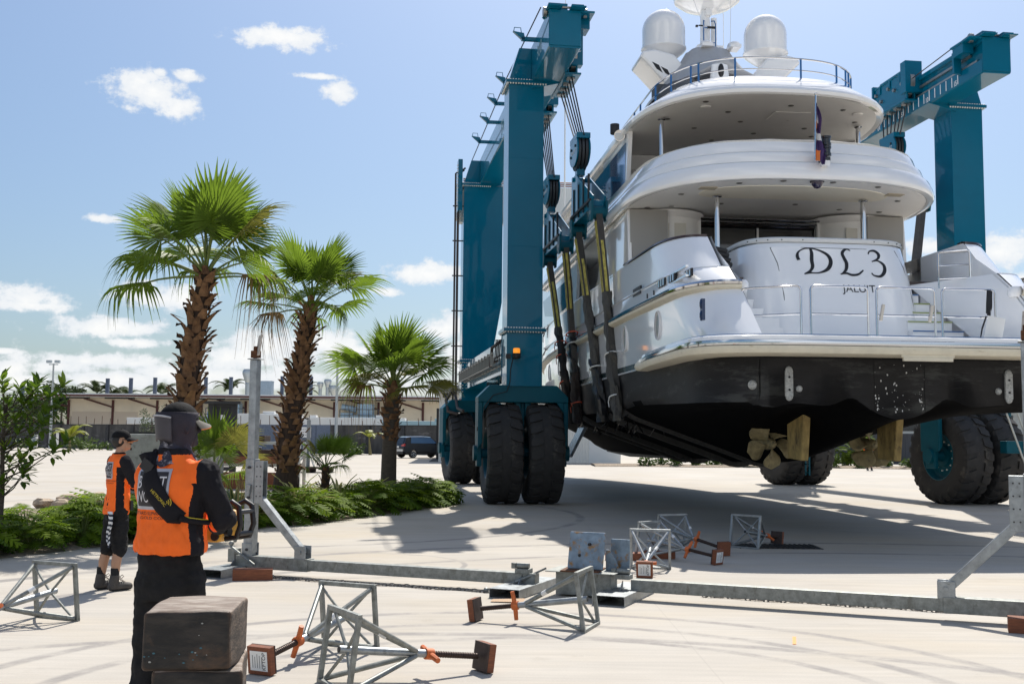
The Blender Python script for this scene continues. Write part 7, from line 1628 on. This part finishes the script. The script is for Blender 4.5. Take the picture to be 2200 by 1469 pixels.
def person(label, loc, yaw, cfg):
    o = thing('person', label, 'person', loc, yaw); S = cfg['s']; v = lambda x, y, z: V3((x, y, z)) * S; off = cfg.get('vox', .009)
    armR, armL = cfg['armR'], cfg['armL']; legs = cfg['legs']     # lists of joints
    # skin: head, neck, arms, legs in one continuous surface
    mb = MB(); P_, HM = head_prims(mb, v(*cfg['head']), cfg['turn'], S)
    limb(mb, [v(0, -.01, 1.42), v(0, .0, 1.52), v(cfg['head'][0], cfg['head'][1] - .01, 1.60)], [.075 * S, .058 * S, .055 * S])
    torso(mb, [(z * S, rx * S, ry * S, 0, 0) for z, rx, ry in ((.86, .13, .09), (1.0, .15, .09), (1.2, .15, .09), (1.38, .17, .09), (1.47, .10, .07))])
    for A in (armR, armL):
        limb(mb, [v(*p) for p in A], [.05 * S, .042 * S, .030 * S]); d = v(*A[2]) - v(*A[1]); hand(mb, v(*A[2]), d, cfg['palm'], .8, 1 if A is armR else -1)
    for Lg in legs: limb(mb, [v(*p) for p in Lg[:4]], [.078 * S, .058 * S, .056 * S, .036 * S])
    me = remesh_blob(mb, off, 3); hd = cfg.get('hooded'); zh = 1.57 * S; paint_faces(me, [skin, mat('dark_mesh_hood', (.030, .027, .037), .7, var=.4, vscale=6, bump=.3, bscale=20, spec=.25)], lambda c: 1 if (hd and c.z > zh) else 0); b = link('body', me, o)
    # hair under the cap
    if cfg.get('hair'):
        h = MB(); h.ball(P_(0, -.03, .0), (.083 * S, .088 * S, .085 * S), 16, 0, HM); h.build('hair', hairm, o)
    # shirt
    mb = MB(); torso(mb, [(z * S, rx * S, ry * S, cx_ * S, cy_ * S) for z, rx, ry, cx_, cy_ in cfg['shirt']])
    for A in (armR, armL):
        a0, a1, a2 = (v(*p) for p in A); inn = V3((a0.x * .55, a0.y, a0.z + .01)); end = a1.lerp(a2, cfg['slv'])
        limb(mb, [inn, a0, a0.lerp(a1, .5), a1, end], [.07 * S, .078 * S, .07 * S, .064 * S, .052 * S])
    me = remesh_blob(mb, cfg.get('svox', off), 5); wrinkle(me, .017 * S, 8, cfg['seed'], .6); wrinkle(me, .009 * S, 20, cfg['seed'], .5, lambda c: 1 if c.z < 1.25 else .5)
    def pf(c):
        x, y, z = c / S
        sh = .165 + .02 * (z - 1.2)
        lim = .185 + max(0, 1.5 - z) * .06 - .05 * max(0, y) if x > 0 else cfg.get('liml', .165) + max(0, 1.5 - z) * .1
        if z > 1.0 and abs(x) > lim + (.035 if z < 1.2 else 0): return 1
        if z > 1.03 and (y > .13): return 1
        if z <= 1.40 and abs(x) > .115 and -.075 < y < .01 and z < 1.42: return 1
        if z > 1.545: return 1
        return 0
    paint_faces(me, [orange_s, black_s], pf); sh = link('shirt', me, o); bv = BVHTree.FromPolygons([p.co[:] for p in me.vertices], [tuple(p.vertices) for p in me.polygons])
    shirt_decals(sh, bv, cfg['logo'][1] * S, cfg['logo'][0] * S, cfg.get('lw', .2) * S, cfg.get('lw', .2) * .97 * S)
    # trousers or shorts
    mb = MB(); torso(mb, [(z * S, rx * S, ry * S, 0, 0) for z, rx, ry in ((.80, .165, .115), (.92, .175, .12), (1.02, .165, .112), (1.08, .155, .105))])
    for Lg in legs:
        pts = [v(*p) for p in Lg]
        if cfg['short']: k_ = pts[1] + V3((0, 0, -.04)) ; limb(mb, [pts[0], pts[0].lerp(k_, .5), k_], [.105 * S, .1 * S, .09 * S])
        else: limb(mb, [pts[0], pts[0].lerp(pts[1], .5), pts[1], pts[1].lerp(pts[3], .5), pts[3] + V3((0, 0, -.02))], [.108 * S, .10 * S, .088 * S, .085 * S, .08 * S])
    me = remesh_blob(mb, off, 3); wrinkle(me, .012 * S, 10, cfg['seed'] + 3, 1.4); paint_faces(me, [trous], lambda c: 0); tr = link('shorts' if cfg['short'] else 'trousers', me, o)
    pk = MB(); 
    for sx in (-.085, .085): pk.grid([[V3(((sx + .05 * (i / 4 - .5) * 2) * S, 0, 0)) for i in range(5)] for j in range(2)], 0, True) if False else None
    # boots and socks
    for Lg in legs:
        a = v(*Lg[3]); f = MB(); fd = V3((math.sin(-cfg['toe']), math.cos(cfg['toe']), 0)); limb(f, [a + V3((0, 0, .06)), V3((a.x, a.y, .07 * S)) - fd * .015], [.056 * S, .055 * S]); limb(f, [V3((a.x, a.y, .05)) - fd * .03, V3((a.x, a.y, .05)) + fd * .08, V3((a.x, a.y, .042)) + fd * .17], [.052 * S, .052 * S, .045 * S])
        for vv in range(len(f.v)): f.v[vv] = (f.v[vv][0], f.v[vv][1], max(f.v[vv][2], .004))
        me = remesh_blob(f, .008, 2); paint_faces(me, [bootl, ink], lambda c: 1 if c.z < .022 else 0); bt = link('boot', me, o)
        if cfg['short']:
            s_ = MB(); s_.pipe([a + V3((0, 0, .05)), a + V3((0, 0, .16 * S))], [.05 * S, .047 * S], 14); s_.build('sock', sockm, o)
            l = MB()
            for k in range(5): p = V3((a.x, a.y, .13 - .012 * k)) + fd * (.045 + .018 * k); l.pipe([p - V3((.03, 0, 0)), p + V3((0, 0, .012)) + fd * .004, p + V3((.03, 0, 0))], .005, 5)
            p = V3((a.x, a.y, .15)) + fd * .055; l.pipe([p, p + fd * .03 + V3((.01, 0, .02)), p + fd * .05, p + fd * .03 + V3((-.01, 0, -.02)), p], .004, 5); l.build('lace', mat('brown_lace', (.12, .09, .07), .8), bt)
    return o, P_, HM, sh, bv, v
# man in shorts, seen from behind his right shoulder
cfgA = dict(s=.955, vox=.009, seed=2, head=(0, .03, 1.70), turn=R(-28), armR=[(.19, .0, 1.46), (.225, .10, 1.21), (.06, .30, 1.16)], armL=[(-.19, 0, 1.46), (-.225, .10, 1.21), (-.04, .32, 1.13)], palm=(0, 0, 1),
            legs=[[(.085, 0, .90), (.09, .01, .50), (.09, -.02, .32), (.095, -.03, .10)], [(-.085, 0, .90), (-.10, -.05, .50), (-.11, -.09, .32), (-.12, -.11, .10)]], slv=.75, toe=R(8), short=True, hair=True, logo=(0, 1.36),
            shirt=[(.86, .175, .125, 0, -.01), (.95, .175, .125, 0, 0), (1.1, .165, .115, 0, 0), (1.25, .178, .12, 0, 0), (1.38, .19, .122, 0, 0), (1.47, .165, .10, 0, 0), (1.52, .10, .075, 0, 0), (1.56, .065, .065, 0, 0)])
pa_, P_, HM, sh, bv, v = person('man in black cap, orange work shirt and black shorts, striped rag at his hip', (-4.32, 12.2, 0), R(-50), cfgA)
cap(pa_, P_, HM, .955)
gl = MB(); gl.pipe([P_(-.07, .0, .012), P_(-.068, .07, .014), P_(-.05, .092, .012), P_(0, .10, .012), P_(.05, .092, .012), P_(.068, .07, .014), P_(.07, .0, .012)], .005, 6)
for sd_ in (-1, 1): gl.ball(P_(sd_ * .036, .09, .004), (.027, .012, .017), 10, 0, HM)
gl.build('sunglasses', mat('dark_lens', (.02, .012, .01), .1, coat=.5), pa_)
mo = MB(); mo.ball(P_(0, .098, -.042), (.03, .012, .007), 8, 0, HM); mo.ball(P_(0, .1, -.095), (.02, .012, .016), 8, 0, HM); mo.build('beard', hairm, pa_)
rg = MB(); rows = []
for i in range(15):
    e = i / 14; z = .86 - .36 * e; row = []
    for j in range(7): u = j / 6 - .5; row.append(V3((.135 + .075 * u * (.35 + .9 * math.sin(PI * min(1, e * .8 + .1))) + .02 * math.sin(e * 7) + .03 * e, -.125 - .018 * math.sin(u * 9 + e * 5) - .015 * e, z - .05 * u * e)))
    rows.append(row)
rg.grid(rows, 0, True)
for k in range(len(rg.f)): rg.m[k] = (k // 6) % 2
rg.build('striped_rag', [mat('rag_white', (.7, .7, .7), .9), mat('rag_navy', (.03, .035, .05), .9)], pa_)
bl = MB(); bl.box((.155, .10, .92), (.03, .03, .1)); bl.build('key_pouch', ink, pa_)
# man with the control box, back to the camera
cfgB = dict(s=1.03, svox=.0055, hooded=True, vox=.009, seed=8, head=(.0, .045, 1.69), turn=R(-22), armR=[(.195, .0, 1.445), (.26, .07, 1.215), (.05, .31, 1.16)], armL=[(-.18, .03, 1.44), (-.215, .16, 1.23), (-.10, .32, 1.14)], liml=.235, palm=(0, 0, 1),
            legs=[[(.09, 0, .90), (.11, .02, .50), (.11, .0, .32), (.115, -.02, .10)], [(-.09, 0, .90), (-.12, .02, .50), (-.13, .0, .32), (-.14, -.02, .10)]], slv=.8, toe=R(6), short=False, hair=False, lw=.215, logo=(-.04, 1.37),
            shirt=[(1.04, .195, .135, .0, -.01), (1.10, .20, .14, 0, -.01), (1.2, .185, .13, 0, 0), (1.3, .195, .128, 0, 0), (1.38, .21, .13, 0, 0), (1.45, .19, .115, 0, 0), (1.50, .145, .095, 0, 0), (1.54, .105, .08, 0, 0), (1.585, .075, .072, 0, 0)])
pb_, P_, HM, sh, bv, v = person('man from behind in orange work shirt, dark hood under cap, carrying the yellow control box', (-1.81, 5.95, 0), R(-20), cfgB)
cap(pb_, P_, HM, 1.03, mat('khaki_brim', (.10, .09, .075), .8))
# neck gaiter / hood with a stiff panel at the back
gap = lambda z: R(35) if z > .0 else .01
gm = mat('dark_mesh_hood', (.018, .016, .023), .65, spec=.3, var=.3, vscale=6, bump=.3, bscale=20); mb = MB(); rows = []
for i in range(15):
    e = i / 14; zz = .075 - .255 * e; tap = min(1, max(0, (e - .25) / .6)); tap = tap * tap * (3 - 2 * tap); rx = .090 - .030 * tap + .012 * math.sin(e * 11) * e; ry = .112 - .040 * tap + .008 * math.sin(e * 14 + 1) * e
    rows.append([P_(rx * math.sin(t) * (1 + .05 * e * math.sin(5 * t + e * 6) + .03 * e * math.sin(9 * t - e * 8)), -.02 + ry * math.cos(t) * (1 + .02 * math.sin(4 * t + e * 9)), zz) for t in [gap(zz) + (2 * PI - 2 * gap(zz)) * k / 30 for k in range(31)]])
mb.grid(rows, 0, True); gt = mb.build('hood', gm, pb_); so = gt.modifiers.new('s', 'SOLIDIFY'); so.thickness = .004
mb = MB(); rows = []
for i in range(9):
    e = i / 8; zz = .055 - .125 * e; rows.append([P_((.102 - .006 * e) * math.sin(t), -.03 + (.112 - .016 * e) * math.cos(t), zz - .03 * (1 - abs(math.cos((t - PI) * 1.0))) ) for t in [PI - .85 + 1.7 * k / 16 for k in range(17)]])
mb.grid(rows, 0, True); tp = rows[0]; mb.pipe(tp, .006, 6, 1); vs_ = mb.build('neck_shade_panel', [mat('smoky_panel', (.05, .046, .056), .5, spec=.4, var=.3, vscale=5), mat('grey_piping', (.32, .32, .34), .6)], pb_); so = vs_.modifiers.new('s', 'SOLIDIFY'); so.thickness = .004
mb = MB(); rows = []
for i in range(7):
    e = i / 6; zz = -.085 - .115 * e; rows.append([P_((.072 + .05 * e * e) * math.sin(t) * (1 + .05 * math.sin(6 * t + 3 * e)), -.025 + (.082 + .045 * e * e) * math.cos(t), zz + .012 * math.sin(7 * t + e * 5)) for t in [2 * PI * k / 30 for k in range(31)]])
mb.grid(rows, 0, True); sc_ = mb.build('neck_scarf', mat('patterned_scarf', (.03, .028, .05), .8, var=.0, col2=(.02, .02, .03), vscale=9, dirt=((.45, .43, .47), 9, .52, (1, 1, 1))), pb_)
# padded shoulder strap projected on the back
def onback(x, z, off=.012):
    hit = bv.ray_cast(V3((x, -1, z)), V3((0, 1, 0))); y = hit[0].y if hit[0] else -.1; return V3((x, y - off, z))
path = [(-.105, 1.60), (-.085, 1.545), (-.055, 1.475), (-.012, 1.40), (.045, 1.33), (.10, 1.28), (.145, 1.262)]
rows = []
for i, (x, z) in enumerate(path):
    a = path[max(i - 1, 0)]; b = path[min(i + 1, len(path) - 1)]; d = V3((b[0] - a[0], 0, b[1] - a[1])).normalized(); n_ = V3((-d.z, 0, d.x)); w = (.04, .042, .05, .054, .054, .05, .03)[i]
    rows.append([onback(x + n_.x * w * u, z + n_.z * w * u, .012 + .006 * (1 - u * u)) for u in (-1, -.6, -.2, .2, .6, 1)])
mb = MB(); mb.grid(rows, 0, True); st = mb.build('shoulder_strap', black_s, pb_); so = st.modifiers.new('s', 'SOLIDIFY'); so.thickness = .012; so.offset = 1
mb = MB(); 
q = onback(-.08, 1.53, .026); mb.box(q, (.075, .012, .06), Matrix.Rotation(R(35), 3, 'Y')); mb.build('strap_buckle', ink, st)
mb = MB(); ang = R(-44); ca, sa = math.cos(ang), math.sin(ang)
add_text(mb, 'HETRONIC', .024, lambda x, y: onback(.02 + x * ca - y * sa, 1.362 + x * sa + y * ca, .023))
for k in range(3): mb.pipe([onback(.066 + (.012 + .011 * k) * math.cos(t), 1.345 + (.012 + .011 * k) * math.sin(t), .0225) for t in (-.5, -.1, .3, .7)], .0022, 4)
mb.build('strap_lettering', mat('strap_yellow', (.55, .42, .03), .6), st)
mb = MB(); pts = [onback(.13, 1.265, .012), onback(.165, 1.25, .012), V3((.21, -.03, 1.24)), V3((.215, .06, 1.23)), V3((.18, .2, 1.21)), V3((.11, .3, 1.2))]
mb.pipe(pts, [.02, .014, .013, .013, .013, .012], 8); mb.pipe([p + V3((0, 0, .014)) for p in pts], .004, 5, 1); pts = [V3((-.10, -.03, 1.605)), V3((-.11, .05, 1.59)), V3((-.12, .13, 1.5)), V3((-.13, .2, 1.3)), V3((-.10, .3, 1.2))]; mb.pipe(pts, [.018, .02, .02, .018, .014], 8); mb.build('strap_webbing', [black_s, mat('strap_yellow', (.55, .42, .03), .6)], st)
mb = MB(); mb.tube((-.16, .0, 1.098), (.16, .0, 1.098), .01, n=6) if False else None
# the radio control box is carried: a thing of its own
box = thing('control_box', 'yellow radio control box with black guard bars at the waist of the hooded man', 'control box', (-1.83, 5.95, 0), R(-20))
ym = mat('yellow_casing', (.62, .30, .015), .45, var=.12, vscale=9); f_ = lambda u, v, w: (u, w, v)
mb = MB(); mb.prism([(-.25, 1.10), (.10, 1.10), (.135, 1.15), (.13, 1.24), (.09, 1.275), (-.24, 1.275), (-.28, 1.24), (-.285, 1.15)], .30, .50, f_); mb.box((.122, .40, 1.19), (.03, .12, .06)); mb.build('casing', ym, box, bevel=.015, fixn=True)
mb = MB()
for y in (.34, .47): mb.pipe([(.13, y, 1.12), (.2, y, 1.13), (.225, y, 1.2), (.21, y, 1.30), (.17, y, 1.325), (.10, y, 1.29)], .016, 10)
mb.tube((.216, .34, 1.27), (.216, .47, 1.27), .014, n=8); mb.tube((.212, .34, 1.15), (.212, .47, 1.15), .014, n=8); mb.build('guard_bar', ink, box)
mb = MB(); mb.tube((.09, .29, 1.135), (.09, .30, 1.135), .025, n=14); mb.tube((.14, .33, 1.16), (.165, .33, 1.16), .026, n=12)
for x in (-.15, -.05, .05): mb.tube((x, .4, 1.27), (x, .4, 1.34), .014, .02, n=10)
mb.build('joystick', ink, box)
# far man watching from the planted bed
cfgC = dict(s=.97, vox=.014, seed=5, head=(0, .03, 1.70), turn=0, armR=[(.19, .0, 1.46), (.25, .06, 1.21), (.05, .27, 1.22)], armL=[(-.19, 0, 1.46), (-.25, .08, 1.21), (-.02, .26, 1.3)], palm=(0, 0, 1),
            legs=[[(.085, 0, .90), (.10, .02, .50), (.10, .0, .32), (.11, -.02, .10)], [(-.085, 0, .90), (-.10, .02, .50), (-.11, .0, .32), (-.12, -.02, .10)]], slv=.3, toe=R(8), short=True, hair=True, logo=(0, 1.36),
            shirt=[(.86, .175, .125, 0, -.01), (1.1, .165, .115, 0, 0), (1.25, .178, .12, 0, 0), (1.38, .19, .122, 0, 0), (1.47, .165, .10, 0, 0), (1.52, .10, .075, 0, 0), (1.56, .065, .065, 0, 0)])
pc_, P_, HM, sh, bv, v = person('distant man in dark shirt and shorts facing us between the propellers beyond the hull', (20.3, 62.7, 0), R(168), cfgC)
cap(pc_, P_, HM, .97)
for p in sh.data.polygons: p.material_index = 0 if (abs(p.center.x) > .21 and p.center.z < 1.35) else 1

bpy.data.scenes.remove(TMP)
